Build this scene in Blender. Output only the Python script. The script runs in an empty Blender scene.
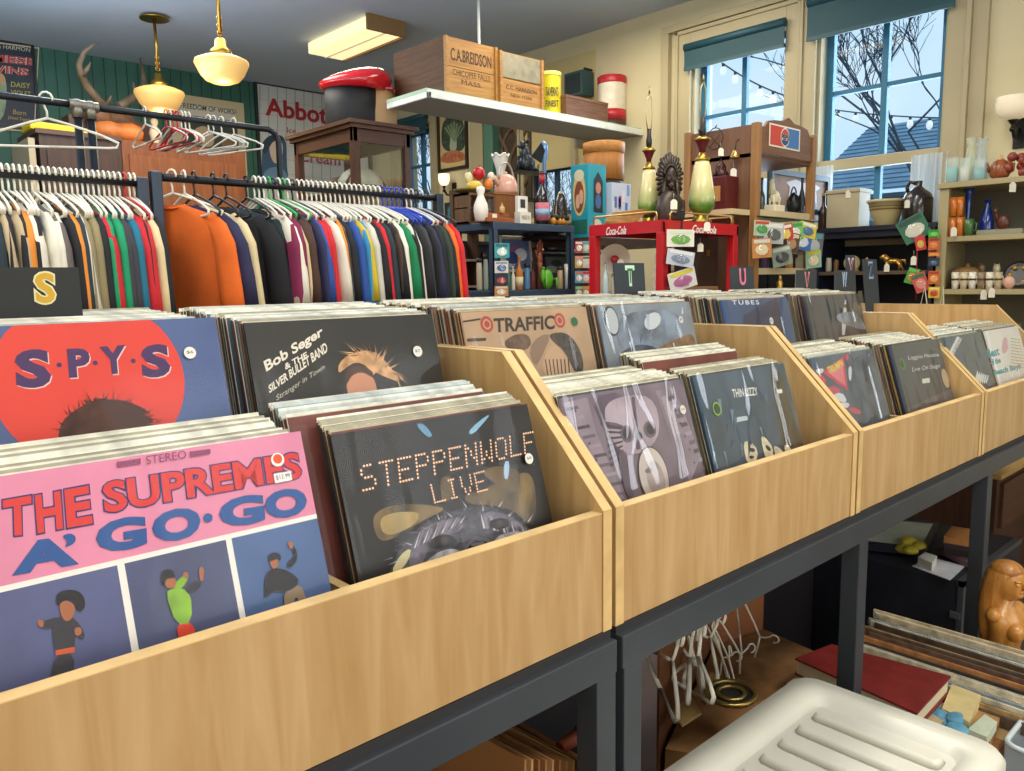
import bpy, bmesh, math, random
from mathutils import Vector, Matrix, Euler
random.seed(7)
R = random.Random(11)
col = bpy.context.scene.collection
rad = math.radians

# ------------------------------------------------------------------ camera model
F_PX, YAW, PIT, ROL = 796.87, .7459, .1306, -.0143
CAM = Vector((-.8184, -.6845, 1.3815))
FW = Vector((math.sin(YAW)*math.cos(PIT), math.cos(YAW)*math.cos(PIT), -math.sin(PIT)))
_rt = Vector((math.cos(YAW), -math.sin(YAW), 0)); _up = _rt.cross(FW)
RT = math.cos(ROL)*_rt + math.sin(ROL)*_up
UP = -math.sin(ROL)*_rt + math.cos(ROL)*_up
def ray(px, py):
    return FW + (px-512)/F_PX*RT - (py-385.5)/F_PX*UP
def at(px, py, ax, val):
    d = ray(px, py); i = 'xyz'.index(ax)
    t = (val-CAM[i])/d[i]
    return CAM + t*d
class Plane:
    def __init__(s, o, u, v):
        s.o = Vector(o); s.u = Vector(u).normalized(); s.v = Vector(v).normalized(); s.n = s.u.cross(s.v)
        if s.n.dot(CAM-s.o) < 0: s.n = -s.n
    def pt(s, px, py, off=0):
        d = ray(px, py); o = s.o + s.n*off
        t = (o-CAM).dot(s.n)/d.dot(s.n)
        return CAM + d*t
    def at(s, u, v, off=0):
        return s.o + s.u*u + s.v*v + s.n*off

# ------------------------------------------------------------------ materials
_mats = {}
def s2l(c):
    return tuple((x/12.92 if x <= .04045 else ((x+.055)/1.055)**2.4) for x in c)
def hexc(h):
    h = h.lstrip('#'); return s2l(tuple(int(h[i:i+2], 16)/255 for i in (0, 2, 4)))
def M(h, rough=.6, metal=0, var=.0, scale=8, coat=0, bump=0, bscale=60, emit=0, alpha=1, trans=0, spec=.5):
    key = (h, rough, metal, var, scale, coat, bump, bscale, emit, alpha, trans, spec)
    if key in _mats: return _mats[key]
    m = bpy.data.materials.new('mat_'+h.strip('#')); m.use_nodes = True
    nt = m.node_tree; b = nt.nodes['Principled BSDF']
    c = hexc(h)
    b.inputs['Base Color'].default_value = (*c, 1)
    b.inputs['Roughness'].default_value = rough
    b.inputs['Metallic'].default_value = metal
    b.inputs['Specular IOR Level'].default_value = spec
    if coat: b.inputs['Coat Weight'].default_value = coat; b.inputs['Coat Roughness'].default_value = .08
    if emit: b.inputs['Emission Color'].default_value = (*c, 1); b.inputs['Emission Strength'].default_value = emit
    if trans: b.inputs['Transmission Weight'].default_value = trans
    if alpha < 1: b.inputs['Alpha'].default_value = alpha
    if var or bump:
        tc = nt.nodes.new('ShaderNodeTexCoord')
        n = nt.nodes.new('ShaderNodeTexNoise'); n.inputs['Scale'].default_value = scale; n.inputs['Detail'].default_value = 4
        nt.links.new(tc.outputs['Object'], n.inputs['Vector'])
        if var:
            mx = nt.nodes.new('ShaderNodeMix'); mx.data_type = 'RGBA'
            mx.inputs['A'].default_value = tuple(min(1, x*(1-var)) for x in c)+(1,)
            mx.inputs['B'].default_value = tuple(min(1, x*(1+var)+.01*var) for x in c)+(1,)
            mr = nt.nodes.new('ShaderNodeMapRange'); mr.inputs['From Min'].default_value = .3; mr.inputs['From Max'].default_value = .7
            nt.links.new(n.outputs['Fac'], mr.inputs['Value']); nt.links.new(mr.outputs['Result'], mx.inputs['Factor'])
            nt.links.new(mx.outputs['Result'], b.inputs['Base Color'])
        if bump:
            n2 = nt.nodes.new('ShaderNodeTexNoise'); n2.inputs['Scale'].default_value = bscale; n2.inputs['Detail'].default_value = 3
            nt.links.new(tc.outputs['Object'], n2.inputs['Vector'])
            bp = nt.nodes.new('ShaderNodeBump'); bp.inputs['Strength'].default_value = bump; bp.inputs['Distance'].default_value = .01
            nt.links.new(n2.outputs['Fac'], bp.inputs['Height']); nt.links.new(bp.outputs['Normal'], b.inputs['Normal'])
            if coat: nt.links.new(bp.outputs['Normal'], b.inputs['Coat Normal'])
    _mats[key] = m
    return m
def wood(h1, h2, axis='z', scale=6, rough=.5, stretch=14, coat=.0, key=None):
    k = ('wood', h1, h2, axis, scale, rough, stretch, coat)
    if k in _mats: return _mats[k]
    m = bpy.data.materials.new('wood_'+h1.strip('#')); m.use_nodes = True
    nt = m.node_tree; b = nt.nodes['Principled BSDF']; b.inputs['Roughness'].default_value = rough
    if coat: b.inputs['Coat Weight'].default_value = coat
    tc = nt.nodes.new('ShaderNodeTexCoord'); mp = nt.nodes.new('ShaderNodeMapping')
    sc = {'x': (1, stretch, stretch), 'y': (stretch, 1, stretch), 'z': (stretch, stretch, 1)}[axis]
    mp.inputs['Scale'].default_value = sc
    nt.links.new(tc.outputs['Object'], mp.inputs['Vector'])
    n = nt.nodes.new('ShaderNodeTexNoise'); n.inputs['Scale'].default_value = scale; n.inputs['Detail'].default_value = 6; n.inputs['Distortion'].default_value = .6
    nt.links.new(mp.outputs['Vector'], n.inputs['Vector'])
    cr = nt.nodes.new('ShaderNodeValToRGB'); cr.color_ramp.elements[0].position = .3; cr.color_ramp.elements[1].position = .75
    cr.color_ramp.elements[0].color = (*hexc(h1), 1); cr.color_ramp.elements[1].color = (*hexc(h2), 1)
    nt.links.new(n.outputs['Fac'], cr.inputs['Fac']); nt.links.new(cr.outputs['Color'], b.inputs['Base Color'])
    bp = nt.nodes.new('ShaderNodeBump'); bp.inputs['Strength'].default_value = .12
    nt.links.new(n.outputs['Fac'], bp.inputs['Height']); nt.links.new(bp.outputs['Normal'], b.inputs['Normal'])
    _mats[k] = m
    return m
def film(name, tint=(1, 1, 1), ior=1.45, bump=0, bscale=18, rough=.04, boost=0.0):
    """thin clear sheet: transparent with a fresnel gloss"""
    k = ('film', name)
    if k in _mats: return _mats[k]
    m = bpy.data.materials.new(name); m.use_nodes = True; nt = m.node_tree
    nt.nodes.remove(nt.nodes['Principled BSDF']); out = nt.nodes['Material Output']
    t = nt.nodes.new('ShaderNodeBsdfTransparent'); t.inputs[0].default_value = (*tint, 1)
    g = nt.nodes.new('ShaderNodeBsdfGlossy'); g.inputs['Roughness'].default_value = rough
    lw = nt.nodes.new('ShaderNodeLayerWeight'); lw.inputs['Blend'].default_value = .5
    pw = nt.nodes.new('ShaderNodeMath'); pw.operation = 'POWER'; pw.inputs[1].default_value = 4
    ad = nt.nodes.new('ShaderNodeMath'); ad.operation = 'MULTIPLY_ADD'; ad.use_clamp = True; ad.inputs[1].default_value = .85; ad.inputs[2].default_value = .022+boost
    mx = nt.nodes.new('ShaderNodeMixShader')
    nt.links.new(lw.outputs['Facing'], pw.inputs[0]); nt.links.new(pw.outputs[0], ad.inputs[0]); nt.links.new(ad.outputs[0], mx.inputs[0])
    nt.links.new(t.outputs[0], mx.inputs[1]); nt.links.new(g.outputs[0], mx.inputs[2]); nt.links.new(mx.outputs[0], out.inputs[0])
    if bump:
        tc = nt.nodes.new('ShaderNodeTexCoord'); mp = nt.nodes.new('ShaderNodeMapping'); mp.inputs['Scale'].default_value = (2.2, 1, .6)
        nt.links.new(tc.outputs['Object'], mp.inputs['Vector'])
        n = nt.nodes.new('ShaderNodeTexNoise'); n.inputs['Scale'].default_value = bscale*.6; n.inputs['Detail'].default_value = 0; n.inputs['Distortion'].default_value = .8
        bp = nt.nodes.new('ShaderNodeBump'); bp.inputs['Strength'].default_value = bump; bp.inputs['Distance'].default_value = .02
        nt.links.new(mp.outputs[0], n.inputs['Vector']); nt.links.new(n.outputs['Fac'], bp.inputs['Height'])
        nt.links.new(bp.outputs['Normal'], g.inputs['Normal'])
    _mats[k] = m
    return m

# ------------------------------------------------------------------ scene tree helpers
def tag(o, label=None, cat=None, group=None, kind=None):
    if label and not 4 <= len(label.split()) <= 16: print('BADLABEL', len(label.split()), label)
    if label: o['label'] = label
    if cat: o['category'] = cat
    if group: o['group'] = group
    if kind: o['kind'] = kind
    return o
def thing(name, label, cat, loc, group=None):
    o = bpy.data.objects.new(name, None); col.objects.link(o); o.location = loc; o.empty_display_size = .05
    return tag(o, label, cat, group)
def wloc(o):
    v = Vector((0, 0, 0))
    while o is not None: v += o.location; o = o.parent
    return v
def dup(root, loc, label=None, group=None, mats=None):
    r = root.copy(); col.objects.link(r); r.location = loc
    if label: r['label'] = label
    if group: r['group'] = group
    for ch in kids.get(root.name, []):
        c = ch.copy(); col.objects.link(c); c.parent = r; kids.setdefault(r.name, []).append(c)
        for g in kids.get(ch.name, []):
            d = g.copy(); col.objects.link(d); d.parent = c; kids.setdefault(c.name, []).append(d)
    return r
kids = {}
class MB:
    """collects geometry in world coordinates and links it as ONE mesh object"""
    def __init__(s, mat=None):
        s.bm = bmesh.new(); s.mats = []; s.cur = 0
        if mat: s.use(mat)
    def use(s, mat):
        if mat not in s.mats: s.mats.append(mat)
        s.cur = s.mats.index(mat); return s
    def _faces(s, fs, smooth=False):
        for f in fs: f.material_index = s.cur; f.smooth = smooth
    def face(s, pts, smooth=False):
        vs = [s.bm.verts.new(p) for p in pts]
        f = s.bm.faces.new(vs); s._faces([f], smooth); return s
    def box(s, x0, x1, y0, y1, z0, z1, rot=None, bev=0):
        cx, cy, cz = (x0+x1)/2, (y0+y1)/2, (z0+z1)/2
        return s.obox((cx, cy, cz), (abs(x1-x0), abs(y1-y0), abs(z1-z0)), rot, bev)
    def obox(s, c, size, rot=None, bev=0):
        b = bmesh.new(); bmesh.ops.create_cube(b, size=1)
        for v in b.verts: v.co = Vector((v.co.x*size[0], v.co.y*size[1], v.co.z*size[2]))
        if bev: bmesh.ops.bevel(b, geom=b.edges[:], offset=min(bev, min(size)*.45), segments=2, affect='EDGES', profile=.6)
        m = Matrix.Translation(c)
        if rot is not None: m = m @ (Euler(rot).to_matrix().to_4x4() if not isinstance(rot, Matrix) else rot.to_4x4())
        s._merge(b, m); return s
    def _merge(s, b, m=None, smooth=False):
        vm = {}
        for v in b.verts: vm[v.index if False else v] = s.bm.verts.new(m @ v.co if m else v.co)
        for f in b.faces:
            try:
                nf = s.bm.faces.new([vm[v] for v in f.verts]); nf.material_index = s.cur; nf.smooth = smooth
            except ValueError: pass
        b.free()
    def tube(s, pts, r, seg=8, cap=True, closed=False):
        pts = [Vector(p) for p in pts]; n = len(pts)
        rs = r if isinstance(r, (list, tuple)) else [r]*n
        rings = []; prev = None
        for i, p in enumerate(pts):
            if closed: d = pts[(i+1) % n]-pts[i-1]
            else: d = pts[min(i+1, n-1)]-pts[max(i-1, 0)]
            if d.length < 1e-9: d = Vector((0, 0, 1))
            d.normalize()
            if prev is None:
                a = Vector((0, 0, 1)) if abs(d.z) < .9 else Vector((1, 0, 0))
                x = d.cross(a).normalized()
            else:
                x = (prev - d*prev.dot(d))
                x = x.normalized() if x.length > 1e-6 else d.orthogonal().normalized()
            prev = x; y = d.cross(x)
            rings.append([s.bm.verts.new(p+(x*math.cos(2*math.pi*k/seg)+y*math.sin(2*math.pi*k/seg))*rs[i]) for k in range(seg)])
        m = n if closed else n-1
        for i in range(m):
            a, b = rings[i], rings[(i+1) % n]
            s._faces([s.bm.faces.new([a[k], a[(k+1) % seg], b[(k+1) % seg], b[k]]) for k in range(seg)], True)
        if cap and not closed:
            s._faces([s.bm.faces.new(rings[0][::-1]), s.bm.faces.new(rings[-1])])
        return s
    def lathe(s, c, prof, seg=20, sx=1, sy=1, rot=None, capb=True, capt=True, smooth=True):
        """prof = [(radius, height)...] around z"""
        c = Vector(c); mt = Euler(rot).to_matrix() if rot else None
        rings = []
        for r, h in prof:
            ring = []
            for k in range(seg):
                a = 2*math.pi*k/seg; v = Vector((r*math.cos(a)*sx, r*math.sin(a)*sy, h))
                if mt: v = mt @ v
                ring.append(s.bm.verts.new(c+v))
            rings.append(ring)
        for i in range(len(rings)-1):
            a, b = rings[i], rings[i+1]
            s._faces([s.bm.faces.new([a[k], a[(k+1) % seg], b[(k+1) % seg], b[k]]) for k in range(seg)], smooth)
        if capb: s._faces([s.bm.faces.new(rings[0][::-1])])
        if capt: s._faces([s.bm.faces.new(rings[-1])])
        return s
    def ball(s, c, r, seg=14, rings=9, rot=None):
        rr = r if isinstance(r, (tuple, list)) else (r, r, r)
        b = bmesh.new(); bmesh.ops.create_uvsphere(b, u_segments=seg, v_segments=rings, radius=1)
        m = Matrix.Translation(c)
        if rot: m = m @ Euler(rot).to_matrix().to_4x4()
        m = m @ Matrix.Diagonal((*rr, 1))
        s._merge(b, m, True); return s
    def prism(s, pts, vec, smooth=False):
        """closed polygon pts (3D) extruded by vec"""
        vec = Vector(vec); a = [s.bm.verts.new(p) for p in pts]; b = [s.bm.verts.new(Vector(p)+vec) for p in pts]
        n = len(pts); fs = [s.bm.faces.new(a[::-1]), s.bm.faces.new(b)]
        s._faces(fs)
        s._faces([s.bm.faces.new([a[i], a[(i+1) % n], b[(i+1) % n], b[i]]) for i in range(n)], smooth)
        return s
    def build(s, name, parent=None, origin=None, fixn=True):
        if fixn and len(s.bm.faces): bmesh.ops.recalc_face_normals(s.bm, faces=s.bm.faces[:])
        me = bpy.data.meshes.new(name)
        if parent is not None: o0 = wloc(parent)
        elif origin is not None: o0 = Vector(origin)
        else:
            co = [v.co for v in s.bm.verts]
            o0 = Vector(((min(c.x for c in co)+max(c.x for c in co))/2, (min(c.y for c in co)+max(c.y for c in co))/2, min(c.z for c in co)))
        bmesh.ops.translate(s.bm, verts=s.bm.verts[:], vec=-o0)
        s.bm.to_mesh(me); s.bm.free()
        for m in s.mats: me.materials.append(m)
        ob = bpy.data.objects.new(name, me); col.objects.link(ob)
        if parent is not None: ob.parent = parent; kids.setdefault(parent.name, []).append(ob)
        else: ob.location = o0
        return ob
def struct(mb, name, parent=None):
    o = mb.build(name, parent)
    if parent is None: o['kind'] = 'structure'
    return o
def solo(mb, name, label, cat, group=None):
    return tag(mb.build(name), label, cat, group)

# text as mesh mapped into the quad tl,tr,br,bl (3D points)
def text_bm(mb, txt, quad, off=0, depth=0, shear=0, push=None, spacing=1, n=None):
    cu = bpy.data.curves.new('t', 'FONT'); cu.body = txt; cu.offset = off; cu.shear = shear; cu.extrude = 0; cu.resolution_u = 3
    cu.space_character = spacing; cu.align_x = 'CENTER'
    ob = bpy.data.objects.new('t', cu); col.objects.link(ob)
    dg = bpy.context.evaluated_depsgraph_get(); dg.update()
    me = bpy.data.meshes.new_from_object(ob.evaluated_get(dg))
    bpy.data.objects.remove(ob); bpy.data.curves.remove(cu)
    if not len(me.vertices): return mb
    xs = [v.co.x for v in me.vertices]; ys = [v.co.y for v in me.vertices]
    x0, x1, y0, y1 = min(xs), max(xs), min(ys), max(ys)
    tl, tr, br, bl = [Vector(q) for q in quad]
    nn = Vector(n) if n is not None else (tr-tl).cross(bl-tl).normalized()
    if n is None and nn.dot(CAM-tl) < 0: nn = -nn
    pv = push if push is not None else .0006
    vs = []
    for v in me.vertices:
        a = (v.co.x-x0)/max(1e-6, x1-x0); b = (v.co.y-y0)/max(1e-6, y1-y0)
        top = tl.lerp(tr, a); bot = bl.lerp(br, a)
        vs.append(mb.bm.verts.new(bot.lerp(top, b)+nn*pv))
    for p in me.polygons:
        try:
            f = mb.bm.faces.new([vs[i] for i in p.vertices]); f.material_index = mb.cur
        except ValueError: pass
    bpy.data.meshes.remove(me)
    return mb
def quad_px(pl, pts, off=0):
    return [pl.pt(x, y, off) for x, y in pts]
def rect4(pl, u0, u1, v0, v1, off=0):
    return [pl.at(u0, v1, off), pl.at(u1, v1, off), pl.at(u1, v0, off), pl.at(u0, v0, off)]
def ell(pl, u, v, ru, rv, off, n=28, a0=0):
    return [pl.at(u+ru*math.cos(a0+2*math.pi*k/n), v+rv*math.sin(a0+2*math.pi*k/n), off) for k in range(n)]
def smooth_poly(pts, it=2):
    for _ in range(it):
        q = []
        for i in range(len(pts)):
            a, b = pts[i], pts[(i+1) % len(pts)]
            q.append((a[0]*.75+b[0]*.25, a[1]*.75+b[1]*.25)); q.append((a[0]*.25+b[0]*.75, a[1]*.25+b[1]*.75))
        pts = q
    return pts
# ================================================================== ROOM
XW, YG, ZC = 4.1, 6.8, 3.3
XL, YF = -2.6, -3.4
m_wall = M('#d2c6a2', .85, var=.05, scale=2.0)
m_ceil = M('#b7c2d0', .9, var=.04, scale=1.2)
m_green = M('#37695a', .55, var=.12, scale=3)
m_trim = M('#b2a584', .55, var=.05, scale=3)
m_teal = M('#1a4852', .6, var=.1, scale=6)
m_sash = M('#2c6f92', .5)
m_floor = M('#5a4a44', .8, var=.25, scale=5)
struct(MB(m_floor).box(XL-.1, XW+.1, YF-.1, YG+.1, -.1, 0), 'floor')
struct(MB(m_ceil).box(XL-.1, XW+.1, YF-.1, YG+.1, ZC, ZC+.1), 'ceiling')
# green beadboard
b = MB(m_green); b.box(XL, XW, YG+.012, YG+.1, 0, ZC)
x = XL
while x < XW:
    b.box(x+.006, min(x+.088, XW), YG, YG+.014, 0, ZC); x += .092
struct(b, 'wall_back')
struct(MB(m_wall).box(XL-.1, XL, YF-.1, YG+.1, 0, ZC), 'wall_left')
struct(MB(m_wall).box(XL, XW+.1, YF-.1, YF, 0, ZC), 'wall_front')
# window wall with openings (y0,y1,z0,z1)
OP = [(1.04, 1.80, 1.62, 2.98), (2.00, 2.72, 1.62, 2.98), (3.86, 4.42, 1.9, 2.72), (5.74, 6.30, 1.5, 2.92)]
b = MB(m_wall); T = .22
ys = YF-.1
for (y0, y1, z0, z1) in OP:
    b.box(XW, XW+T, ys, y0, 0, ZC); b.box(XW, XW+T, y0, y1, 0, z0); b.box(XW, XW+T, y0, y1, z1, ZC); ys = y1
b.box(XW, XW+T, ys, YG+.1, 0, ZC)
struct(b, 'wall_right')
struct(MB(m_trim).box(XW-.02, XW, .0, 3.0, 1.44, 1.50), 'trim_1')
glass = film('window_glass', (.93, .97, 1.0), 1.35)
def window(n, y0, y1, z0, z1, casing=.13, lower=None, sash=m_sash, mull=True, rail=None, ncol=2, nrow=2):
    X = XW
    b = MB(m_trim); c = casing
    b.box(X-.035, X, y0-c, y0, z0-.05, z1+c, bev=.004); b.box(X-.035, X, y1, y1+c, z0-.05, z1+c, bev=.004)
    b.box(X-.035, X, y0, y1, z1, z1+c, bev=.004); b.box(X-.07, X, y0-c, y1+c, z0-.06, z0-.02, bev=.004)
    # raised outer bead
    b.box(X-.05, X-.03, y0-c, y0-c+.025, z0-.02, z1+c, bev=.004); b.box(X-.05, X-.03, y1+c-.025, y1+c, z0-.02, z1+c, bev=.004)
    b.box(X-.05, X-.03, y0-c, y1+c, z1+c-.025, z1+c, bev=.004)
    # jamb lining
    b.box(X, X+T-.01, y0, y0+.02, z0, z1); b.box(X, X+T-.01, y1-.02, y1, z0, z1); b.box(X, X+T-.01, y0, y1, z1-.02, z1); b.box(X, X+T-.01, y0, y1, z0, z0+.02)
    w = b.build('window_%d' % n); w['kind'] = 'structure'
    def sashf(za, zb, xx, rows):
        s = MB(sash)
        t = .045
        s.box(xx-.02, xx+.02, y0+.02, y0+.02+t, za, zb); s.box(xx-.02, xx+.02, y1-.02-t, y1-.02, za, zb)
        s.box(xx-.02, xx+.02, y0+.02, y1-.02, za, za+t); s.box(xx-.02, xx+.02, y0+.02, y1-.02, zb-t, zb)
        for k in range(1, ncol):
            yy = y0+(y1-y0)*k/ncol; s.box(xx-.018, xx+.018, yy-.018, yy+.018, za, zb)
        for k in range(1, rows):
            zz = za+(zb-za)*k/rows; s.box(xx-.015, xx+.015, y0+.02, y1-.02, zz-.013, zz+.013)
        f = s.build('sash', w)
        MB(glass).face([(xx, y0+.05, za+.04), (xx, y1-.05, za+.04), (xx, y1-.05, zb-.04), (xx, y0+.05, zb-.04)]).build('pane', f)
    if rail:
        sashf(rail, z1-.02, X+.10, nrow); sashf(z0+.02, rail+.03, X+.06, 1)
        MB(m_trim).box(X+.0, X+.05, y0+.02, y1-.02, rail-.03, rail+.035, bev=.004).build('meeting_rail', w)
    else: sashf(z0+.02, z1-.02, X+.1, nrow)
    return w
window(1, *OP[0], rail=2.06, casing=.12)
window(2, *OP[1], rail=2.06, casing=.12)
window(3, *OP[2], sash=M('#2b4a66', .5), casing=.06, nrow=2)
window(4, *OP[3], sash=m_sash, casing=.10, nrow=4)
struct(MB(m_trim).box(XW-.03, XW, .84, .92, 1.5, ZC-.02, bev=.004).box(XW-.045, XW-.0, .84, 2.96, 3.11, 3.16, bev=.004).box(XW-.045, XW, 2.90, 2.96, 1.5, 3.11, bev=.004), 'trim_2')
struct(MB(M('#c9b886', .8)).box(XW-.012, XW, 3.62, 4.5, 2.3, 3.16), 'trim_3')
struct(MB(M('#4f7a68', .6)).box(XW-.10, XW, 4.74, 4.86, 0, ZC-.0, bev=.004), 'trim_4')
struct(MB(m_trim).box(XW-.06, XW, 4.92, 5.10, 0, ZC, bev=.004), 'trim_5')
# roller shades
def shade(y0, y1, ztop, zbot, lab):
    t = thing('roller_shade', lab, 'window shade', (XW-.04, (y0+y1)/2, zbot), 'teal roller shades')
    MB(m_teal).box(XW-.075, XW-.070, y0, y1, zbot, ztop-.03).build('cloth', t)
    MB(M('#1f4a58', .5)).tube([(XW-.066, y0, ztop-.03), (XW-.066, y1, ztop-.03)], .028, 12).build('roller', t)
    MB(M('#24505c', .5)).box(XW-.08, XW-.066, y0, y1, zbot-.015, zbot+.008).build('hem_bar', t)
shade(1.00, 1.84, 3.07, 2.83, 'teal roller shade rolled up high over the right-hand window')
shade(1.99, 2.74, 3.00, 2.83, 'teal roller shade rolled up high over the narrower window on the left')
shade(5.74, 6.30, 3.02, 2.84, 'dark teal shade at top of the narrow window beyond the glass cabinet')
# lace curtains
def curtain(y0, y1, z0, z1, lab):
    b = MB(M('#dfe6ea', .9, alpha=.85)); n = 26; a = []
    for k in range(n+1):
        y = y0+(y1-y0)*k/n; a.append((XW-.03-.018*math.sin(k*1.7), y))
    for k in range(n):
        b.face([(a[k][0], a[k][1], z0), (a[k+1][0], a[k+1][1], z0), (a[k+1][0], a[k+1][1], z1), (a[k][0], a[k][1], z1)], True)
    solo(b, 'curtain', lab, 'curtain')
curtain(1.0, 1.2, 1.62, 2.06, 'sheer white cafe curtain at right edge of the right window')
curtain(1.66, 1.84, 1.62, 2.06, 'sheer white cafe curtain at left edge of the right window')

# ------------------------------------------------------------------ outside
m_roof = M('#6f93ad', .7, var=.2, scale=6); m_siding = M('#a9c8dd', .7)
t = thing('neighbouring_building', 'blue grey shingled building with porch roof outside the right window', 'building', (9, 3.5, 0))
MB(m_siding).box(9, 12, -2, 4.2, 0, 2.35).build('wall', t)
b = MB(m_roof)
b.face([(8.6, -2.2, 2.35), (8.6, 4.3, 2.35), (10.6, 4.3, 3.42), (10.6, -2.2, 3.42)])
rf = b.build('roof', t)
b = MB(M('#4f7390', .8))
for i in range(16):
    z = 2.37+i*.066; x = 8.6+(z-2.35)*2.0/1.07
    b.box(x-.01, x+.01, -2.2, 4.3, z-.004, z+.010)
b.build('shingle_course', rf)
b = MB(M('#5c84a3', .6))
for yy in (1.5, 2.2, 2.9, 3.6): b.box(7.9, 7.98, yy, yy+.08, 0, 2.1)
b.face([(7.7, .3, 1.95), (7.7, 4.3, 1.95), (9.0, 4.3, 2.3), (9.0, .3, 2.3)])
b.build('porch', t)
def tree(x, y, lab, seed, h=5.5):
    rr = random.Random(seed); b = MB(M('#37485a', .9))
    def br(p, d, L, r, lv):
        pts = [Vector(p)]; q = Vector(p); dd = Vector(d)
        for _ in range(4):
            dd = (dd+Vector((rr.uniform(-.25, .25), rr.uniform(-.25, .25), rr.uniform(-.1, .25)))).normalized()
            q = q+dd*L/4; pts.append(q.copy())
        b.tube(pts, [r*(1-.12*i) for i in range(5)], 5, cap=False)
        if lv > 0:
            for k in range(3 if lv > 2 else 4):
                base = pts[rr.choice((2, 3, 4))]
                nd = (dd+Vector((rr.uniform(-1, 1), rr.uniform(-1, 1), rr.uniform(-.3, .7)))).normalized()
                br(base, nd, L*rr.uniform(.55, .8), max(.0028, r*.66), lv-1)
    br((x, y, 0), (0, 0, 1), 1.9, .024, 6)
    solo(b, 'bare_tree', lab, 'tree')
tree(6.4, 1.25, 'bare branched winter tree seen through the right window', 3)
tree(6.6, 8.6, 'bare dark tree seen through the narrow far window', 9)
# string lights outside
def bulbs(pts, lab):
    t = thing('string_light', lab, 'string lights', pts[0])
    c = MB(M('#3b4b58', .6)); c.tube(pts, .006, 5); c.build('cable', t)
    for p in pts[1:-1]:
        b = MB(M('#e9f2f6', .2, emit=.6)); b.ball((p[0], p[1], p[2]-.06), (.028, .028, .04), 8, 6)
        b.use(M('#2a2f33', .5)).tube([(p[0], p[1], p[2]), (p[0], p[1], p[2]-.03)], .012, 6); b.build('bulb', t)
def linepts(a, c, n, sag):
    a = Vector(a); c = Vector(c)
    return [tuple(a.lerp(c, k/(n-1))-Vector((0, 0, sag*4*(k/(n-1))*(1-k/(n-1))))) for k in range(n)]
bulbs(linepts(at(700, 45, 'x', 5), at(800, 100, 'x', 5), 9, .06), 'string of clear globe bulbs outside the left window')
bulbs(linepts(at(822, 108, 'x', 6.5), at(950, 118, 'x', 6.5), 8, .02), 'string of clear globe bulbs outside the right window')
struct(MB(M('#8a95a0', .9)).box(XW+T, 16, -8, 16, -.1, -.0), 'ground')

# ------------------------------------------------------------------ world + lights
w = bpy.data.worlds.new('World'); bpy.context.scene.world = w; w.use_nodes = True
nt = w.node_tree; bg = nt.nodes['Background']
tc = nt.nodes.new('ShaderNodeTexCoord'); ns = nt.nodes.new('ShaderNodeTexNoise'); ns.inputs['Scale'].default_value = 2.2; ns.inputs['Detail'].default_value = 5
cr = nt.nodes.new('ShaderNodeValToRGB'); cr.color_ramp.elements[0].color = (.42, .74, 1.0, 1); cr.color_ramp.elements[1].color = (.86, .94, 1, 1)
cr.color_ramp.elements[0].position = .35; cr.color_ramp.elements[1].position = .65
nt.links.new(tc.outputs['Generated'], ns.inputs['Vector']); nt.links.new(ns.outputs['Fac'], cr.inputs['Fac']); nt.links.new(cr.outputs['Color'], bg.inputs['Color'])
bg.inputs['Strength'].default_value = 1.05
def area(name, loc, rot, sx, sy, e, c, ):
    l = bpy.data.lights.new(name, 'AREA'); l.shape = 'RECTANGLE'; l.size = sx; l.size_y = sy; l.energy = e; l.color = c
    o = bpy.data.objects.new(name, l); col.objects.link(o); o.location = loc; o.rotation_euler = rot; return o
area('overhead_fill', (0.3, -1.6, 3.22), (0, 0, 0), 2.4, .5, 62, (1, .93, .80))  # overhead fill added across the room, no fixtures hang at these spots
area('overhead_fill', (1.6, .8, 3.22), (0, 0, 0), 2.0, .4, 40, (1, .90, .72))
area('overhead_fill', (-1.6, 1.5, 3.22), (0, 0, 0), 1.5, 1.5, 42, (1, .93, .80))
area('overhead_fill', (1.0, 4.3, 3.22), (0, 0, 0), 1.5, 1.2, 55, (1, .93, .80))
area('overhead_fill', (3.0, 2.6, 3.22), (0, 0, 0), 1.2, 1.2, 32, (1, .90, .70))
area('low_bounce_light', (-1.4, -2.6, 1.6), (rad(75), 0, rad(-35)), 2.2, 1.6, 34, (1, .97, .93))
for (y0, y1, z0, z1) in OP[:2]:
    area('window_daylight', (XW+.3, (y0+y1)/2, (z0+z1)/2), (0, rad(90), 0), z1-z0, y1-y0, 26, (.72, .86, 1))
# fill lights added before the solid front wall for highlights on the plastic
area('highlight_fill', (2.5, YF+.1, 1.95), (rad(90), 0, 0), 1.1, 1.5, 20, (.86, .93, 1))
area('highlight_fill', (1.0, YF+.1, 1.95), (rad(90), 0, 0), 1.1, 1.5, 15, (.86, .93, 1))
def point(name, loc, e, c, r=.05):
    l = bpy.data.lights.new(name, 'POINT'); l.energy = e; l.color = c; l.shadow_soft_size = r
    o = bpy.data.objects.new(name, l); col.objects.link(o); o.location = loc; return o

area('ceiling_wash_fill', (-.2, 1.0, 2.1), (rad(180), 0, 0), 2.5, 2.5, 80, (.66, .82, 1))  # added fill aimed upward to lighten the ceiling, no real uplighters
area('ceiling_wash_fill', (-.2, 4.0, 2.3), (rad(180), 0, 0), 2.5, 2.0, 72, (.66, .82, 1))
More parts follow.
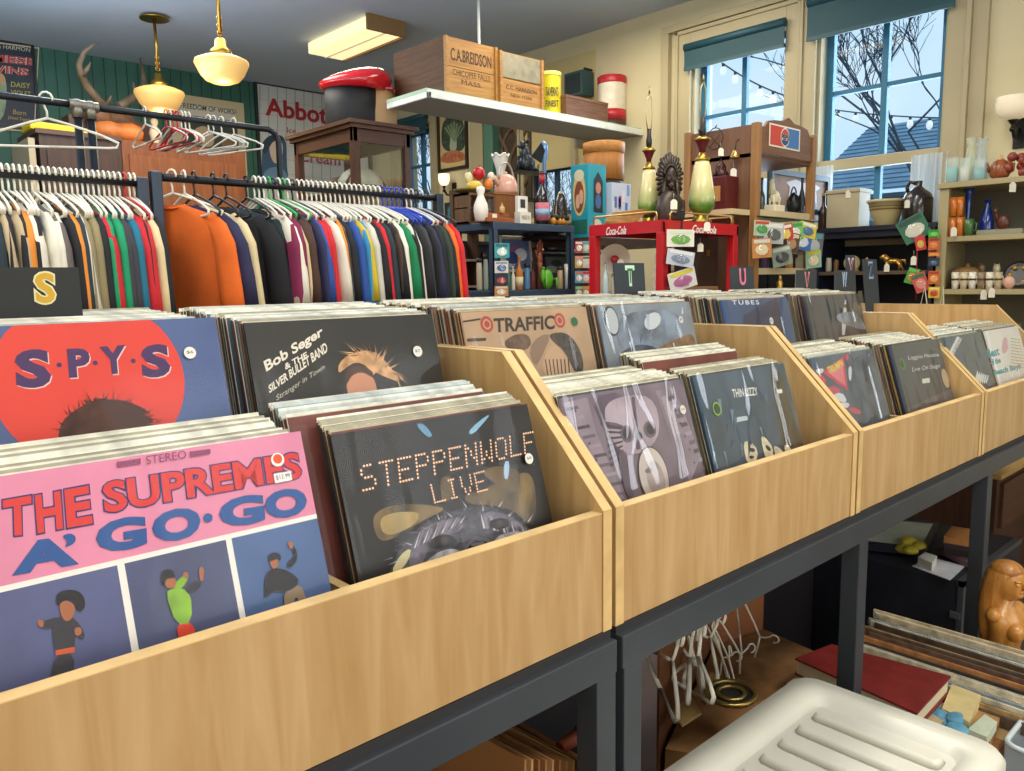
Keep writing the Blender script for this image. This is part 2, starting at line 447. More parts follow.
# ------------------------------------------------------------------ ceiling fixtures
m_brass = M('#a8863a', .3, 1); m_opal = M('#cfa35e', .35, emit=.55)
def pendant(px, py, z, rg, zc, lab):
    P = at(px, py, 'z', z) if zc is None else at(*zc, 'z', ZC)
    if zc is not None: z = at(px, py, 'x', P.x).z
    t = thing('pendant_lamp', lab, 'pendant lamp', (P.x, P.y, z))
    MB(m_brass).lathe((P.x, P.y, ZC-.03), [(.10, 0), (.095, .012), (.03, .03)], 24).build('canopy', t)
    b = MB(m_brass).tube([(P.x, P.y, ZC-.02), (P.x, P.y, z+rg*.62+.1)], .011, 8)
    for k in range(3): b.tube([(P.x+.014*math.cos(a), P.y, z+rg*.62+.1+k*.04+.014*math.sin(a)) for a in [i*math.pi/5 for i in range(10)]], .004, 5, closed=True)
    b.build('rod', t)
    MB(m_brass).lathe((P.x, P.y, z+rg*.45), [(.062, 0), (.06, .03), (.035, .05), (.03, .09), (.018, .10)], 20).build('fitter', t)
    k = rg
    MB(m_opal).lathe((P.x, P.y, z-.55*k), [(.02*k, 0), (.35*k, .02*k), (.62*k, .12*k), (.80*k, .32*k), (.93*k, .58*k), (1.0*k, .74*k), (.97*k, .84*k), (.72*k, .95*k), (.42*k, 1.03*k), (.28*k, 1.1*k)], 32).build('glass_globe', t)
    point('pendant_light', (P.x, P.y, z-.85*k), 2.5, (1, .82, .5), .08)
pendant(155, 101, 2.60, .172, (154, 15), 'schoolhouse pendant lamp with brass canopy, the smaller and farther one')
pendant(222, 69, 2.60, .150, None, 'schoolhouse pendant lamp on a brass rod, the larger and nearer one')
t = thing('fluorescent_fixture', 'wraparound fluorescent ceiling light with glowing lens and wooden end', 'ceiling light', (2.7, 4.85, 3.2))
MB(M('#ffe9b0', .4, emit=1.0)).box(2.53, 2.84, 4.42, 5.28, 3.20, 3.285, bev=.01).build('lens', t)
MB(M('#f2e8cf', .5)).box(2.68, 2.69, 4.42, 5.28, 3.192, 3.20).build('centre_rib', t)
e = MB(M('#8a6a42', .5)).box(2.52, 2.85, 4.395, 4.42, 3.19, 3.30).box(2.845, 2.86, 4.42, 5.28, 3.19, 3.30)
e.build('side_trim', t)
area('fluorescent_light', (2.68, 4.85, 3.18), (0, 0, 0), .3, .8, 14, (1, .9, .65))
# ================================================================== RECORD BINS
W = .76; ZB = .90; NB = 4
m_ply = wood('#b48e58', '#cca974', 'z', 5, .45, 9)
m_plyx = wood('#b08a58', '#c8a778', 'z', 4, .45, 10)
m_edge = M('#d8b67c', .45, var=.15, scale=20)
TH = .018; HF = .167; YK = .20; HK = .376; YB = .80
pos = ['at the left end', 'second from the left', 'third from the left', 'farthest right']
for i in range(NB):
    X0 = -W+i*W
    t = thing('record_bin', 'pale plywood record bin with sloped sides, '+pos[i]+' of the row', 'record bin', (X0+W/2, .4, ZB), 'plywood record bins')
    for k in (0, 1):
        xa = X0+.004 if k == 0 else X0+W-.004-TH
        prof = [(0, 0), (0, HF+.004), (YK, HK), (YB, HK), (YB, 0)]
        b = MB(m_ply); b.prism([(xa, y, ZB+z) for y, z in prof], (TH, 0, 0))
        b.use(m_edge)
        for a, c in (((0, HF+.004), (YK, HK)), ((YK, HK), (YB, HK)), ((0, 0), (0, HF+.004))):
            n = Vector((0, -(c[1]-a[1]), c[0]-a[0])).normalized()*.0006
            p = [(xa, a[0], ZB+a[1]), (xa+TH, a[0], ZB+a[1]), (xa+TH, c[0], ZB+c[1]), (xa, c[0], ZB+c[1])]
            b.face([Vector(q)+n for q in p])
        b.build('side_panel', t)
    xa, xb = X0+.004+TH, X0+W-.004-TH
    b = MB(m_plyx).box(xa, xb, .002, .002+TH, ZB, ZB+HF)
    b.use(m_edge).box(xa, xb, .002, .002+TH, ZB+HF, ZB+HF+.0012); b.build('front_panel', t)
    MB(m_ply).box(xa, xb, .02, YB, ZB, ZB+.012).build('bottom_panel', t)
    MB(m_ply).box(xa, xb, .245, YB-.02, ZB+.105, ZB+.117).box(xa, xb, .235, .247, ZB+.012, ZB+.117).build('step', t)
    MB(m_ply).box(xa, xb, YB-.016, YB, ZB, ZB+HK).build('back_panel', t)
    MB(m_edge).box(X0+W/2-.006, X0+W/2+.006, .02, .235, ZB+.012, ZB+HF-.02).build('divider', t)

# steel table frames
m_steel = M('#4a5058', .45, .5, var=.1, scale=5)
def table(x0, x1, legs, lab):
    t = thing('steel_table', lab, 'table', ((x0+x1)/2, .4, 0), 'dark steel tables under the record bins')
    MB(M('#2b2a2c', .7)).box(x0, x1, 0.0, .80, ZB-.012, ZB-.001).build('table_top', t)
    MB(m_steel).box(x0, x1, -.012, .028, ZB-.06, ZB-.012, bev=.002).build('front_rail', t)
    MB(m_steel).box(x0, x1, .76, .80, ZB-.06, ZB-.012, bev=.002).build('back_rail', t)
    for x in legs:
        for y in (-.010, .762):
            MB(m_steel).box(x, x+.04, y, y+.038, 0, ZB-.06, bev=.002).build('leg', t)
table(-1.9, -.006, [-1.9, -1.0, -.046], 'dark steel work table under the left-end record bin')
table(.006, 2.9, [.012, .768, 1.56, 2.2, 2.86], 'long dark steel table under the three right-hand record bins')

# ------------------------------------------------------------------ sleeves
SW = .305; SH = .305
spinec = ['#4a443c', '#a88040', '#2e2c2a', '#7a5a44', '#b8a47c', '#5d332c', '#c9a350', '#36424c', '#8a8478']
lipc = ['#d8d6c6', '#b9c2c4', '#e6e4d6', '#a9a48e', '#c8ccc8']
edge_cols = ['#efe6cc', '#e2d8bd', '#d8cfb8', '#f3efe0', '#c9b489', '#b98f4c', '#5a5248', '#8fa5a8', '#a8754a', '#34322f', '#d9b35e', '#7a3b33']
def sleeve_mesh(hexcol, face_h):
    """origin at bottom centre, leaning handled by the object rotation"""
    b = MB(M(hexcol, .6, var=.12, scale=30)); t = .0042
    b.box(-SW/2, SW/2, 0, t, 0, SH)
    b.use(M(face_h, .45, var=.3, scale=14)).box(-SW/2+.001, SW/2-.001, -.0004, 0, .001, SH-.001)
    # darker spine on the left and right edges
    sp_ = M(spinec[(int(hexcol[1:3], 16)*3+int(hexcol[3:5], 16)) % len(spinec)], .55, var=.2, scale=40)
    b.use(sp_).box(-SW/2-.0008, -SW/2-.0001, .0002, t-.0002, .001, SH-.002).box(SW/2+.0001, SW/2+.0008, .0002, t-.0002, .001, SH-.002)
    # clear bag lip
    b.use(M(lipc[hash(hexcol[1:3]) % 1 if False else (int(hexcol[1:3], 16)+int(hexcol[5:7], 16)) % 5], .3, var=.3, scale=40)).box(-SW/2, SW/2, .0012, .0028, SH, SH+.004)
    ob = b.build('record_sleeve', origin=(0, 0, 0)); me = ob.data
    bpy.data.objects.remove(ob); return me
edge_cols += ['#c9c2ae', '#8c8a76', '#7f7a62']
SM = {}
face_cols = ['#39434b', '#8d6a52', '#b9ab90', '#4d6a78', '#6d3a33', '#c9c2b0', '#262422', '#7f8d63']
for i, c in enumerate(edge_cols): SM[c] = sleeve_mesh(c, face_cols[i % 8])
LIGHT = ['#efe6cc', '#e2d8bd', '#f3efe0', '#d8cfb8', '#efe6cc', '#f3efe0', '#c9b489', '#5a5248', '#8fa5a8']
WARM = ['#b98f4c', '#d9b35e', '#5a5248', '#c9b489', '#a8754a', '#34322f', '#e2d8bd', '#d8cfb8', '#7a3b33']
def stack(xc, zb, ya, yb, n, lean, pal, where, leanb=None, rise=.007):
    for i in range(n):
        f = i/max(1, n-1); y = ya+(yb-ya)*f
        me = SM[R.choice(pal)]
        o = bpy.data.objects.new('record_sleeve', me); col.objects.link(o)
        o.location = (xc+R.uniform(-.004, .004), y, zb+rise*f+R.uniform(0, .005))
        o.rotation_euler = (-(lean+((leanb or lean)-lean)*f), 0, 0)
        tag(o, 'record sleeve seen edge-on in the stack '+where, 'record', 'record sleeves '+where)
class Cover:
    """front record of a stack: its own thing; art laid out on its plane"""
    def __init__(s, xc, y0, z0, lean, base, label, w=SW, h=SH, name='record_album'):
        s.xc, s.y0, s.z0, s.w, s.h = xc, y0, z0, w, h
        v = Vector((0, math.sin(lean), math.cos(lean)))
        s.pl = Plane((xc-w/2, y0, z0), (1, 0, 0), v)
        s.t = thing(name, label, 'record', (xc, y0, z0))
        m = Matrix((Vector((1, 0, 0)), s.pl.u.cross(s.pl.v)*-1, s.pl.v)).transposed()
        b = MB(base); 
        th = .0045; n = s.pl.n
        c0 = rect4(s.pl, 0, w, 0, h, 0); b.prism(c0, -n*th)
        b.build('cardboard', s.t)
        s.a = MB(base); s.k = 0
    def off(s): s.k += 1; return .0003+s.k*.00005
    def uv(s, px, py):
        p = s.pl.pt(px, py)-s.pl.o; return p.dot(s.pl.u), p.dot(s.pl.v)
    def clampuv(s, u, v): return min(max(u, .0), s.w), min(max(v, 0), s.h)
    def poly(s, pts, mat, sm=0):
        """pts in photo-measured pixels"""
        q = [s.clampuv(*s.uv(*p)) for p in pts]
        return s.polyuv(q, mat, sm)
    def polyuv(s, q, mat, sm=0):
        if sm: q = smooth_poly(q, sm)
        o = s.off(); s.a.use(mat).face([s.pl.at(u, v, o) for u, v in q]); return s
    def ell(s, u, v, ru, rv, mat, n=32, rot=0):
        q = []
        for k in range(n):
            a = 2*math.pi*k/n; x, y = ru*math.cos(a), rv*math.sin(a)
            q.append(s.clampuv(u+x*math.cos(rot)-y*math.sin(rot), v+x*math.sin(rot)+y*math.cos(rot)))
        return s.polyuv(q, mat)
    def ellpx(s, px, py, ru, rv, mat, **k):
        u, v = s.uv(px, py); return s.ell(u, v, ru, rv, mat, **k)
    def text(s, name, txt, quad, mat, off=0, outline=None, ooff=.03, **k):
        q = [s.pl.at(*s.uv(*p), 0) for p in quad]
        b = MB(mat)
        if outline: b.use(outline); text_bm(b, txt, q, off=off+ooff, push=s.off()+.0002, n=s.pl.n, **k)
        b.use(mat); text_bm(b, txt, q, off=off, push=s.off()+.0004, n=s.pl.n, **k)
        b.build(name, s.t, fixn=False); return s
    def textuv(s, name, txt, u0, u1, v0, v1, mat, rot=0, **k):
        c = ((u0+u1)/2, (v0+v1)/2); q = []
        for (u, v) in ((u0, v1), (u1, v1), (u1, v0), (u0, v0)):
            du, dv = u-c[0], v-c[1]
            q.append(s.pl.at(c[0]+du*math.cos(rot)-dv*math.sin(rot), c[1]+du*math.sin(rot)+dv*math.cos(rot), 0))
        b = MB(mat); text_bm(b, txt, q, push=s.off()+.0004, n=s.pl.n, **k); b.build(name, s.t, fixn=False)
    def sticker(s, px, py, r, c='#f2f0e8', name='price_sticker', txt=None):
        u, v = s.uv(px, py)
        o = s.off()+.0008; b = MB(M(c, .5)); b.face(ell(s.pl, u, v, r, r, o))
        if txt: text_bm(b.use(M('#33414a')), txt, rect4(s.pl, u-r*.55, u+r*.55, v-r*.2, v+r*.35), push=o+.0002, n=s.pl.n)
        b.build(name, s.t, fixn=False)
    def done(s, bag=True, bump=.5, boost=.03):
        if s.k and len(s.a.bm.faces): s.a.build('cover_art', s.t, fixn=False)
        if bag:
            f = film('plastic_bag_%.2f' % bump, (1, 1, 1), 1.5, bump, 13, .09, boost)
            b = MB(f); n = 26; W2 = .004
            b.face([s.pl.at(-W2, -.0, .0085), s.pl.at(s.w+W2, 0, .0085), s.pl.at(s.w+W2, s.h+.006, .0085), s.pl.at(-W2, s.h+.006, .0085)])
            b.build('plastic_bag', s.t)
FL, BL = rad(17), rad(14)
ZF, ZBK = ZB+.018, ZB+.135    # sleeve bottoms, front and back rows
# ================================================================== STACKS AND COVERS
def Zm(x0, y0, s): return lambda *p: [(x0+a*s, y0+b*s) for a, b in p]
def T1(name, c, s_, quad, fill, outc, off, ooff):
    q = [c.pl.at(*c.uv(*p), 0) for p in quad]; ctr = sum(q, Vector())/4
    hx, hy = 1+2*ooff/(.55*len(s_)), 1+2*ooff/.7
    ux = ((q[1]-q[0])+(q[2]-q[3])).normalized(); uy = ((q[0]-q[3])+(q[1]-q[2])).normalized()
    qo = []
    for p in q:
        d = p-ctr; qo.append(p+ux*d.dot(ux)*(hx-1)+uy*d.dot(uy)*(hy-1))
    b = MB(outc); text_bm(b, s_, qo, off=off+ooff, push=c.off()+.0001, n=c.pl.n)
    b.use(fill); text_bm(b, s_, q, off=off, push=c.off()+.0003, n=c.pl.n); b.build(name, c.t, fixn=False)
navy = M('#1f2a6b', .5)
# --- pink album, front left
pink = M('#dc86a6', .5, var=.08, scale=10); red = M('#d3322e', .5); blue = M('#1d4f93', .5); white = M('#e9e6df', .5)
c = Cover(-.5575, .024, ZF, FL, pink, 'pink record album with red and blue block letters above three dancers', w=.315, h=.315)
z = Zm(0, 420, .3631)
vm = .30*.7   # bottom of the pink band
c.polyuv([(0, 0), (c.w, 0), (c.w, .222), (0, .222)], white)
pnl = M('#54658f', .55, var=.22, scale=9)
u1, v1 = c.uv(*z((322, 400))[0]); u2, _ = c.uv(*z((342, 395))[0]); u3, _ = c.uv(*z((620, 325))[0]); u4, _ = c.uv(*z((636, 322))[0])
c.polyuv([(0, 0), (u1, 0), (u1, .217), (0, .217)], M('#535a86', .55, var=.22, scale=9))
c.polyuv([(u2, 0), (u3, 0), (u3, .217), (u2, .217)], M('#4b5278', .55, var=.25, scale=9))
c.polyuv([(u4, 0), (c.w, 0), (c.w, .217), (u4, .217)], M('#4a6596', .55, var=.2, scale=9))
zz = Zm(0, 290, .5)
T1('title_lettering', c, 'T', zz((5, 421), (62, 411), (64, 488), (8, 494)), red, navy, .035, .03)
T1('title_lettering', c, 'H', zz((69, 411), (120, 402), (126, 477), (75, 487)), red, navy, .035, .03)
T1('title_lettering', c, 'E', zz((128, 400), (177, 391), (185, 467), (134, 476)), red, navy, .035, .03)
T1('title_lettering', c, 'SUPREMES', z((280, 172), (820, 88), (832, 160), (288, 258)), red, navy, .035, .03)
for ch, q_ in (('A', ((22, 508), (150, 490), (156, 548), (25, 571))), ('G', ((190, 465), (290, 449), (293, 512), (194, 530))), ('O', ((303, 446), (398, 430), (401, 493), (306, 509))),
               ('G', ((436, 420), (525, 406), (529, 464), (440, 478))), ('O', ((527, 404), (610, 393), (614, 449), (531, 461)))):
    T1('title_lettering', c, ch, zz(*q_), blue, M('#16407c'), .05, .006)
c.poly(zz((122, 492), (140, 486), (152, 494), (148, 508), (126, 516), (136, 504)), blue, 1); c.ellpx(*zz((415, 456))[0], .0046, .0046, blue, n=18)
c.text('stereo_mark', 'STEREO', z((400, 100), (510, 84), (512, 106), (402, 124)), M('#8c3f66'))
for q in (z((320, 116), (386, 106), (386, 122), (322, 132)), z((520, 88), (578, 80), (578, 94), (522, 104))): c.poly(q, M('#8c3f66'))
c.sticker(*z((762, 110))[0], .0075, '#f4efe6'); c.sticker(*z((762, 108))[0], .0052, '#ee4b1e', 'dot_sticker')
u, v = c.uv(*z((776, 158))[0]); MB(M('#f2f0ea')).face([c.pl.at(u-.010, v-.005, .003), c.pl.at(u+.010, v-.005, .003), c.pl.at(u+.010, v+.005, .003), c.pl.at(u-.010, v+.005, .003)]).build('price_tag', c.t, fixn=False)
_b = MB(M('#44506a')); text_bm(_b, '$12.99', rect4(c.pl, u-.008, u+.008, v-.0025, v+.003), push=.0034, n=c.pl.n); _b.build('price_digits', c.t, fixn=False)
skin = M('#a0603c', .5); dk = M('#1d1a20', .6); dgrey = M('#33323c', .6)
# dancer 1
c.poly(z((150, 650), (205, 640), (200, 730), (180, 745), (120, 748), (140, 700)), dgrey, 1)
c.poly(z((140, 560), (170, 535), (205, 545), (235, 590), (225, 608), (205, 590), (205, 640), (150, 648)), dgrey, 1)
c.poly(z((165, 540), (115, 555), (112, 575), (150, 572)), dgrey, 1)
c.poly(z((102, 548), (120, 552), (118, 572), (104, 568)), skin, 1); c.poly(z((203, 572), (222, 570), (224, 590), (206, 596)), skin, 1)
c.poly(z((160, 508), (180, 495), (206, 508), (204, 535), (188, 556), (170, 548)), skin, 2)
c.poly(z((152, 478), (188, 466), (224, 474), (236, 510), (222, 530), (208, 520), (204, 500), (180, 492), (164, 505), (156, 515)), dk, 2)
c.poly(z((152, 634), (204, 624), (204, 640), (152, 648)), M('#c9572c'))
# dancer 2
c.poly(z((482, 560), (530, 555), (540, 618), (495, 626)), M('#d23a22'), 1)
c.poly(z((452, 475), (480, 462), (522, 470), (528, 556), (484, 566)), M('#7fae2e', .5, var=.3, scale=60), 1)
c.poly(z((505, 465), (540, 440), (556, 450), (540, 472), (515, 480)), dgrey, 1); c.poly(z((470, 460), (505, 425), (520, 432), (495, 470)), M('#7fae2e'), 1)
c.poly(z((502, 418), (518, 420), (515, 438), (504, 436)), skin, 1); c.poly(z((545, 405), (560, 405), (558, 445), (548, 442)), skin, 1)
c.poly(z((450, 430), (478, 428), (485, 455), (468, 466), (452, 458)), skin, 2)
c.poly(z((440, 420), (465, 408), (482, 425), (478, 436), (455, 436), (450, 462), (442, 450)), dk, 2)
# dancer 3
c.poly(z((780, 470), (822, 445), (848, 510), (828, 518), (812, 480), (800, 525), (780, 530)), M('#8d7a62'), 1)
c.poly(z((728, 420), (760, 405), (800, 420), (826, 448), (786, 476), (750, 470), (738, 485), (724, 490)), dk, 1)
c.poly(z((785, 395), (808, 378), (800, 350), (812, 352), (818, 385), (795, 412)), dk, 1)
c.poly(z((738, 385), (760, 380), (766, 400), (748, 414)), skin, 2); c.poly(z((733, 376), (752, 362), (772, 372), (770, 390), (758, 382), (738, 392)), dk, 2)
c.poly(z((790, 332), (804, 338), (802, 356), (793, 354)), skin, 1)
c.done(bump=.08, boost=-.008)

# --- blue/red album behind
c = Cover(-.5575, .252, ZBK, BL, M('#4b5f92', .45, var=.25, scale=5), 'blue record album with a big red circle and dark navy lettering', w=.315, h=.315)
z = Zm(0, 290, .3242)
cc = z((285, 250))[0]; u, v = c.uv(*cc)
ue, _ = c.uv(*z((565, 250))[0])
c.polyuv([(0, 0), (c.w*.6, 0), (0, c.h*.45)], M('#3d4f7c', .45))
c.ell(u, v-.012, ue-u, (ue-u)*.98, M('#e03a2a', .45, var=.06, scale=6), n=48)
zz = Zm(0, 290, .5); pur = M('#46295e'); prim = M('#e9c6c0')
for ch, q_ in (('S', ((27, 122), (98, 116), (104, 194), (32, 198))), ('P', ((133, 118), (178, 116), (182, 174), (138, 176))), ('Y', ((198, 114), (250, 110), (254, 166), (204, 170))), ('S', ((280, 112), (336, 106), (342, 172), (284, 178)))):
    b2_ = [c.pl.at(*c.uv(x_+1.2, y_+1.2), 0) for x_, y_ in zz(*q_)]; bb_ = MB(prim); text_bm(bb_, ch, b2_, off=.05, push=c.off(), n=c.pl.n); bb_.use(pur); text_bm(bb_, ch, [c.pl.at(*c.uv(*p), 0) for p in zz(*q_)], off=.05, push=c.off()+.0003, n=c.pl.n); bb_.build('title_lettering', c.t, fixn=False)
for p in ((118, 150), (190, 146), (266, 142)): c.ellpx(*zz(p)[0], .0028, .0028, pur, n=14)
def strands(c, pts, n, cols, wd, jit, L, ang, spread):
    """short tapered strokes scattered along a pixel polyline"""
    for i in range(n):
        f = i/(n-1)*(len(pts)-1); k = min(int(f), len(pts)-2); a = f-k
        x = pts[k][0]*(1-a)+pts[k+1][0]*a+R.uniform(-jit, jit); y = pts[k][1]*(1-a)+pts[k+1][1]*a+R.uniform(-jit, jit)
        an = ang(i/(n-1))+R.uniform(-spread, spread); l = L*R.uniform(.6, 1.2); dx, dy = math.cos(an), -math.sin(an)
        c.poly([(x-dy*wd, y+dx*wd), (x+dy*wd, y-dx*wd), (x+dx*l*.6+dy*wd*.5+wd*.6, y+dy*l*.6), (x+dx*l, y+dy*l)], M(cols[i % len(cols)], .6))
hair = M('#4a2a20', .7, var=.4, scale=50)
hp = [(180, 445), (190, 405), (230, 370), (270, 350), (250, 338), (290, 345), (285, 332), (340, 338), (380, 340), (430, 358), (470, 385), (440, 380), (480, 410), (450, 412), (520, 420), (520, 460), (180, 460)]
c.poly([(a[0], min(a[1], 700)) for a in z(*hp)], hair, 1)
strands(c, z((190, 430), (225, 385), (270, 352), (340, 340), (420, 360), (480, 400)), 34, ['#3a1f18', '#5c3426', '#4a2a20', '#2c1612'], .8, 4, 16, lambda f: rad(150-130*f), .5)
c.sticker(*z((583, 195))[0], .0075, '#efece2', txt='$6')
c.done(bump=.07, boost=-.008)

# --- dark album, right of it
c = Cover(-.2075, .255, ZBK, BL, M('#26241f', .45, var=.2, scale=8), 'black record album with slanted white script and blond hair', w=.31)
z = Zm(210, 290, .24655)
wht = M('#e8e0d0', .5)
for s_, q in (('Bob Seger', z((215, 290), (452, 145), (460, 195), (232, 345))), ('& THE', z((300, 300), (390, 250), (395, 275), (305, 325))),
              ('SILVER BULLET BAND', z((235, 388), (468, 210), (478, 250), (240, 420)))):
    c.text('title_lettering', s_, q, wht, off=.03)
c.text('title_lettering', 'Stranger in Town', z((262, 430), (460, 300), (468, 325), (272, 456)), M('#c8c0b0'), shear=.3)
bl = M('#c99a6c', .6, var=.45, scale=60)
c.poly(z((520, 300), (560, 262), (620, 243), (680, 255), (720, 300), (785, 380), (700, 350), (670, 330), (660, 360), (640, 310), (590, 290), (545, 320), (520, 340)), bl, 1)
c.poly(z((560, 420), (550, 380), (575, 340), (620, 330), (660, 350), (678, 400), (672, 440), (560, 440)), M('#c98a66', .5), 2)
c.poly(z((545, 325), (590, 300), (650, 318), (676, 372), (655, 352), (615, 332), (575, 345), (552, 390)), M('#4b2d22', .6), 1)
strands(c, z((560, 270), (620, 250), (680, 268), (730, 320), (770, 372)), 30, ['#d8a878', '#b88458', '#e0bc90', '#7a4c34'], .6, 3, 14, lambda f: rad(200-250*f), .5)
c.sticker(*z((838, 250))[0], .0085, '#e9e6de', txt='$7')
c.done(bump=.06, boost=-.004)

# --- dark album with painted golden reflections, front
c = Cover(-.2075, .026, ZF, FL, M('#1f1c1b', .4, var=.5, scale=7), 'glossy black record album with lettering of small lights and a wolf face', w=.312)
z = Zm(280, 360, .3373)
gold_reflection = wood('#15110e', '#94794a', 'z', 11, .35, 1.6)  # golden reflections of the plastic, painted as patches on the cover
c.poly(z((270, 470), (300, 440), (360, 425), (440, 430), (500, 440), (430, 470), (340, 530), (290, 540)), gold_reflection, 3); c.poly(z((540, 400), (600, 385), (690, 340), (750, 330), (762, 440), (745, 500), (700, 450), (640, 430), (560, 430)), gold_reflection, 3); c.poly(z((470, 350), (510, 340), (520, 400), (480, 430)), gold_reflection, 2)
c.poly(z((290, 470), (340, 450), (420, 450), (400, 490), (310, 530)), M('#a48c58', .4, var=.3, scale=30), 2)
c.poly(z((590, 330), (650, 310), (720, 330), (700, 400), (640, 370)), M('#5c4a30', .4, var=.4, scale=30), 2)
c.poly(z((400, 190), (425, 188), (455, 225), (435, 230)), M('#5f8fb0', .4), 1); c.poly(z((555, 215), (590, 180), (625, 158), (600, 190), (570, 222)), M('#7fb0cc', .4), 1)
c.poly(z((664, 300), (680, 300), (676, 355), (662, 350)), M('#9cb8d8', .3), 1)
fur1 = M('#4c4b54', .6, var=.55, scale=90); fur2 = M('#a9a6ad', .6, var=.4, scale=90); fur3 = M('#6f6a78', .6, var=.5, scale=80)
c.poly(z((318, 660), (335, 590), (372, 540), (400, 505), (450, 470), (500, 452), (560, 436), (610, 432), (650, 445), (700, 470), (745, 505), (770, 530), (700, 570), (560, 620), (430, 700), (330, 700)), fur1, 2)
c.poly(z((380, 560), (420, 500), (470, 478), (540, 462), (545, 500), (500, 520), (450, 540), (425, 590), (410, 640), (385, 620)), fur3, 1)
c.poly(z((590, 455), (640, 448), (690, 470), (740, 508), (715, 540), (690, 510), (640, 495), (600, 500)), fur3, 1)
for i in range(16):
    a0 = 395+i*9; c.poly(z((a0, 560-i*5), (a0+6, 556-i*5), (a0+22, 500-i*3)), M(['#c9c5cc', '#8d8996', '#4a4852'][i % 3], .6))
for i in range(14):
    a0 = 600+i*10; c.poly(z((a0, 500+i*2), (a0+7, 500+i*2), (a0-8, 452+i*3)), M(['#c9c5cc', '#8d8996', '#4a4852'][i % 3], .6))
c.poly(z((430, 545), (470, 515), (510, 520), (525, 545), (480, 556), (445, 562)), M('#201e22', .5), 2)
c.poly(z((610, 480), (650, 466), (680, 480), (668, 500), (632, 504)), M('#201e22', .5), 2)
c.poly(z((425, 600), (470, 565), (520, 558), (545, 580), (530, 620), (450, 660), (428, 640)), fur2, 2)
c.poly(z((620, 560), (640, 520), (700, 505), (748, 520), (740, 545), (660, 575)), fur2, 2)
c.poly(z((520, 640), (535, 570), (560, 530), (600, 520), (630, 545), (625, 590)), M('#5a5662', .5, var=.5, scale=70), 2)
c.poly(z((540, 590), (555, 545), (600, 532), (625, 555), (610, 590), (560, 610)), M('#121114', .35), 2)
c.poly(z((560, 545), (600, 536), (604, 545), (566, 555)), M('#6a6870', .3), 1)
for p in ((484, 535), (647, 485)): c.ellpx(*z(p)[0], .0050, .0042, M('#4a3624', .3), n=14); c.ellpx(*z(p)[0], .0022, .0026, M('#0a0908', .3), n=10)
c.poly(z((325, 630), (350, 580), (385, 555), (380, 590), (345, 635)), M('#c9bf92', .6), 1)
def bulb_text(c, txt, quad, r, mat, name):
    # letters drawn as rows of round bulbs on a 5x7 grid
    F = {'S': '01110,10000,10000,01110,00001,00001,11110', 'T': '11111,00100,00100,00100,00100,00100,00100', 'E': '11111,10000,10000,11110,10000,10000,11111',
         'P': '11110,10001,10001,11110,10000,10000,10000', 'N': '10001,11001,10101,10101,10011,10001,10001', 'W': '10001,10001,10001,10101,10101,11011,10001',
         'O': '01110,10001,10001,10001,10001,10001,01110', 'L': '10000,10000,10000,10000,10000,10000,11111', 'F': '11111,10000,10000,11110,10000,10000,10000',
         'I': '01110,00100,00100,00100,00100,00100,01110', 'V': '10001,10001,10001,10001,01010,01010,00100', ' ': '0,0,0,0,0,0,0'}
    q = [Vector(c.uv(*p)) for p in quad]; b = MB(mat); o = c.off()+.0004; n = len(txt)*6-1
    for i, ch in enumerate(txt):
        for ry, row in enumerate(F[ch].split(',')):
            for cx, k in enumerate(row):
                if k == '1':
                    a = (i*6+cx)/n; w_ = ry/6
                    p = q[0].lerp(q[1], a).lerp(q[3].lerp(q[2], a), w_)
                    b.face([c.pl.at(p.x+r*math.cos(t), p.y+r*math.sin(t), o) for t in [j*math.pi/4 for j in range(8)]])
    b.build(name, c.t, fixn=False)
strands(c, z((340, 600), (400, 515), (470, 470), (560, 440), (640, 440), (710, 480), (760, 530)), 44, ['#77737e', '#b5b2ba', '#3a3940', '#54525c'], .7, 5, 12, lambda f: rad(190-170*f), .5)
bulb_glow = M('#f0bc94', .4, emit=.35)  # printed bulbs given a faint glow to brighten the lettering
bulb_text(c, 'STEPPENWOLF', z((232, 318), (748, 214), (752, 270), (240, 388)), .0015, bulb_glow, 'title_lettering')
bulb_text(c, 'LIVE', z((440, 372), (602, 330), (612, 384), (452, 424)), .0013, bulb_glow, 'title_lettering')
c.sticker(*z((730, 294))[0], .0075, '#e9e6de', txt='$8')
c.done(bump=.14, boost=-.008)

# --- bin two
c = Cover(.165, .262, ZBK, BL, M('#b89a7c', .5, var=.15, scale=10), 'tan record album with a pen drawing and black title lettering')
z = Zm(420, 280, .2734)
ink = M('#4a3f38', .6)
T1('title_lettering', c, 'TRAFFIC', z((268, 140), (490, 130), (492, 180), (272, 192)), M('#3a3330'), M('#8f7660'), .02, .02)
for p in ((244, 162), (510, 148)):
    u, v = c.uv(*z(p)[0]); c.ell(u, v, .014, .014, M('#b04a44')); c.ell(u, v, .009, .009, M('#b89a7c')); c.ell(u, v, .006, .006, M('#b04a44'))
c.poly(z((300, 230), (340, 200), (390, 195), (410, 230), (385, 260), (330, 262)), M('#6f5a4a', .6, var=.4, scale=60), 2)
c.poly(z((395, 250), (440, 200), (480, 200), (440, 290), (420, 320)), M('#8b7562', .6), 1)
c.poly(z((470, 195), (540, 190), (590, 260), (600, 340), (570, 350), (530, 260), (480, 220)), M('#4d4844', .6, var=.4, scale=90), 2)
c.poly(z((480, 230), (525, 265), (565, 350), (470, 370), (440, 310)), M('#c2a082', .6), 2)
for i in range(7):
    c.poly(z((455+i*14, 290), (459+i*14, 290), (470+i*13, 360), (466+i*13, 360)), ink)
c.poly(z((150, 150), (220, 140), (220, 146), (150, 156)), ink); c.poly(z((170, 215), (240, 212), (240, 222), (172, 226)), ink)
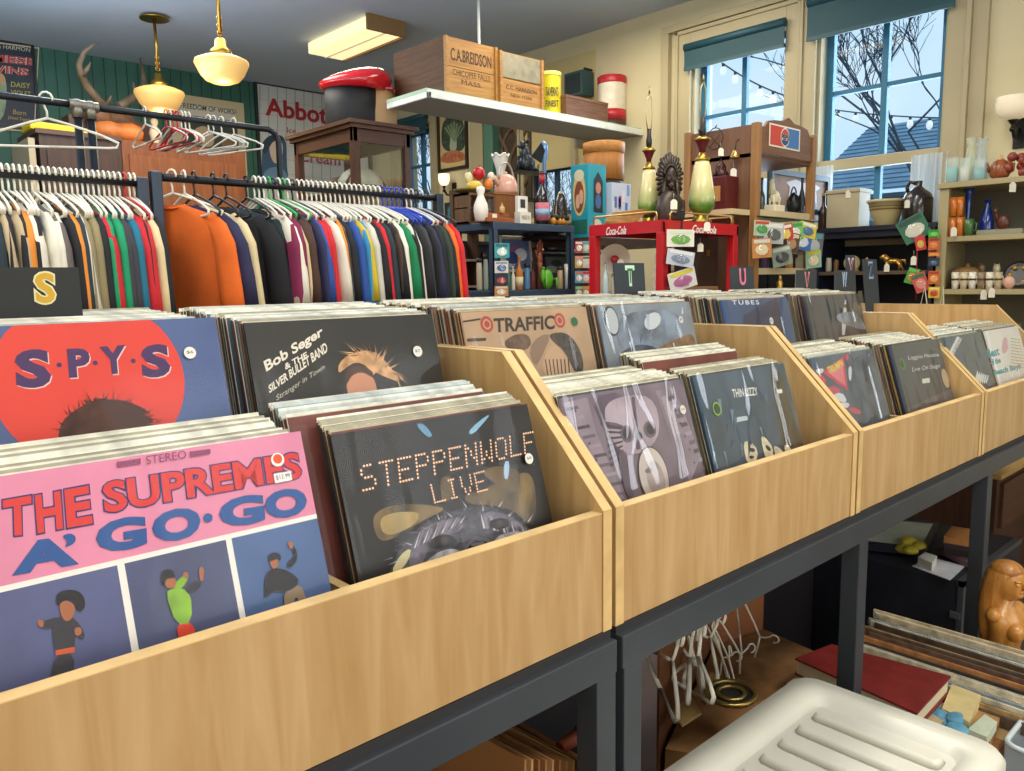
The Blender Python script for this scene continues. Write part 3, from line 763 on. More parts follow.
c.sticker(*z((563, 153))[0], .0085, '#2c6a4a', 'dot_sticker')
c.done(bump=.25, boost=.02)

c = Cover(.502, .262, ZBK, BL, M('#8c98a6', .4, var=.35, scale=9), 'silvery grey record album in crinkled plastic with a pale egg shape')
z = Zm(420, 280, .2734)
c.poly(z((700, 130), (900, 100), (960, 140), (960, 240), (740, 300)), M('#77869a', .4, var=.5, scale=25), 2)
c.poly(z((720, 270), (800, 230), (880, 250), (900, 330), (740, 330)), M('#46536a', .4, var=.5, scale=30), 2)
c.poly(z((860, 250), (940, 215), (1000, 190), (1010, 260), (900, 290)), M('#8a6a4e', .5, var=.4, scale=40), 2)
c.ellpx(*z((700, 150))[0], .022, .030, M('#3c4652', .4), n=30); c.ellpx(*z((702, 150))[0], .018, .026, M('#c3cad0', .3), n=30)
c.ellpx(*z((850, 150))[0], .030, .016, M('#d4dbe2', .3), n=24, rot=.3)
for i in range(9):
    a, b2 = R.uniform(720, 940), R.uniform(120, 300)
    c.poly(z((a, b2), (a+R.uniform(5, 14), b2+3), (a+R.uniform(-10, 20), b2+R.uniform(30, 70))), M(R.choice(['#dfe6ee', '#b9c6d4', '#566478']), .3))
c.sticker(*z((952, 146))[0], .008, '#e9e6de', txt='$9')
c.done(bump=.9, boost=.10)

c = Cover(.170, .028, ZF, FL, M('#7a6d7e', .45, var=.3, scale=10), 'mauve grey record album with riveted plates around an oval mirror shape')
z = Zm(540, 330, .3125)
m1 = M('#5a4f60', .45, var=.35, scale=16); m2 = M('#a89aa8', .4, var=.25, scale=14); m3 = M('#8d8090', .45, var=.3, scale=16)
c.poly(z((70, 235), (150, 215), (180, 330), (270, 540), (220, 560)), m3); c.poly(z((160, 215), (270, 195), (300, 300), (260, 420), (210, 330)), m1, 1)
c.poly(z((370, 195), (430, 185), (520, 400), (480, 490), (430, 380)), m3); c.poly(z((385, 215), (410, 210), (455, 330), (430, 340)), m2)
c.poly(z((210, 220), (360, 200), (390, 330), (330, 400), (250, 390), (205, 300)), m2, 2)
c.poly(z((190, 290), (260, 300), (270, 320), (200, 315)), m1, 1)
for i in range(10):
    a0 = 80+i*9; c.poly(z((a0+i*9, 250+i*30), (a0+i*9+40, 242+i*30), (a0+i*9+44, 252+i*30), (a0+i*9+4, 260+i*30)), M(['#6a5e70', '#9c90a0', '#50465a'][i % 3], .4))
for i in range(9):
    c.poly(z((405+i*14, 215+i*28), (432+i*12, 210+i*28), (436+i*12, 222+i*28), (410+i*14, 228+i*28)), M(['#584c5e', '#a094a4', '#6e6274'][i % 3], .4))
for i in range(7):
    c.poly(z((205+i*3, 300+i*22), (262, 312+i*14), (262, 318+i*14), (206+i*3, 308+i*22)), M('#4a4052', .4))
c.poly(z((292, 215), (300, 214), (318, 380), (308, 384)), M('#5c5064', .4)); c.poly(z((300, 330), (322, 326), (326, 352), (304, 356)), M('#4a4052', .4), 1)
for p in ((275, 333), (350, 318)):
    c.ellpx(*z(p)[0], .0145, .0135, M('#6d6272', .4)); c.ellpx(*z(p)[0], .010, .009, M('#3f3644', .4))
c.ellpx(*z((362, 468))[0], .037, .048, M('#3b3340', .4), n=40); c.ellpx(*z((362, 468))[0], .035, .046, M('#c2b9b6', .35, var=.15, scale=18), n=40)
c.ellpx(*z((368, 478))[0], .022, .030, M('#a29694', .35, var=.2, scale=30), n=30); c.ellpx(*z((345, 450))[0], .010, .004, M('#7e7274', .4), n=16)
for i in range(6): c.ellpx(*z((415+i*15, 215+i*42))[0], .002, .002, M('#4a4050'), n=10)
for i in range(5): c.ellpx(*z((110+i*22, 260+i*52))[0], .002, .002, M('#4a4050'), n=10)
c.poly(z((240, 395), (270, 380), (300, 530), (275, 545)), m1, 1)
c.sticker(*z((452, 256))[0], .0078, '#e9e6de', txt='$10')
c.done(bump=.85, boost=.08)

c = Cover(.507, .026, ZF, FL, M('#3f5568', .4, var=.35, scale=12), 'teal blue record album with white title and a row of pale faces', w=.315)
z = Zm(540, 330, .3125)
c.poly(z((735, 130), (765, 130), (870, 380), (780, 400)), M('#4b4438', .45, var=.3, scale=15))
T1('title_lettering', c, 'THIN LIZZY', z((612, 190), (692, 183), (698, 208), (618, 217)), M('#e6e8e6'), M('#28323c'), .02, .01)
c.poly(z((622, 280), (662, 275), (665, 288), (625, 296)), M('#c0cdd4'))
for q in (((648, 360), (670, 354), (698, 385), (690, 425), (662, 432)), ((705, 345), (715, 338), (745, 375), (745, 412), (722, 418)), ((745, 375), (756, 370), (780, 392), (778, 404), (755, 408)), ((780, 370), (790, 366), (806, 386), (800, 395), (785, 398))):
    c.poly(z(*q), M('#e0d6b8', .5, var=.2, scale=60), 1)
for q in (((665, 375), (688, 380), (685, 392), (668, 388)), ((720, 365), (738, 378), (736, 390), (722, 380)), ((668, 402), (684, 402), (682, 412), (670, 412))): c.poly(z(*q), M('#2b3540', .5), 1)
for i in range(14):
    a, b2 = R.uniform(500, 720), R.uniform(200, 400)
    c.poly(z((a, b2), (a+R.uniform(4, 12), b2+2), (a+R.uniform(-6, 16), b2+R.uniform(20, 60))), M(R.choice(['#6f8ba0', '#8fa8ba', '#2c3c4c', '#56708a']), .35))
c.sticker(*z((563, 253))[0], .0125, '#86b34a', 'dot_sticker'); c.sticker(*z((563, 253))[0], .0095, '#1e4a2c', 'dot_sticker')
u, v = c.uv(*z((763, 197))[0]); MB(M('#e8e6dc')).face([c.pl.at(u-.009, v-.004, .003), c.pl.at(u+.009, v-.004, .003), c.pl.at(u+.009, v+.004, .003), c.pl.at(u-.009, v+.004, .003)]).build('price_tag', c.t, fixn=False)
c.done(bump=.8, boost=.09)

# --- bin three
c = Cover(.93, .262, ZBK, BL, M('#34507c', .4, var=.2, scale=6), 'royal blue record album with white letters on top of a navy diagonal')
z = Zm(680, 270, .17578)
c.poly(z((440, 210), (550, 150), (560, 260), (600, 410), (360, 330), (360, 260)), M('#232c52', .4), 0)
c.poly(z((520, 170), (555, 165), (600, 410), (560, 330)), M('#2f2440', .4))
c.text('title_lettering', 'TUBES', z((292, 172), (445, 172), (450, 196), (296, 198)), M('#d5e0ea'), off=.02, spacing=1.3)
c.sticker(*z((518, 290))[0], .009, '#dcdcd6', txt='$5')
c.done(bump=.65, boost=.07)
c = Cover(1.330, .262, ZBK, BL, M('#3d4250', .4, var=.45, scale=10), 'dark slate record album with a pale vertical streak', w=.33)
z = Zm(680, 270, .17578)
c.poly(z((935, 170), (948, 170), (942, 370), (915, 370)), M('#c9d0d6', .3), 1)
c.poly(z((880, 250), (1000, 230), (1200, 300), (1200, 330), (900, 300)), M('#7b8794', .3, var=.5, scale=20), 2)
c.poly(z((900, 200), (1020, 180), (1100, 215), (1000, 240)), M('#5b5048', .4, var=.4, scale=20), 2)
c.done(bump=1.0, boost=.09)

c = Cover(.935, .028, ZF, FL, M('#4d5c72', .4, var=.35, scale=11), 'colourful record album with a pink and red triangle emblem')
z = Zm(780, 320, .20508)
pk = M('#c24a66', .4); 
c.poly(z((205, 255), (310, 175), (330, 345)), M('#c0405c', .4)); c.poly(z((228, 252), (302, 192), (318, 322)), M('#d7798a', .4)); 
c.text('title_lettering', 'TRIUMPH', z((226, 232), (300, 190), (310, 225), (240, 268)), M('#e4cf6a'), off=.03)
for q in (((150, 280), (200, 260), (230, 300), (200, 320)), ((225, 330), (270, 320), (300, 350), (240, 362)), ((310, 170), (335, 165), (330, 200), (318, 196)), ((330, 425), (380, 430), (400, 460), (350, 455))): c.poly(z(*q), pk, 1)
for q in (((170, 240), (215, 235), (205, 262), (180, 262)), ((240, 370), (300, 350), (330, 400), (290, 400)), ((330, 230), (350, 225), (345, 300), (334, 290)), ((290, 400), (340, 405), (330, 430), (300, 425))): c.poly(z(*q), M('#cfd6de', .35), 1)
c.poly(z((345, 200), (400, 160), (430, 200), (500, 480), (420, 500), (380, 330)), M('#46566a', .4, var=.5, scale=20), 1)
c.done(bump=.85, boost=.08)
c = Cover(1.335, .026, ZF, FL, M('#3a4657', .4, var=.2, scale=9), 'blue-grey record album with two lines of white script', w=.325)
c.text('title_lettering', 'Loggins Messina', z((620, 175), (770, 160), (775, 182), (625, 200)), M('#d8dde0'), shear=.2)
c.text('title_lettering', 'Live On Stage', z((640, 232), (775, 212), (780, 238), (645, 258)), M('#d8dde0'), shear=.2)
c.poly(z((692, 288), (728, 282), (730, 305), (694, 310)), M('#d6d6cc'))
c.ellpx(*z((806, 285))[0], .021, .026, M('#b9a98c', .5)); 
c.poly(z((620, 430), (850, 330), (860, 390), (600, 470)), M('#5b5f68', .4, var=.3, scale=20))
c.sticker(*z((594, 215))[0], .016, '#3f7f3c', 'dot_sticker'); c.sticker(*z((592, 215))[0], .010, '#1b3a22', 'dot_sticker')
c.done(bump=.65, boost=.07)

# --- bin four
c = Cover(1.69, .028, ZF, FL, M('#3f5b72', .4, var=.3, scale=8), 'slate blue record album with a white slanted side banner', w=.32)
z = Zm(850, 270, .16992)
c.poly(z((582, 485), (630, 390), (658, 405), (605, 512)), M('#dfe3e4'))
c.text('title_lettering', 'HUDSON', z((596, 492), (640, 400), (652, 408), (610, 506)), M('#3a4a58'))
for i in range(6): c.poly(z((735+i*12, 640+i*4), (750+i*12, 590+i*6), (756+i*12, 620), (742+i*12, 670)), M('#e3e6e4'))
c.done(bump=.66, boost=.08)
c = Cover(2.045, .028, ZF, FL, M('#e6e6e2', .45, var=.08, scale=8), 'white record album with turquoise lettering', w=.33)
tq = M('#3f9dac')
c.text('title_lettering', 'Best', z((800, 470), (870, 450), (880, 500), (815, 520)), tq, off=.03)
c.text('title_lettering', 'of the', z((820, 530), (880, 512), (888, 545), (830, 562)), tq, off=.03)
c.text('title_lettering', 'Beach Boys', z((840, 590), (1000, 545), (1006, 590), (850, 630)), tq, off=.04)
c.poly(z((900, 400), (925, 395), (930, 480), (890, 495)), M('#d8a7b4'), 1)
for i in range(10): c.poly(z((945, 400+i*18), (1000+i*4, 410+i*18), (1000+i*4, 414+i*18), (946, 405+i*18)), M('#b9a878'))
c.done(bump=.4, boost=.03)

# stacks behind the covers
stack(-.5575, ZF, .033, .145, 15, FL, LIGHT, 'behind the pink front album', rad(12))
stack(-.5575, ZBK, .262, .50, 22, BL, LIGHT, 'behind the red circle album', rad(10))
stack(-.2075, ZBK, .265, .50, 24, BL, LIGHT[:6]+['#8fa5a8', '#5a5248', '#34322f'], 'behind the black album with white script', rad(10))
stack(-.2075, ZF, .036, .065, 5, FL, LIGHT+['#34322f'], 'directly behind the wolf album')
stack(-.235, ZF+.012, .085, .150, 9, FL, ['#c9c2ae', '#5a5248', '#8fa5a8', '#34322f', '#d8cfb8'], 'a little above and behind the wolf album', rad(13))
stack(.165, ZBK, .272, .52, 26, BL, WARM+LIGHT[:3], 'behind the tan pen-drawing album', rad(10))
stack(.497, ZBK, .272, .52, 26, BL, WARM, 'behind the silvery crinkled album', rad(10))
stack(.170, ZF, .036, .150, 15, FL, LIGHT[:5], 'behind the mauve album', rad(12))
stack(.503, ZF, .034, .07, 5, FL, LIGHT+WARM, 'behind the teal blue album')
stack(.450, ZF+.022, .095, .165, 8, FL, ['#8c8a76', '#5a5248', '#c9c2ae', '#7f7a62', '#d8cfb8'], 'raised behind the teal blue album', rad(13))
stack(.93, ZBK, .272, .52, 25, BL, WARM+LIGHT[:2], 'behind the royal blue album', rad(10))
stack(1.345, ZBK, .272, .52, 26, BL, WARM, 'behind the dark slate album', rad(10))
stack(.935, ZF, .036, .17, 14, FL, LIGHT[:5]+['#8fa5a8'], 'behind the pink triangle album', rad(12))
stack(1.32, ZF, .034, .17, 15, FL, WARM+LIGHT[:4], 'behind the blue-grey script album', rad(12))
stack(1.68, ZF, .036, .17, 12, FL, LIGHT[:5]+['#8fa5a8'], 'behind the white banner album', rad(12))
stack(2.04, ZF, .036, .17, 12, FL, LIGHT[:6], 'behind the turquoise lettered album', rad(12))

# --- letter divider cards standing at the back of the stacks
def card(ch, px, py, w, h, colr, lab, Y=.60, tilt=.0):
    py -= 2.5
    P = at(px, py, 'y', Y)   # bottom centre in view
    z0 = P.z-.25; t = thing('divider_card', lab, 'divider card', (P.x, Y, z0), 'letter divider cards')
    pl = Plane((P.x-w/2, Y, z0), (1, 0, 0), (tilt, .08, 1))
    b = MB(M('#333c44', .6)); b.prism(rect4(pl, 0, w, 0, .25+h, 0), pl.n*-.004); b.build('card', t)
    vb = .25+h*.22; vt = .25+h*.86; ww = h*.42
    b = MB(M(colr[1])); text_bm(b, ch, rect4(pl, w*.5-ww*.5-.004, w*.5+ww*.5+.004, vb-.004, vt+.004, 0), off=.05, push=.0010, n=pl.n)
    b.use(M(colr[0])); text_bm(b, ch, rect4(pl, w*.5-ww*.5+.004, w*.5+ww*.5-.004, vb+.004, vt-.004, 0), off=.02, push=.0018, n=pl.n)
    b.build('letter', t, fixn=False)
card('T', 637, 293, .12, .070, ('#1e7a42', '#d6efd8'), 'dark card with green letter T standing before the red drinks stand', .58)
card('U', 749, 291, .125, .066, ('#7c2444', '#e58aa2'), 'dark card with maroon letter U on top of the stacks', .58)
card('V', 808, 293, .135, .070, ('#8c3038', '#e0a0a0'), 'dark card with red letter V, leaning right', .58, .12)
card('W', 846, 292, .14, .070, ('#2f6ea8', '#cfe2f2'), 'dark card with blue letter W, leaning right', .58, .12)
# big S card
P = at(41, 309, 'y', .47)
t = thing('divider_card', 'wide black card with yellow striped letter S at the left end', 'divider card', (P.x, .47, 1.25), 'letter divider cards')
pl = Plane((at(-40, 300, 'y', .47).x, .47, 1.25), (1, 0, 0), (0, .05, 1))
x1 = at(82, 290, 'y', .47).x - pl.o.x; zt = at(40, 267, 'y', .47).z-1.25
MB(M('#1e2022', .6)).prism(rect4(pl, 0, x1, 0, zt, 0), pl.n*-.004).build('card', t)
q = [pl.pt(*p) for p in ((32, 271), (56, 271), (57, 305), (34, 305))]
b = MB(M('#e8e0b0')); text_bm(b, 'S', q, off=.07, push=.001, n=pl.n)
q = [pl.pt(*p) for p in ((34, 273), (54, 273), (55, 303), (36, 303))]
b.use(M('#d2a522', .5)); text_bm(b, 'S', q, off=.03, push=.002, n=pl.n); b.build('letter', t, fixn=False)
# ================================================================== CLOTHES RACKS
m_pipe = M('#26282c', .4, .5); m_pipe2 = M('#3c4654', .4, .5)
RY = 2.2
def railpts(px0, py0, px1, py1, Y): return at(px0, py0, 'y', Y), at(px1, py1, 'y', Y)
A0, A1 = railpts(155, 178, 438, 197, RY); RZ = (A0.z+A1.z)/2
XR0, XR1 = A0.x, A1.x
L1 = at(141, 183, 'y', RY); LZ = L1.z; XL1 = L1.x; XL0 = XL1-1.15
def rack(x0, x1, y, z, lab, ends=(1, 1), r=.014, mat=m_pipe):
    t = thing('clothes_rack', lab, 'clothes rack', ((x0+x1)/2, y, 0))
    MB(mat).tube([(x0, y, z), (x1, y, z)], r, 10).build('rail', t)
    for k, x in enumerate((x0, x1)):
        if ends[k]: MB(m_pipe2).box(x-.018, x+.018, y-.018, y+.018, 0, z+.018, bev=.004).build('post', t)
        MB(mat).tube([(x, y-.28, .03), (x, y+.28, .03)], .016, 8).build('foot', t)
    return t
rack(XR0, XR1, RY, RZ, 'long black garment rack at centre crowded with colourful shirts')
rack(XL0, XL1, RY-.0, LZ, 'black garment rack at the left crowded with shirts on white hangers')
# upper pipe racks behind
Ya = 2.93
U0, U1 = at(90, 107, 'y', Ya), at(278, 131, 'y', Ya)
def piperack(x0, x1, y, z, postx, lab, bend):
    t = thing('pipe_rack', lab, 'clothes rack', (postx, y, 0), 'pipe racks behind the shirts')
    pts = [(x0, y, z), (x1, y, z)]
    if bend: pts = [(x0, y, z), (x1-.05, y, z), (x1-.015, y, z-.015), (x1, y, z-.05), (x1, y, 0)]
    MB(M('#2f3338', .4, .6)).tube(pts, .014, 10).build('rail', t)
    MB(M('#2f3338', .4, .6)).tube([(postx, y, z), (postx, y, 0)], .016, 10).build('post', t)
    b = MB(M('#8a8478', .4, .7)); b.tube([(postx-.03, y, z), (postx+.03, y, z)], .021, 10); b.tube([(postx, y, z+.0), (postx, y, z-.05)], .021, 10); b.ball((postx, y, z), .024, 10, 8); b.build('elbow_fitting', t)
piperack(U0.x, U1.x, Ya, U0.z, U0.x, 'dark pipe rack with red and white empty hangers', True)
V0, V1 = at(-60, 90, 'y', Ya), at(77, 105, 'y', Ya)
piperack(V0.x, V1.x, Ya, V1.z, V1.x, 'dark pipe rack at far left with one large white hanger', False)

# ---- hangers: plane is local YZ (perpendicular to the rail) with origin on the rail top
def hanger_mesh(mat, hw=.20, drop=.09, r=.0045, bar=True):
    b = MB(mat); pts = []
    for k in range(11):
        a = rad(-60+k*24); pts.append((0, .020*math.cos(a)*-1, .0+.020*math.sin(a)-.004))
    pts = [(0, .019*math.sin(rad(a)), .019*math.cos(rad(a))-.004) for a in (-110, -80, -45, -10, 25, 60, 95, 125, 155)]
    pts += [(0, .0, -.045), (0, 0, -.07)]
    b.tube(pts, r*.8, 6)
    b.tube([(0, 0, -.065), (0, -hw*.3, -.082), (0, -hw*.75, -.112), (0, -hw, -.135), (0, -hw*.97, -.150), (0, -hw*.85, -.152)]+([(0, 0, -.152)] if bar else []), r, 6)
    b.tube([(0, 0, -.065), (0, hw*.3, -.082), (0, hw*.75, -.112), (0, hw, -.135), (0, hw*.97, -.150), (0, hw*.85, -.152)]+([(0, 0, -.152)] if bar else []), r, 6)
    o = b.build('hanger', origin=(0, 0, 0)); me = o.data; bpy.data.objects.remove(o); return me
HC = {'white': M('#ece6d6', .35), 'black': M('#232326', .4), 'blue': M('#2444b8', .35), 'red': M('#c8202c', .35), 'green': M('#2fae4a', .35), 'clear': M('#cfd3d6', .3)}
HMsh = {k: hanger_mesh(m) for k, m in HC.items()}
def hanger(x, y, z, c, lab, grp, rz=0, ry=0, s=1):
    o = bpy.data.objects.new('clothes_hanger', HMsh[c]); col.objects.link(o); o.location = (x, y, z); o.rotation_euler = (0, ry, rz); o.scale = (s, s, s)
    return tag(o, lab, 'hanger', grp)

# ---- shirts: loft in local frame, collar at origin, hanging down -z, shoulders along y
def shirt_mesh(hexc_, seed, length=.66, hw=.225, sleeve=.26, patt=None, shorts=True):
    rr = random.Random(seed); m = M(hexc_, .85, var=.12, scale=9, bump=.15, bscale=20)
    b = MB(m); NS = 26
    lv = [(-.0, .055, .016), (-.012, .09, .018), (-.03, .15, .02), (-.05, .195, .022), (-.075, hw, .024), (-.14, hw*.96, .026), (-.24, hw*.95, .026), (-.36, hw*.97, .027), (-.50, hw*1.0, .029), (-length, hw*1.02, .031)]
    ph = rr.uniform(0, 6); rings = []
    for i, (z, w, t) in enumerate(lv):
        ring = []
        for k in range(NS):
            a = 2*math.pi*k/NS; y = w*math.cos(a); f = abs(z)/length
            x = t*math.sin(a)*(1+.25*math.sin(5*a+ph))+.010*f*math.sin(y*30+ph)
            ring.append(b.bm.verts.new((x, y, z-.10)))
        rings.append(ring)
    for i in range(len(rings)-1):
        p, q = rings[i], rings[i+1]
        b._faces([b.bm.faces.new([p[k], p[(k+1) % NS], q[(k+1) % NS], q[k]]) for k in range(NS)], True)
    b._faces([b.bm.faces.new(rings[-1])])
    for sg in (-1, 1):
        S = 12; sl = [((.150, -.050), .05, .018), ((.195, -.085), .062, .02), ((.225, -.15), .068, .021), ((.245, -.15-sleeve*.5), .068, .022), ((.258, -.13-sleeve), .066, .023)]
        rg = []
        for i, ((y, z), w, t) in enumerate(sl):
            ang = rad(35+i*10); ring = []
            for k in range(S):
                a = 2*math.pi*k/S; u = w*math.cos(a)*(.8 if i else 1); x = t*math.sin(a)*(1+.2*math.sin(3*a+ph))
                ring.append(b.bm.verts.new((x+.004*math.sin(i+ph), sg*(y+u*math.sin(ang)), z-.10+u*math.cos(ang)*.5)))
            rg.append(ring)
        for i in range(len(rg)-1):
            p, q = rg[i], rg[i+1]
            b._faces([b.bm.faces.new([p[k], p[(k+1) % S], q[(k+1) % S], q[k]]) for k in range(S)], True)
        b._faces([b.bm.faces.new(rg[-1])])
    # neck rib
    b.use(M(hexc_, .8, var=.3, scale=30))
    b.tube([(.021*math.sin(a), .057*math.cos(a), -.100-.012*abs(math.sin(a))) for a in [k*math.pi/10 for k in range(20)]], .004, 5, closed=True)
    o = b.build('shirt', origin=(0, 0, 0), fixn=True); me = o.data; bpy.data.objects.remove(o); return me
SMs = {}
def shirt(x, y, z, c, lab, grp, rz=0, seed=0, hw=.225, sleeve=.26):
    k = (c, seed % 3, hw, sleeve)
    if k not in SMs: SMs[k] = shirt_mesh(c, seed % 3+1, hw=hw, sleeve=sleeve)
    o = bpy.data.objects.new('shirt', SMs[k]); col.objects.link(o); o.location = (x, y, z); o.rotation_euler = (0, 0, rz)
    return tag(o, lab, 'shirt', grp)
cn = {}
NM = {'#1d1d20': 'black', '#24333a': 'dark slate', '#b59f7c': 'tan', '#e08830': 'orange', '#ddd6c4': 'cream', '#6a5f5a': 'taupe', '#c9c6bc': 'light grey', '#8d7f5c': 'khaki',
      '#c5232c': 'red', '#159060': 'green', '#3a3a40': 'charcoal', '#1c6d86': 'teal', '#d8c496': 'beige', '#e2671c': 'bright orange', '#2c2c4e': 'navy', '#7c1f48': 'maroon',
      '#4a3228': 'brown', '#2a4f96': 'blue', '#c8b032': 'yellow', '#2f86b0': 'sky blue', '#e6e0ce': 'off white', '#0f7a4a': 'dark green', '#2e3d34': 'forest'}
# left rack
LC = ['#1d1d20', '#24333a', '#b59f7c', '#1d1d20', '#b59f7c', '#1d1d20', '#e08830', '#ddd6c4', '#1d1d20', '#ddd6c4', '#6a5f5a', '#ddd6c4', '#1d1d20', '#e08830', '#c9c6bc', '#24333a', '#8d7f5c', '#8d7f5c', '#1d1d20', '#c5232c', '#159060', '#159060', '#3a3a40', '#3a3a40', '#1c6d86', '#c5232c', '#c5232c', '#1d1d20', '#d8c496', '#1d1d20']
n = len(LC); xa = at(-30, 171, 'y', RY).x; xb = at(134, 182, 'y', RY).x
for i, c in enumerate(LC):
    x = xa+(xb-xa)*i/(n-1)
    dupc = LC.count(c); tot = 'on the left rack'
    j = LC[:i].count(c)
    prev = NM[LC[i-1]] if i else 'rack end'; nxt = NM[LC[i+1]] if i < n-1 else 'end post'
    hc = 'red' if i == 27 else 'white'
    hanger(x, RY, LZ+.014, hc, 'white plastic hanger holding a shirt on the left rack' if hc == 'white' else 'red plastic hanger among white ones on the left rack', 'hangers on the left rack', rz=R.uniform(-.1, .1))
    shirt(x, RY, LZ+.006, c, f'{NM[c]} t-shirt hanging between {prev} and {nxt} on the left rack', 'shirts on the left rack', rz=R.uniform(-.08, .08), seed=i)
# right rack: (photo x of the hook, colour, hanger colour)
RC = [('#e2671c', 'white'), ('#2c2c4e', 'white'), ('#d8c496', 'black'), ('#1d1d20', 'black'), ('#24333a', 'black'), ('#1d1d20', 'black'), ('#d8c496', 'white'), ('#e6e0ce', 'white'), ('#7c1f48', 'white'), ('#7c1f48', 'green'),
      ('#4a3228', 'black'), ('#4a3228', 'white'), ('#2c2c4e', 'green'), ('#2a4f96', 'white'), ('#c5232c', 'black'), ('#c5232c', 'white'), ('#ddd6c4', 'white'), ('#3a3a40', 'white'), ('#e08830', 'white'), ('#1d1d20', 'white'), ('#2a4f96', 'white'), ('#2a4f96', 'white'),
      ('#c8b032', 'white'), ('#2f86b0', 'white'), ('#c9c6bc', 'white'), ('#1d1d20', 'white'), ('#c5232c', 'white'), ('#24333a', 'white'), ('#1d1d20', 'white'), ('#4a3228', 'white'), ('#e6e0ce', 'white'), ('#0f7a4a', 'white'), ('#ddd6c4', 'white'), ('#1d1d20', 'blue'), ('#1d1d20', 'blue'), ('#3a3a40', 'blue'), ('#1d1d20', 'blue'),
      ('#2c2c4e', 'blue'), ('#1d1d20', 'white'), ('#2e3d34', 'clear'), ('#1d1d20', 'black'), ('#e2671c', 'clear'), ('#c5232c', 'black')]
n = len(RC)
fix = {0: 172, 1: 184, 2: 194, 3: 213, 4: 226, 5: 246}
for i, (c, hc) in enumerate(RC):
    px = fix.get(i, 254+(425-254)*(i-6)/(n-7))
    x = at(px, 184, 'y', RY).x
    prev = NM[RC[i-1][0]] if i else 'the end post'; nxt = NM[RC[i+1][0]] if i < n-1 else 'the end post'
    hanger(x, RY, RZ+.014, hc, f'{hc} plastic hanger holding a shirt on the centre rack', f'{hc} hangers on the centre rack', rz=R.uniform(-.08, .08)+(.6 if i in (0,) else .0))
    shirt(x, RY, RZ+.006, c, f'{NM[c]} t-shirt hanging between {prev} and {nxt} on the centre rack', 'shirts on the centre rack', rz=(.38 if i < 3 else .6 if i in (3, 4) else .55 if i == 5 else .25 if i == 6 else R.uniform(-.07, .07)), seed=i, sleeve=(.30, .22, .34)[i % 3])
# empty hangers on the upper racks
hanger(at(46, 102, 'y', Ya).x, Ya, V1.z+.016, 'white', 'large white empty hanger alone on the upper left pipe', 'empty hangers', rz=rad(62), s=1.25)
xs = [(145, 'white', 'lone white empty hanger just below the farther pendant lamp'), (166, 'red', None), (170, 'white', None), (173, 'red', None), (177, 'red', None), (181, 'white', None), (185, 'white', None), (189, 'white', None), (208, 'white', None), (213, 'clear', None), (221, 'white', None), (233, 'white', None)]
for px, c, lab in xs:
    hanger(at(px, 118, 'y', Ya).x, Ya, U0.z+.016, c, lab or f'{c} empty plastic hanger in the row on the upper pipe', None if lab else f'{c} empty hangers on the upper pipe', rz=R.uniform(-.15, .15) if px < 200 else R.uniform(.1, .4), s=.9)

# ================================================================== BACK-LEFT WALL THINGS
def framed(name, lab, cat, pl, u0, u1, v0, v1, fr, bg, fw_=.03, depth=.02):
    c = pl.at((u0+u1)/2, v0); t = thing(name, lab, cat, c)
    b = MB(fr)
    for (a, b_, c_, d) in ((u0, u1, v1-fw_, v1), (u0, u1, v0, v0+fw_), (u0, u0+fw_, v0+fw_, v1-fw_), (u1-fw_, u1, v0+fw_, v1-fw_)): b.prism(rect4(pl, a, b_, c_, d, 0.001), pl.n*depth)
    b.build('frame', t)
    MB(bg).face(rect4(pl, u0+fw_, u1-fw_, v0+fw_, v1-fw_, .006)).build('print', t, fixn=False)
    return t
class Art:
    def __init__(s, pl, t, base=.0066): s.pl, s.t, s.b, s.o = pl, t, MB(), base
    def poly(s, pts, mat, sm=0):
        if sm: pts = smooth_poly(pts, sm)
        s.o += .0002; s.b.use(mat).face([s.pl.pt(x, y, s.o) for x, y in pts]); return s
    def text(s, name, txt, q, mat, off=0, outl=None, oo=.03, **k):
        s.o += .0003; b = MB(mat)
        if outl: b.use(outl); text_bm(b, txt, [s.pl.pt(x, y, 0) for x, y in q], off=off+oo, push=s.o, n=s.pl.n, **k); s.o += .0003
        b.use(mat); text_bm(b, txt, [s.pl.pt(x, y, 0) for x, y in q], off=off, push=s.o, n=s.pl.n, **k); b.build(name, s.t, fixn=False)
    def done(s, name='picture'):
        if len(s.b.bm.faces): s.b.build(name, s.t, fixn=False)
PG = Plane((0, YG-.005, 0), (1, 0, 0), (0, 0, 1))
def fpx(pl, x0, y0, x1, y1):
    a = pl.pt(x0, y0)-pl.o; c = pl.pt(x1, y1)-pl.o
    return a.dot(pl.u), c.dot(pl.u), c.dot(pl.v), a.dot(pl.v)
f_ = fpx(PG, -34, 33, 41, 132)
t = framed('framed_poster', 'dark framed show poster with red outlined lettering on green wall', 'poster', PG, f_[0], f_[1], f_[2], f_[3], M('#151517', .4), M('#2a3442', .5), .02)
a = Art(PG, t); s_ = .2595
zp = lambda *p: [(x*s_, y*s_) for x, y in p]
a.poly(zp((-100, 150), (150, 183), (150, 188), (-100, 155)), M('#d8c8a8')); a.poly(zp((147, 185), (151, 185), (134, 505), (130, 505)), M('#d8c8a8'))
a.text('lettering', 'DEVOTION & HARMONY', zp((-150, 152), (132, 188), (131, 203), (-150, 168)), M('#d8d0b8'))
a.text('lettering', 'SIAMESE', zp((-150, 195), (135, 225), (133, 255), (-150, 225)), M('#c0303a'), .02, M('#e8d8c0'))
a.text('lettering', 'TWINS', zp((-90, 240), (112, 265), (110, 294), (-90, 272)), M('#c0303a'), .02, M('#e8d8c0'))
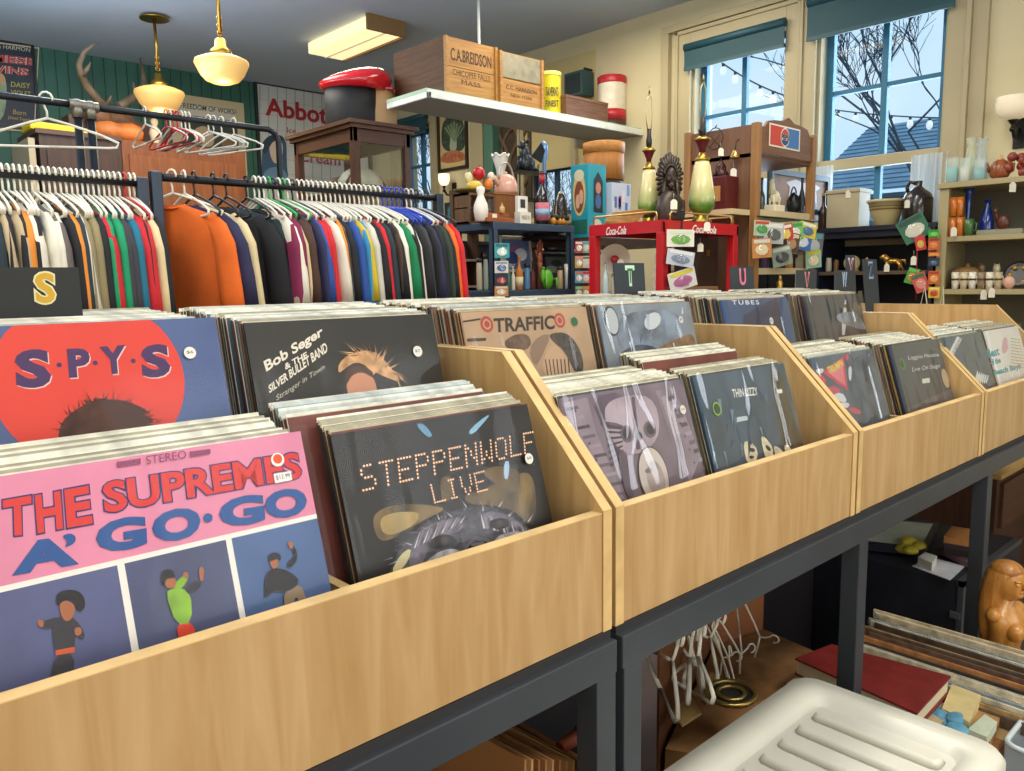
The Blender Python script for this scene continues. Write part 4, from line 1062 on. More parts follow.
a.text('lettering', 'DAISY', zp((42, 315), (116, 322), (115, 342), (41, 335)), M('#c8b848')); a.text('lettering', 'VIOLET', zp((42, 346), (118, 354), (117, 374), (41, 366)), M('#c8b848'))
a.text('lettering', 'Born', zp((50, 422), (100, 428), (99, 446), (49, 440)), M('#c8a848')); a.text('lettering', 'Joined Together', zp((30, 445), (130, 460), (129, 476), (29, 462)), M('#c8a848'))
a.poly(zp((-60, 290), (10, 290), (30, 330), (15, 470), (-60, 470)), M('#8fa07a', .5, var=.4, scale=10), 2); a.poly(zp((-10, 280), (15, 285), (25, 320), (5, 330)), M('#c8a070'), 2)
a.poly(zp((0, 490), (100, 478), (130, 500), (100, 508), (0, 500)), M('#cfc090'), 1)
a.done()
# worship poster
f_ = fpx(PG, 169, 93, 248, 200)
t = framed('framed_poster', 'cream framed poster headed by a line of capital letters, behind the hangers', 'poster', PG, f_[0], f_[1], f_[2], f_[3], M('#cdbf9a', .5), M('#d8d2c2', .5), .07)
a = Art(PG, t)
a.poly(zp((700, 440), (935, 470), (935, 745), (700, 745)), M('#3c4640', .6, var=.4, scale=5)); a.text('lettering', 'FREEDOM OF WORSHIP', zp((694, 396), (934, 426), (933, 446), (693, 416)), M('#33332e'), off=.01)
a.poly(zp((740, 500), (790, 480), (830, 520), (820, 570), (760, 560)), M('#c8b088', .6), 2); a.poly(zp((850, 520), (910, 510), (920, 600), (860, 610)), M('#8a6a4a', .6), 2)
a.done()
# shop sign
f_ = fpx(PG, 253, 80, 372, 215)
t = framed('wall_sign', 'large white panelled sign with red shop lettering in a dark frame', 'sign', PG, f_[0], f_[1], f_[2], f_[3], M('#1d2a30', .5), M('#d6d8d4', .6, var=.06, scale=4), .03)
a = Art(PG, t); zq = lambda *p: [(240+x*s_, y*s_) for x, y in p]
for i in range(9):
    px = 75+i*34; a.poly(zq((px, 330+i*4), (px+3, 330+i*4), (px+3, 720), (px, 720)), M('#9fa8a8'))
for i in range(6):
    a.poly(zq((70, 380+i*55), (380, 420+i*55), (380, 422+i*55), (70, 382+i*55)), M('#b4bcba'))
a.text('sign_lettering', 'Abbotts', zq((92, 375), (395, 418), (395, 490), (96, 445)), M('#b02a34'), off=.03)
a.text('sign_lettering', 'Ice', zq((180, 490), (215, 494), (213, 515), (179, 512)), M('#b02a34')); a.text('sign_lettering', 'Cream', zq((222, 582), (385, 600), (385, 640), (224, 622)), M('#a84450'), off=.02)
a.poly(zq((85, 570), (100, 525), (150, 515), (180, 540), (180, 640), (190, 700), (80, 700), (85, 620)), M('#41617c', .6), 2)
a.poly(zq((112, 545), (150, 532), (168, 560), (160, 620), (135, 635), (115, 600)), M('#e0c8b4', .6), 2); a.poly(zq((95, 600), (80, 560), (105, 525), (160, 520), (172, 545), (130, 540), (112, 570)), M('#2f4356', .6), 2)
a.poly(zq((80, 700), (100, 650), (150, 640), (185, 670), (190, 720), (80, 720)), M('#6f93b4', .6), 2)
a.done()
# brown cabinet behind the racks (left darker half, right warmer half)
def px_box(b, Y, x0, y0, x1, y1, dep, zbot=None):
    A = at(x0, y0, 'y', Y); B = at(x1, y1, 'y', Y)
    b.box(A.x, B.x, Y, Y+dep, zbot if zbot is not None else B.z, A.z); return A, B
Yc = 5.4
t = thing('tall_cabinet', 'dark brown tall wooden cabinet against the green wall', 'cabinet', (at(80, 130, 'y', Yc).x, Yc, 0))
A, B = at(38, 130, 'y', Yc), at(121, 139, 'y', Yc)
MB(wood('#33211b', '#4a3026', 'z', 4, .5)).box(A.x, B.x, Yc, Yc+.5, 0, A.z-.02).build('body', t)
MB(wood('#4a3026', '#5c3c2c', 'x', 4, .5)).box(A.x-.02, B.x+.0, Yc-.02, Yc+.5, A.z-.02, A.z+.01).build('top', t)
MB(M('#b9a98c', .7)).box(A.x-.06, A.x-.021, Yc+.02, Yc+.5, 0, A.z-.05).build('side_post', t)
dr = MB(wood('#38241d', '#4d3329', 'z', 4, .5)).box(A.x+.04, B.x-.04, Yc-.012, Yc, .1, A.z-.12); d_ = dr.build('door', t)
MB(M('#a8863a', .3, 1)).ball((B.x-.08, Yc-.025, A.z-.5), .016).build('knob', d_)
C0, C1 = at(120, 139, 'y', Yc), at(245, 154, 'y', Yc)
t = thing('tall_cabinet', 'warm orange brown wooden cabinet beside the darker one', 'cabinet', ((C0.x+C1.x)/2, Yc, 0))
MB(wood('#6e3a1c', '#8a4f28', 'z', 4, .45)).box(C0.x+.003, C1.x, Yc, Yc+.5, 0, C0.z).build('body', t)
dr = MB(wood('#774020', '#93572c', 'z', 4, .45)).box(C0.x+.05, C1.x-.05, Yc-.012, Yc, .1, C0.z-.1); d_ = dr.build('door', t)
MB(M('#a8863a', .3, 1)).ball((C0.x+.1, Yc-.025, C0.z-.5), .016).build('knob', d_)
# yellow board, orange bolster
z0 = at(60, 131, 'y', Yc+.2).z
P = at(62, 133, 'y', Yc+.2)
solo(MB(M('#e0c21e', .5)).obox((P.x, Yc+.25, A.z+.045), (.42, .25, .06), (0, .05, 0), .02), 'folded_cloth', 'bright yellow folded cloth on top of the dark cabinet', 'cloth')
P0, P1 = at(97, 127, 'y', Yc+.2), at(142, 134, 'y', Yc+.2)
b = MB(M('#b8682c', .5, var=.25, scale=12)); xm = (P0.x+P1.x)/2; hl = (P1.x-P0.x)/2
zt = A.z+.01+.075
b.tube([(xm-hl, Yc+.25, zt), (xm-hl*.9, Yc+.25, zt), (xm-hl*.4, Yc+.22, zt), (xm, Yc+.25, zt), (xm+hl*.6, Yc+.23, zt), (xm+hl*.95, Yc+.25, zt), (xm+hl, Yc+.25, zt)], [.02, .06, .07, .064, .072, .058, .02], 12)
solo(b, 'leather_bolster', 'glossy orange brown rolled leather bolster under the antlers', 'bolster')
# antler mount
Pm = at(103, 108, 'y', 5.9); t = thing('antler_mount', 'pair of brown deer antlers standing up on a skull plate above the cabinets', 'antlers', (Pm.x, 5.9, Pm.z-.02))
ma = M('#6a5a48', .5, var=.35, scale=14)
def ant(pxs, rs, name='antler', seg=8):
    MB(ma).tube([at(x, y, 'y', yy) for x, y, yy in pxs], rs, seg).build(name, t)
ant([(106, 107, 5.9), (98, 100, 5.85), (88, 88, 5.8), (81, 75, 5.75), (79, 64, 5.7), (84, 52, 5.65), (97, 42, 5.6)], [.035, .032, .03, .026, .022, .016, .006])
ant([(82, 76, 5.75), (87, 69, 5.7), (91, 62, 5.68)], [.022, .015, .005]); ant([(104, 106, 5.9), (109, 101, 5.85), (111, 96, 5.8)], [.022, .015, .005])
ant([(118, 107, 5.9), (128, 101, 5.95), (139, 94, 6.0), (144, 84, 6.05), (143, 72, 6.1), (140, 58, 6.15)], [.035, .032, .028, .024, .016, .006]); ant([(139, 94, 6.0), (134, 88, 6.0), (133, 82, 6.0)], [.02, .012, .004])
b = MB(M('#6e4c34', .8, var=.3, scale=20)); b.ball((Pm.x+.05, 5.95, Pm.z-.07), (.20, .10, .09)); b.ball((at(98, 114, 'y', 5.8).x, 5.8, Pm.z-.10), (.09, .12, .07)); b.build('skull_plate', t)
b = MB(wood('#4a2e1e', '#5e3c28', 'x', 4)); b.box(Pm.x-.25, Pm.x+.35, 5.86, 6.05, A.z, Pm.z-.08); b.build('wooden_block', t)
# small white statuette + deer by the cabinet (left of poster)
P = at(157, 128, 'y', Yc+.2)
b = MB(M('#b8ab94', .6)); b.lathe((P.x, Yc+.25, C0.z), [(a*.55, c*.55) for a, c in [(.07, 0), (.075, .03), (.05, .05), (.06, .12), (.08, .2), (.06, .26), (.03, .29), (.05, .33), (.05, .37), (.02, .4)]], 14)
solo(b, 'statuette', 'small stone coloured statuette standing under the farther pendant lamp', 'figurine')

# ---- glass display cabinet
GX0, GX1, GY0, GY1 = 1.80, 2.215, 3.5, 4.22; ZT = at(350, 119, 'y', 3.5).z
mc = wood('#3e2316', '#5c3622', 'z', 5, .4); mcx = wood('#43281a', '#613a26', 'x', 5, .4)
t = thing('display_cabinet', 'dark wooden display cabinet with glass sides behind the shirts', 'cabinet', ((GX0+GX1)/2, (GY0+GY1)/2, 0))
MB(mcx).box(GX0-.04, GX1+.04, GY0-.04, GY1+.04, ZT-.022, ZT).box(GX0-.02, GX1+.02, GY0-.02, GY1+.02, ZT-.045, ZT-.022).build('cornice', t)
for x in (GX0, GX1-.045):
    for y in (GY0, GY1-.045): MB(mc).box(x, x+.045, y, y+.045, 0, ZT-.045).build('corner_post', t)
b = MB(mcx)
for z in (ZT-.12, 1.55):
    b = MB(mcx); b.box(GX0, GX1, GY0+.004, GY0+.03, z, z+.075); b.box(GX0, GX1, GY1-.03, GY1, z, z+.075); b.box(GX0+.004, GX0+.03, GY0, GY1, z, z+.075); b.box(GX1-.03, GX1-.004, GY0, GY1, z, z+.075); b.build('rail', t)
MB(mc).box(GX0+.01, GX1-.01, GY0+.01, GY1-.01, .05, 1.55).build('lower_body', t)
MB(mc).box(GX0+.03, GX1-.03, GY0+.03, GY1-.03, 1.93, 1.945).build('shelf', t)
b = MB(film('cabinet_glass', (.88, .95, 1), 1.4, boost=.16))
b.face([(GX0+.045, GY0+.015, 1.62), (GX1-.045, GY0+.015, 1.62), (GX1-.045, GY0+.015, ZT-.1), (GX0+.045, GY0+.015, ZT-.1)])
b.face([(GX0+.015, GY0+.045, 1.62), (GX0+.015, GY1-.045, 1.62), (GX0+.015, GY1-.045, ZT-.1), (GX0+.015, GY0+.045, ZT-.1)])
b.build('glass_pane', t)
# leather helmets/balls inside
def helmet(x, y, z, r, lab, c1='#cfc4a4', c2='#6b4a34'):
    t = thing('leather_helmet', lab, 'helmet', (x, y, z))
    MB(M(c1, .6, var=.2, scale=12)).lathe((x, y, z), [(r, 0), (r*1.05, r*.25), (r, r*.6), (r*.8, r*.95), (r*.5, r*1.18), (r*.15, r*1.28)], 20, sx=1.2).build('shell', t)
    b = MB(M(c2, .6))
    for a in (-.5, 0, .5):
        pts = []
        for k in range(9):
            th = math.pi*k/8; pts.append((x+r*1.24*math.cos(th), y-.0+a*r, z+r*1.22*math.sin(th)*math.cos(a)))
        b.tube(pts, .008, 5)
    b.tube([(x+r*1.25*math.cos(k*math.pi/12), y+r*1.06*math.sin(k*math.pi/12), z+r*.25) for k in range(24)], .008, 5, closed=True)
    b.build('strap', t)
helmet(1.98, 3.72, 1.946, .12, 'cream and brown leather sports helmet inside the glass cabinet, nearer')
helmet(2.02, 4.02, 1.946, .10, 'brown leather sports helmet inside the glass cabinet, farther', '#a08468', '#4a3222')
# glossy red cap on a plain black hat form
cx, cy = (GX0+GX1)/2, 3.86
t = thing('cap_display', 'glossy red peaked cap on a plain black hat form on the display cabinet', 'cap', (cx, cy, ZT))
P = at(360, 95, 'y', cy)
hx = (at(392, 100, 'y', cy).x-at(328, 100, 'y', cy).x)/2; cx2 = at(359, 100, 'y', cy).x; zt = at(352, 58, 'y', cy).z; zm = at(352, 92, 'y', cy).z
MB(M('#17171a', .6)).lathe((cx2-hx*.2, cy, ZT), [(hx*.66, 0), (hx*.74, .03), (hx*.76, (zm-ZT)*.6), (hx*.74, (zm-ZT)+.02)], 28, sy=.9).build('hat_form', t)
MB(M('#c9a070', .6)).lathe((cx2+hx*.42, cy-.06, ZT), [(hx*.40, 0), (hx*.5, .04), (hx*.5, (zm-ZT)*.5), (hx*.42, (zm-ZT)+.02)], 22).build('tan_block', t)
mr = M('#c41824', .12, coat=.6)
b = MB(mr); H = zt-zm
rgs = []
for h, r, sh in ((0, .88, 0), (.16, .95, .0), (.38, 1.0, .0), (.62, .92, .02), (.82, .70, .05), (.95, .40, .08), (1.0, .08, .10)):
    rgs.append([(cx2-.02+(hx*r)*math.cos(2*math.pi*k/28)+sh*.3, cy+hx*.9*r*math.sin(2*math.pi*k/28), zm-.0+H*h*(.72+.28*r*math.cos(2*math.pi*k/28))) for k in range(28)])
vs = [[b.bm.verts.new(p) for p in rg] for rg in rgs]
for i in range(len(vs)-1): b._faces([b.bm.faces.new([vs[i][k], vs[i][(k+1) % 28], vs[i+1][(k+1) % 28], vs[i+1][k]]) for k in range(28)], True)
b._faces([b.bm.faces.new(vs[0][::-1]), b.bm.faces.new(vs[-1])]); b.build('cap_crown', t)
b = MB(mr); pk = []
for k in range(13):
    a = -math.pi/3+2*math.pi/3*k/12; pk.append((cx2-.02+hx*.84*math.cos(a), cy+hx*.8*math.sin(a), zm+.01))
pk2 = [(cx2-.02+(hx*.84+.07)*math.cos(a_), cy+(hx*.8+.05)*math.sin(a_), zm+.004) for a_ in [math.pi/3-2*math.pi/3*k/12 for k in range(13)]]
b.prism(pk+pk2, (0, 0, .012)); b.build('cap_peak', t)
# ================================================================== HELPERS FOR SMALL THINGS
def it(x0, x1, yt, Y, zs):
    c = at((x0+x1)/2, yt, 'y', Y); d = (c-CAM).dot(FW); return c.x, Y, zs, (x1-x0)/2*d/F_PX, max(.01, c.z-zs)
def lathe_thing(name, lab, cat, P, prof, mat, seg=16, group=None, parts=()):
    x, y, z, r, h = P
    if not parts: return solo(MB(mat).lathe((x, y, z), [(max(.001, a*r), b*h) for a, b in prof], seg), name, lab, cat, group)
    t = thing(name, lab, cat, (x, y, z), group)
    MB(mat).lathe((x, y, z), [(max(.001, a*r), b*h) for a, b in prof], seg).build('body', t)
    for nm, pr_, m_ in parts: MB(m_).lathe((x, y, z), [(max(.001, a*r), b*h) for a, b in pr_], seg).build(nm, t)
    return t
def tagprice(x, y, z, lab, s=.022):
    t = thing('price_tag', lab, 'price tag', (x, y, z), None)
    n_ = Vector((-.6, -.8, 0)); u_ = Vector((.8, -.6, 0)).normalized()
    pl = Plane((x, y, z), u_, (0, 0, 1))
    MB(M('#eee8d6', .6)).prism([pl.at(-s*.5, -s*1.4), pl.at(s*.5, -s*1.4), pl.at(s*.5, -s*.3), pl.at(s*.2, 0), pl.at(-s*.2, 0), pl.at(-s*.5, -s*.3)], pl.n*.001).build('card', t)
    MB(M('#d8d2c0')).tube([(x, y, z-.003), (x+.003, y+.004, z+s*.9)], .0007, 4).build('string', t)
    return t
VASE = [(.45, 0), (.6, .05), (.95, .3), (1, .45), (.7, .65), (.35, .8), (.3, .9), (.45, 1)]
JAR = [(.9, 0), (1, .06), (1, .7), (.85, .85), (.85, 1)]
CUP = [(.7, 0), (.8, .05), (.95, .6), (1, 1), (.9, 1), (.82, .1)]
BOT = [(.9, 0), (1, .04), (1, .5), (.85, .6), (.38, .72), (.33, .95), (.4, .96), (.4, 1)]
def pack(px0, py0, px1, py1, Y, lab, cols, ax='y', name='hanging_packet', group=None, tilt=0):
    """carded packet hanging flat: backing card, picture and clear blister"""
    a = at(px0, py0, ax, Y); c = at(px1, py1, ax, Y); w = abs(c.x-a.x) if ax == 'y' else abs(c.y-a.y); h = a.z-c.z
    ctr = (a+c)/2; ud = Vector((.94, -.34, 0)) if ax == 'y' else Vector((.3, -.95, 0))
    pl0 = Plane(ctr, ud, (0, 0, 1)); u_ = pl0.u*math.cos(tilt)+pl0.v*math.sin(tilt); v_ = -pl0.u*math.sin(tilt)+pl0.v*math.cos(tilt)
    pl = Plane(ctr, u_, v_); t = thing(name, lab, 'packet', (ctr.x, ctr.y, ctr.z-h/2), group)
    MB(M(cols[0], .5)).prism(rect4(pl, -w/2, w/2, -h/2, h/2), pl.n*-.002).build('backing_card', t)
    b = MB(M(cols[1], .5)); b.face([p for p in ell(pl, 0, -h*.08, w*.36, h*.28, .0012, 10)])
    if len(cols) > 2: b.use(M(cols[2], .5)).face(rect4(pl, -w*.42, w*.42, h*.26, h*.44, .0012))
    b.build('printed_art', t, fixn=False)
    b = MB(film('blister', (1, 1, 1), 1.5, .1, 20, .1, .08)); b.lathe(pl.at(0, -h*.1, .002), [(min(w, h)*.36, 0), (min(w, h)*.34, .008), (min(w, h)*.2, .014)], 10, rot=pl.n.to_track_quat('Z', 'Y').to_euler(), capb=False)
    b.build('blister', t)
    return t

# ================================================================== OVERHEAD SHELF
SZ, SY0, SY1, SX0 = 2.50, 3.15, 3.58, 2.10
t = thing('hanging_shelf', 'pale green painted plank shelf hung high, ending at the window wall', 'shelf', ((SX0+XW)/2, (SY0+SY1)/2, SZ-.05))
MB(M('#a9c0a8', .6, var=.15, scale=6)).box(SX0, XW-.002, SY0+.02, SY1, SZ-.022, SZ).build('board', t)
MB(M('#dde0da', .55, var=.1, scale=9)).box(SX0, XW-.002, SY0, SY0+.02, SZ-.055, SZ-.012, bev=.003).box(SX0, SX0+.02, SY0, SY1, SZ-.055, SZ-.022, bev=.003).build('front_lip', t)
MB(M('#a8a49c', .7)).box(SX0+.02, XW-.002, SY0+.02, SY1, SZ-.05, SZ-.023).build('underside', t)
Pr = at(479, 40, 'y', 3.5)
MB(M('#d6dad8', .4)).tube([(Pr.x, 3.5, SZ-.0), (Pr.x, 3.5, ZC)], .010, 8).build('hanger_rod', t)
MB(M('#a09a86', .7)).box(XW-.30, XW, SY1-.03, SY1, SZ-.12, SZ-.055).build('wall_bracket', t)
def crate(X0, X1, Y0, Y1, z0, z1, lab, txt, m1, m2, metal=None, name='wooden_crate'):
    t = thing(name, lab, 'crate', ((X0+X1)/2, (Y0+Y1)/2, z0)); th = .014; h = z1-z0
    MB(m1).box(X0, X0+th, Y0+th+.001, Y1-th, z0, z1).build('side_board', t); MB(m1).box(X1-th, X1, Y0+th+.001, Y1-th, z0, z1).build('side_board', t)
    b = MB(m2); b.box(X0+.001, X1-.001, Y0+.003, Y0+th, z0, z0+h*.5-.002); b.box(X0+.001, X1-.001, Y0+.003, Y0+th, z0+h*.5+.002, z1)
    b.box(X0, X0+.022, Y0-.01, Y0+.003, z0, z1, bev=.002); b.box(X1-.022, X1, Y0-.01, Y0+.003, z0, z1, bev=.002); b.build('front_board', t)
    MB(m1).box(X0, X1, Y1-th, Y1, z0, z1).build('back_board', t); MB(m1).box(X0+th, X1-th, Y0+th, Y1-th, z0, z0+.01).build('bottom_board', t)
    if metal: MB(metal).box(X0+.024, X1-.024, Y0-.001, Y0+.002, z0+h*.52, z1-.006).build('tin_sheet', t)
    for i, (s_, v0, v1, w_) in enumerate(txt):
        b = MB(M('#4a2c18', .7)); cx = (X0+X1)/2; hw = (X1-X0)/2*w_
        text_bm(b, s_, [(cx-hw, Y0+.0025, z0+h*v1), (cx+hw, Y0+.0025, z0+h*v1), (cx+hw, Y0+.0025, z0+h*v0), (cx-hw, Y0+.0025, z0+h*v0)], push=.0008, off=.02 if i == 0 else 0); b.build('stencil_lettering', t, fixn=False)
    return t
def zat(px, py, Y): return at(px, py, 'y', Y).z
def xat(px, Y, py=100): return at(px, py, 'y', Y).x
cY = 3.22; x0 = xat(445, cY, 60); x1 = xat(497, cY, 60); y1 = at(394, 75, 'x', x0).y
wd1 = wood('#3c2412', '#5c3a1e', 'y', 5, .7); wd2 = wood('#8f6230', '#b58644', 'x', 5, .6)
crate(x0, x1, cY, y1, SZ+.001, zat(445, 35, cY), 'large old wooden crate with stencilled lettering at the left end of the high shelf', [('C.A.BREIDSON', .60, .82, .78), ('CHICOPEE FALLS', .36, .46, .72), ('MASS.', .22, .30, .4)], wd1, wd2)
cY2 = 3.20; x2 = xat(499, cY2, 60); x3 = xat(543, cY2, 80)
crate(x2, x3, cY2, cY2+.36, SZ+.001, zat(499, 50, cY2), 'smaller wooden crate with grey tin sheet on its upper half, second on the high shelf', [('C.C. HARRISON', .30, .38, .7), ('NEW YORK', .16, .23, .5)], wd1, wd2, M('#8a8470', .5, .3, var=.2, scale=20))
P = it(540, 561, 73, 3.36, SZ+.001)
t = lathe_thing('yellow_tin', 'bright yellow round tin with dark lettering on the high shelf', 'tin', P, [(.95, 0), (1, .02), (1, .9), (1.03, .92), (1.03, .99), (.98, 1)], M('#e2cf2e', .35, var=.05), 24, parts=[('lid', [(1.035, .9), (1.035, .992), (.96, 1.0)], M('#efe070', .3))])
for s_, a, b_ in (("TAVERN'S", .45, .65), ('FINEST', .22, .36)):
    b = MB(M('#3c3420')); x, y, z, r, h = P; dr = Vector((-.62, -.78, 0)); u_ = Vector((.78, -.62, 0))
    c0 = Vector((x, y, z))+dr*(r+.004); text_bm(b, s_, [c0-u_*r*.62+Vector((0, 0, h*b_)), c0+u_*r*.62+Vector((0, 0, h*b_)), c0+u_*r*.62+Vector((0, 0, h*a)), c0-u_*r*.62+Vector((0, 0, h*a))], push=.001, off=.02); b.build('label_lettering', t, fixn=False)
cY3 = 3.24; a = xat(566, cY3, 100); b_ = xat(608, cY3, 105); zt = zat(566, 94, cY3)
t = thing('wooden_box', 'small brown wooden box between the yellow tin and the red-banded tin', 'box', ((a+b_)/2, cY3+.12, SZ))
MB(wood('#5d3c2c', '#7d5844', 'x', 8)).box(a+.002, b_, cY3, cY3+.24, SZ+.001, zt-.02, bev=.003).build('body', t)
MB(wood('#66432f', '#87604a', 'x', 8)).box(a, b_+.002, cY3-.003, cY3+.243, zt-.02, zt, bev=.003).build('lid', t)
P = it(598, 626, 77, 3.40, SZ+.001)
rd = M('#b3202c', .35)
lathe_thing('banded_tin', 'tall round tin, white body with red bands, at the right on the high shelf', 'tin', P, [(.96, 0), (1, .02), (1, .90), (.98, .92)], M('#ddd3c0', .4, var=.12, scale=16), 24,
            parts=[('lid', [(1.03, .86), (1.04, .88), (1.04, .985), (.98, 1.0)], rd), ('red_band', [(1.012, .2), (1.012, .38)], rd), ('brown_band', [(1.008, .0), (1.008, .2)], M('#4a2018', .5))])
# dark speaker box on the wall
p = [at(564, 74, 'x', XW-.16), at(582, 94, 'x', XW-.16)]
t = thing('wall_speaker', 'small dark teal speaker box on the wall above the wooden box', 'speaker', (XW-.1, (p[0].y+p[1].y)/2, p[1].z))
MB(M('#2b4a4e', .5)).box(XW-.16, XW-.02, p[1].y, p[0].y, p[1].z, p[0].z, bev=.006).build('body', t)
MB(M('#1c2e32', .7)).box(XW-.165, XW-.16, p[1].y+.02, p[0].y-.02, p[1].z+.02, p[0].z-.02).build('grille', t)
MB(M('#26282a', .5)).tube([(XW-.0, p[1].y+.03, p[0].z+.02), (XW-.1, p[1].y+.03, p[0].z+.02), (XW-.1, p[1].y+.03, p[0].z)], .01, 6).build('bracket', t)

# ================================================================== WINDOW WALL THINGS
PW = Plane((XW-.002, 0, 0), (0, -1, 0), (0, 0, 1))
f_ = fpx(PW, 438, 112, 469, 168)
t = framed('framed_print', 'framed print with a dark arched tree on cream ground, beside the narrow window', 'picture', PW, f_[0], f_[1], f_[2], f_[3], M('#2c2419', .5), M('#cdb684', .5, var=.15, scale=8), .03)
a = Art(PW, t)
a.poly([(442, 150), (441, 128), (446, 117), (454, 114), (462, 118), (465, 130), (465, 150), (454, 152)], M('#3c4a3e', .6, var=.6, scale=30), 2)
a.poly([(451, 130), (456, 129), (457, 152), (449, 153)], M('#a8b49a'), 1); a.poly([(441, 155), (454, 149), (466, 154), (466, 161), (441, 164)], M('#b06a48', .6, var=.4, scale=20), 1)
for i in range(7): a.poly([(444+i*3, 122+abs(i-3)*2), (446+i*3, 121+abs(i-3)*2), (455, 142), (454, 142)], M('#7f8f70'))
a.done()
f_ = fpx(PW, 446, 203, 458, 236)
t = framed('framed_print', 'small bright blue framed picture low on the wall under the lit sconce', 'picture', PW, f_[0], f_[1], f_[2], f_[3], M('#3c4238', .5), M('#48a0bc', .5, var=.4, scale=8), .03)
f_ = fpx(PW, 497, 121, 533, 200)
t = framed('wood_carving', 'dark brown carved wooden panel left of the small dark window', 'panel', PW, f_[0], f_[1], f_[2], f_[3], wood('#3a2a1e', '#53402e', 'z', 5), M('#463626', .7, var=.3, scale=10), .04)
b = MB(M('#6a5540', .7, var=.3, scale=16))
um, wm = (f_[0]+f_[1])/2, (f_[1]-f_[0])/2
for k in (-.6, 0, .6):
    b.tube([PW.at(um+k*wm+.06*wm*4*math.sin(j*.7+k*3), f_[3]-.08-j*(f_[3]-f_[2]-.16)/12, .012) for j in range(13)], .018, 6)
b.tube([PW.at(um+wm*.72*math.cos(j*math.pi/12), f_[3]-.38+.28*math.sin(j*math.pi/12), .012) for j in range(13)], .016, 6)
b.build('carving', t)
# wall sconces
def sconce(pxc, pyt, pyb, rw, lab, e=.9):
    c = at(pxc, (pyt+pyb)/2, 'x', XW-.13); zt, zb = at(pxc, pyt, 'x', XW-.13).z, at(pxc, pyb, 'x', XW-.13).z; h = zt-zb
    t = thing('wall_sconce', lab, 'wall lamp', (XW-.02, c.y, zb-.12))
    MB(M('#f3e4c8', .3, emit=e)).lathe((c.x, c.y, zb), [(rw*.25, 0), (rw*.7, h*.12), (rw*.95, h*.4), (rw, h*.7), (rw*.97, h)], 22, capt=False).build('glass_shade', t)
    b = MB(M('#1c1a18', .4, .4)); b.tube([(c.x, c.y, zb+.01), (c.x, c.y, zb-.04), (c.x+.03, c.y, zb-.08), (c.x+.08, c.y, zb-.08), (XW-.01, c.y, zb-.03)], .009, 6); b.lathe((c.x, c.y, zb-.02), [(.012, 0), (rw*.3, .02), (rw*.28, .03)], 14)
    b.ball((c.x, c.y, zb-.045), .016, 8, 6); b.build('arm', t)
    MB(M('#1c1a18', .4, .4)).box(XW-.014, XW-.001, c.y-.03, c.y+.03, zb-.13, zb+.04, bev=.004).build('back_plate', t)
sconce(1014, 97, 120, .085, 'white fluted glass wall sconce on black bracket at the right edge', .15)
sconce(444, 174, 186, .055, 'small lit glass wall sconce on the far wall under the tree print', 1.2)

# ================================================================== GREY SHELVING UNIT
GZ = 1.66
m_gs = M('#46586c', .45, .4, var=.08); 
gx0, gy0 = 1.72, 2.18; gx1 = xat(574, gy0, 230); gy1 = gy0+.36
t = thing('steel_shelving_unit', 'blue-grey steel shelving unit crowded with curios', 'shelving', ((gx0+gx1)/2, (gy0+gy1)/2, 0))
for x in (gx0, gx1-.03):
    for y in (gy0, gy1-.03): MB(m_gs).box(x, x+.03, y, y+.004, 0, GZ).box(x, x+.004, y, y+.03, 0, GZ).build('post', t)
GL = [GZ, 1.335, .95, .5]
for z in GL: MB(m_gs).box(gx0, gx1, gy0-.002, gy1, z-.035, z, bev=.003).build('shelf', t)
gl2 = 1.335
def on(name, lab, cat, x0, x1, yt, Y, zs, prof, mat, **k): return lathe_thing(name, lab, cat, it(x0, x1, yt, Y, zs), prof, mat, **k)
# glass-fronted little case with fruit on top
x, y, z, r, h = it(459, 493, 193, 2.36, GZ+.001)
cpx0, cpx1 = gx0+.0, gx0+.0
# curio box under fruit
cx0, cx1 = xat(470, 2.34, 200), xat(497, 2.34, 200); zt = zat(480, 193, 2.34)
t = thing('curio_case', 'small wooden glass-fronted curio case under the fruit on the steel shelves', 'case', ((cx0+cx1)/2, 2.42, GZ))
b = MB(wood('#5b4028', '#775738', 'z', 8)); b.box(cx0, cx0+.012, 2.35, 2.47, GZ, zt).box(cx1-.012, cx1, 2.35, 2.47, GZ, zt).box(cx0, cx1, 2.345, 2.47, zt-.012, zt).box(cx0, cx1, 2.345, 2.47, GZ+.001, GZ+.012).box(cx0, cx1, 2.462, 2.47, GZ, zt).box(cx0, cx1, 2.36, 2.46, (GZ+zt)/2, (GZ+zt)/2+.006); b.build('body', t)
MB(film('cabinet_glass')).face([(cx0+.01, 2.352, GZ+.01), (cx1-.01, 2.352, GZ+.01), (cx1-.01, 2.352, zt-.01), (cx0+.01, 2.352, zt-.01)]).build('glass_pane', t)
fm = [('ripe red apple on top of the fruit pile', '#b8141c', (472, 486, 167, 180)), ('orange resting beside the yellow squash', '#e07828', (481, 491, 179, 190)), ('yellow squash at the front of the fruit pile', '#d9b840', (463, 481, 181, 192)), ('cream gourd leaning at left of the fruit pile', '#d8cc98', (464, 473, 172, 183)), ('white onion at right of the fruit pile', '#e0d4c0', (487, 495, 172, 181))]
fb = MB(M('#8a7a40', .5)).lathe(((cx0+cx1)/2-.01, 2.41, zt), [(.04, 0), (.09, .015), (.10, .022), (.085, .02), (.03, .008)], 20)
solo(fb, 'fruit_dish', 'shallow brass coloured dish holding the fruit', 'dish')
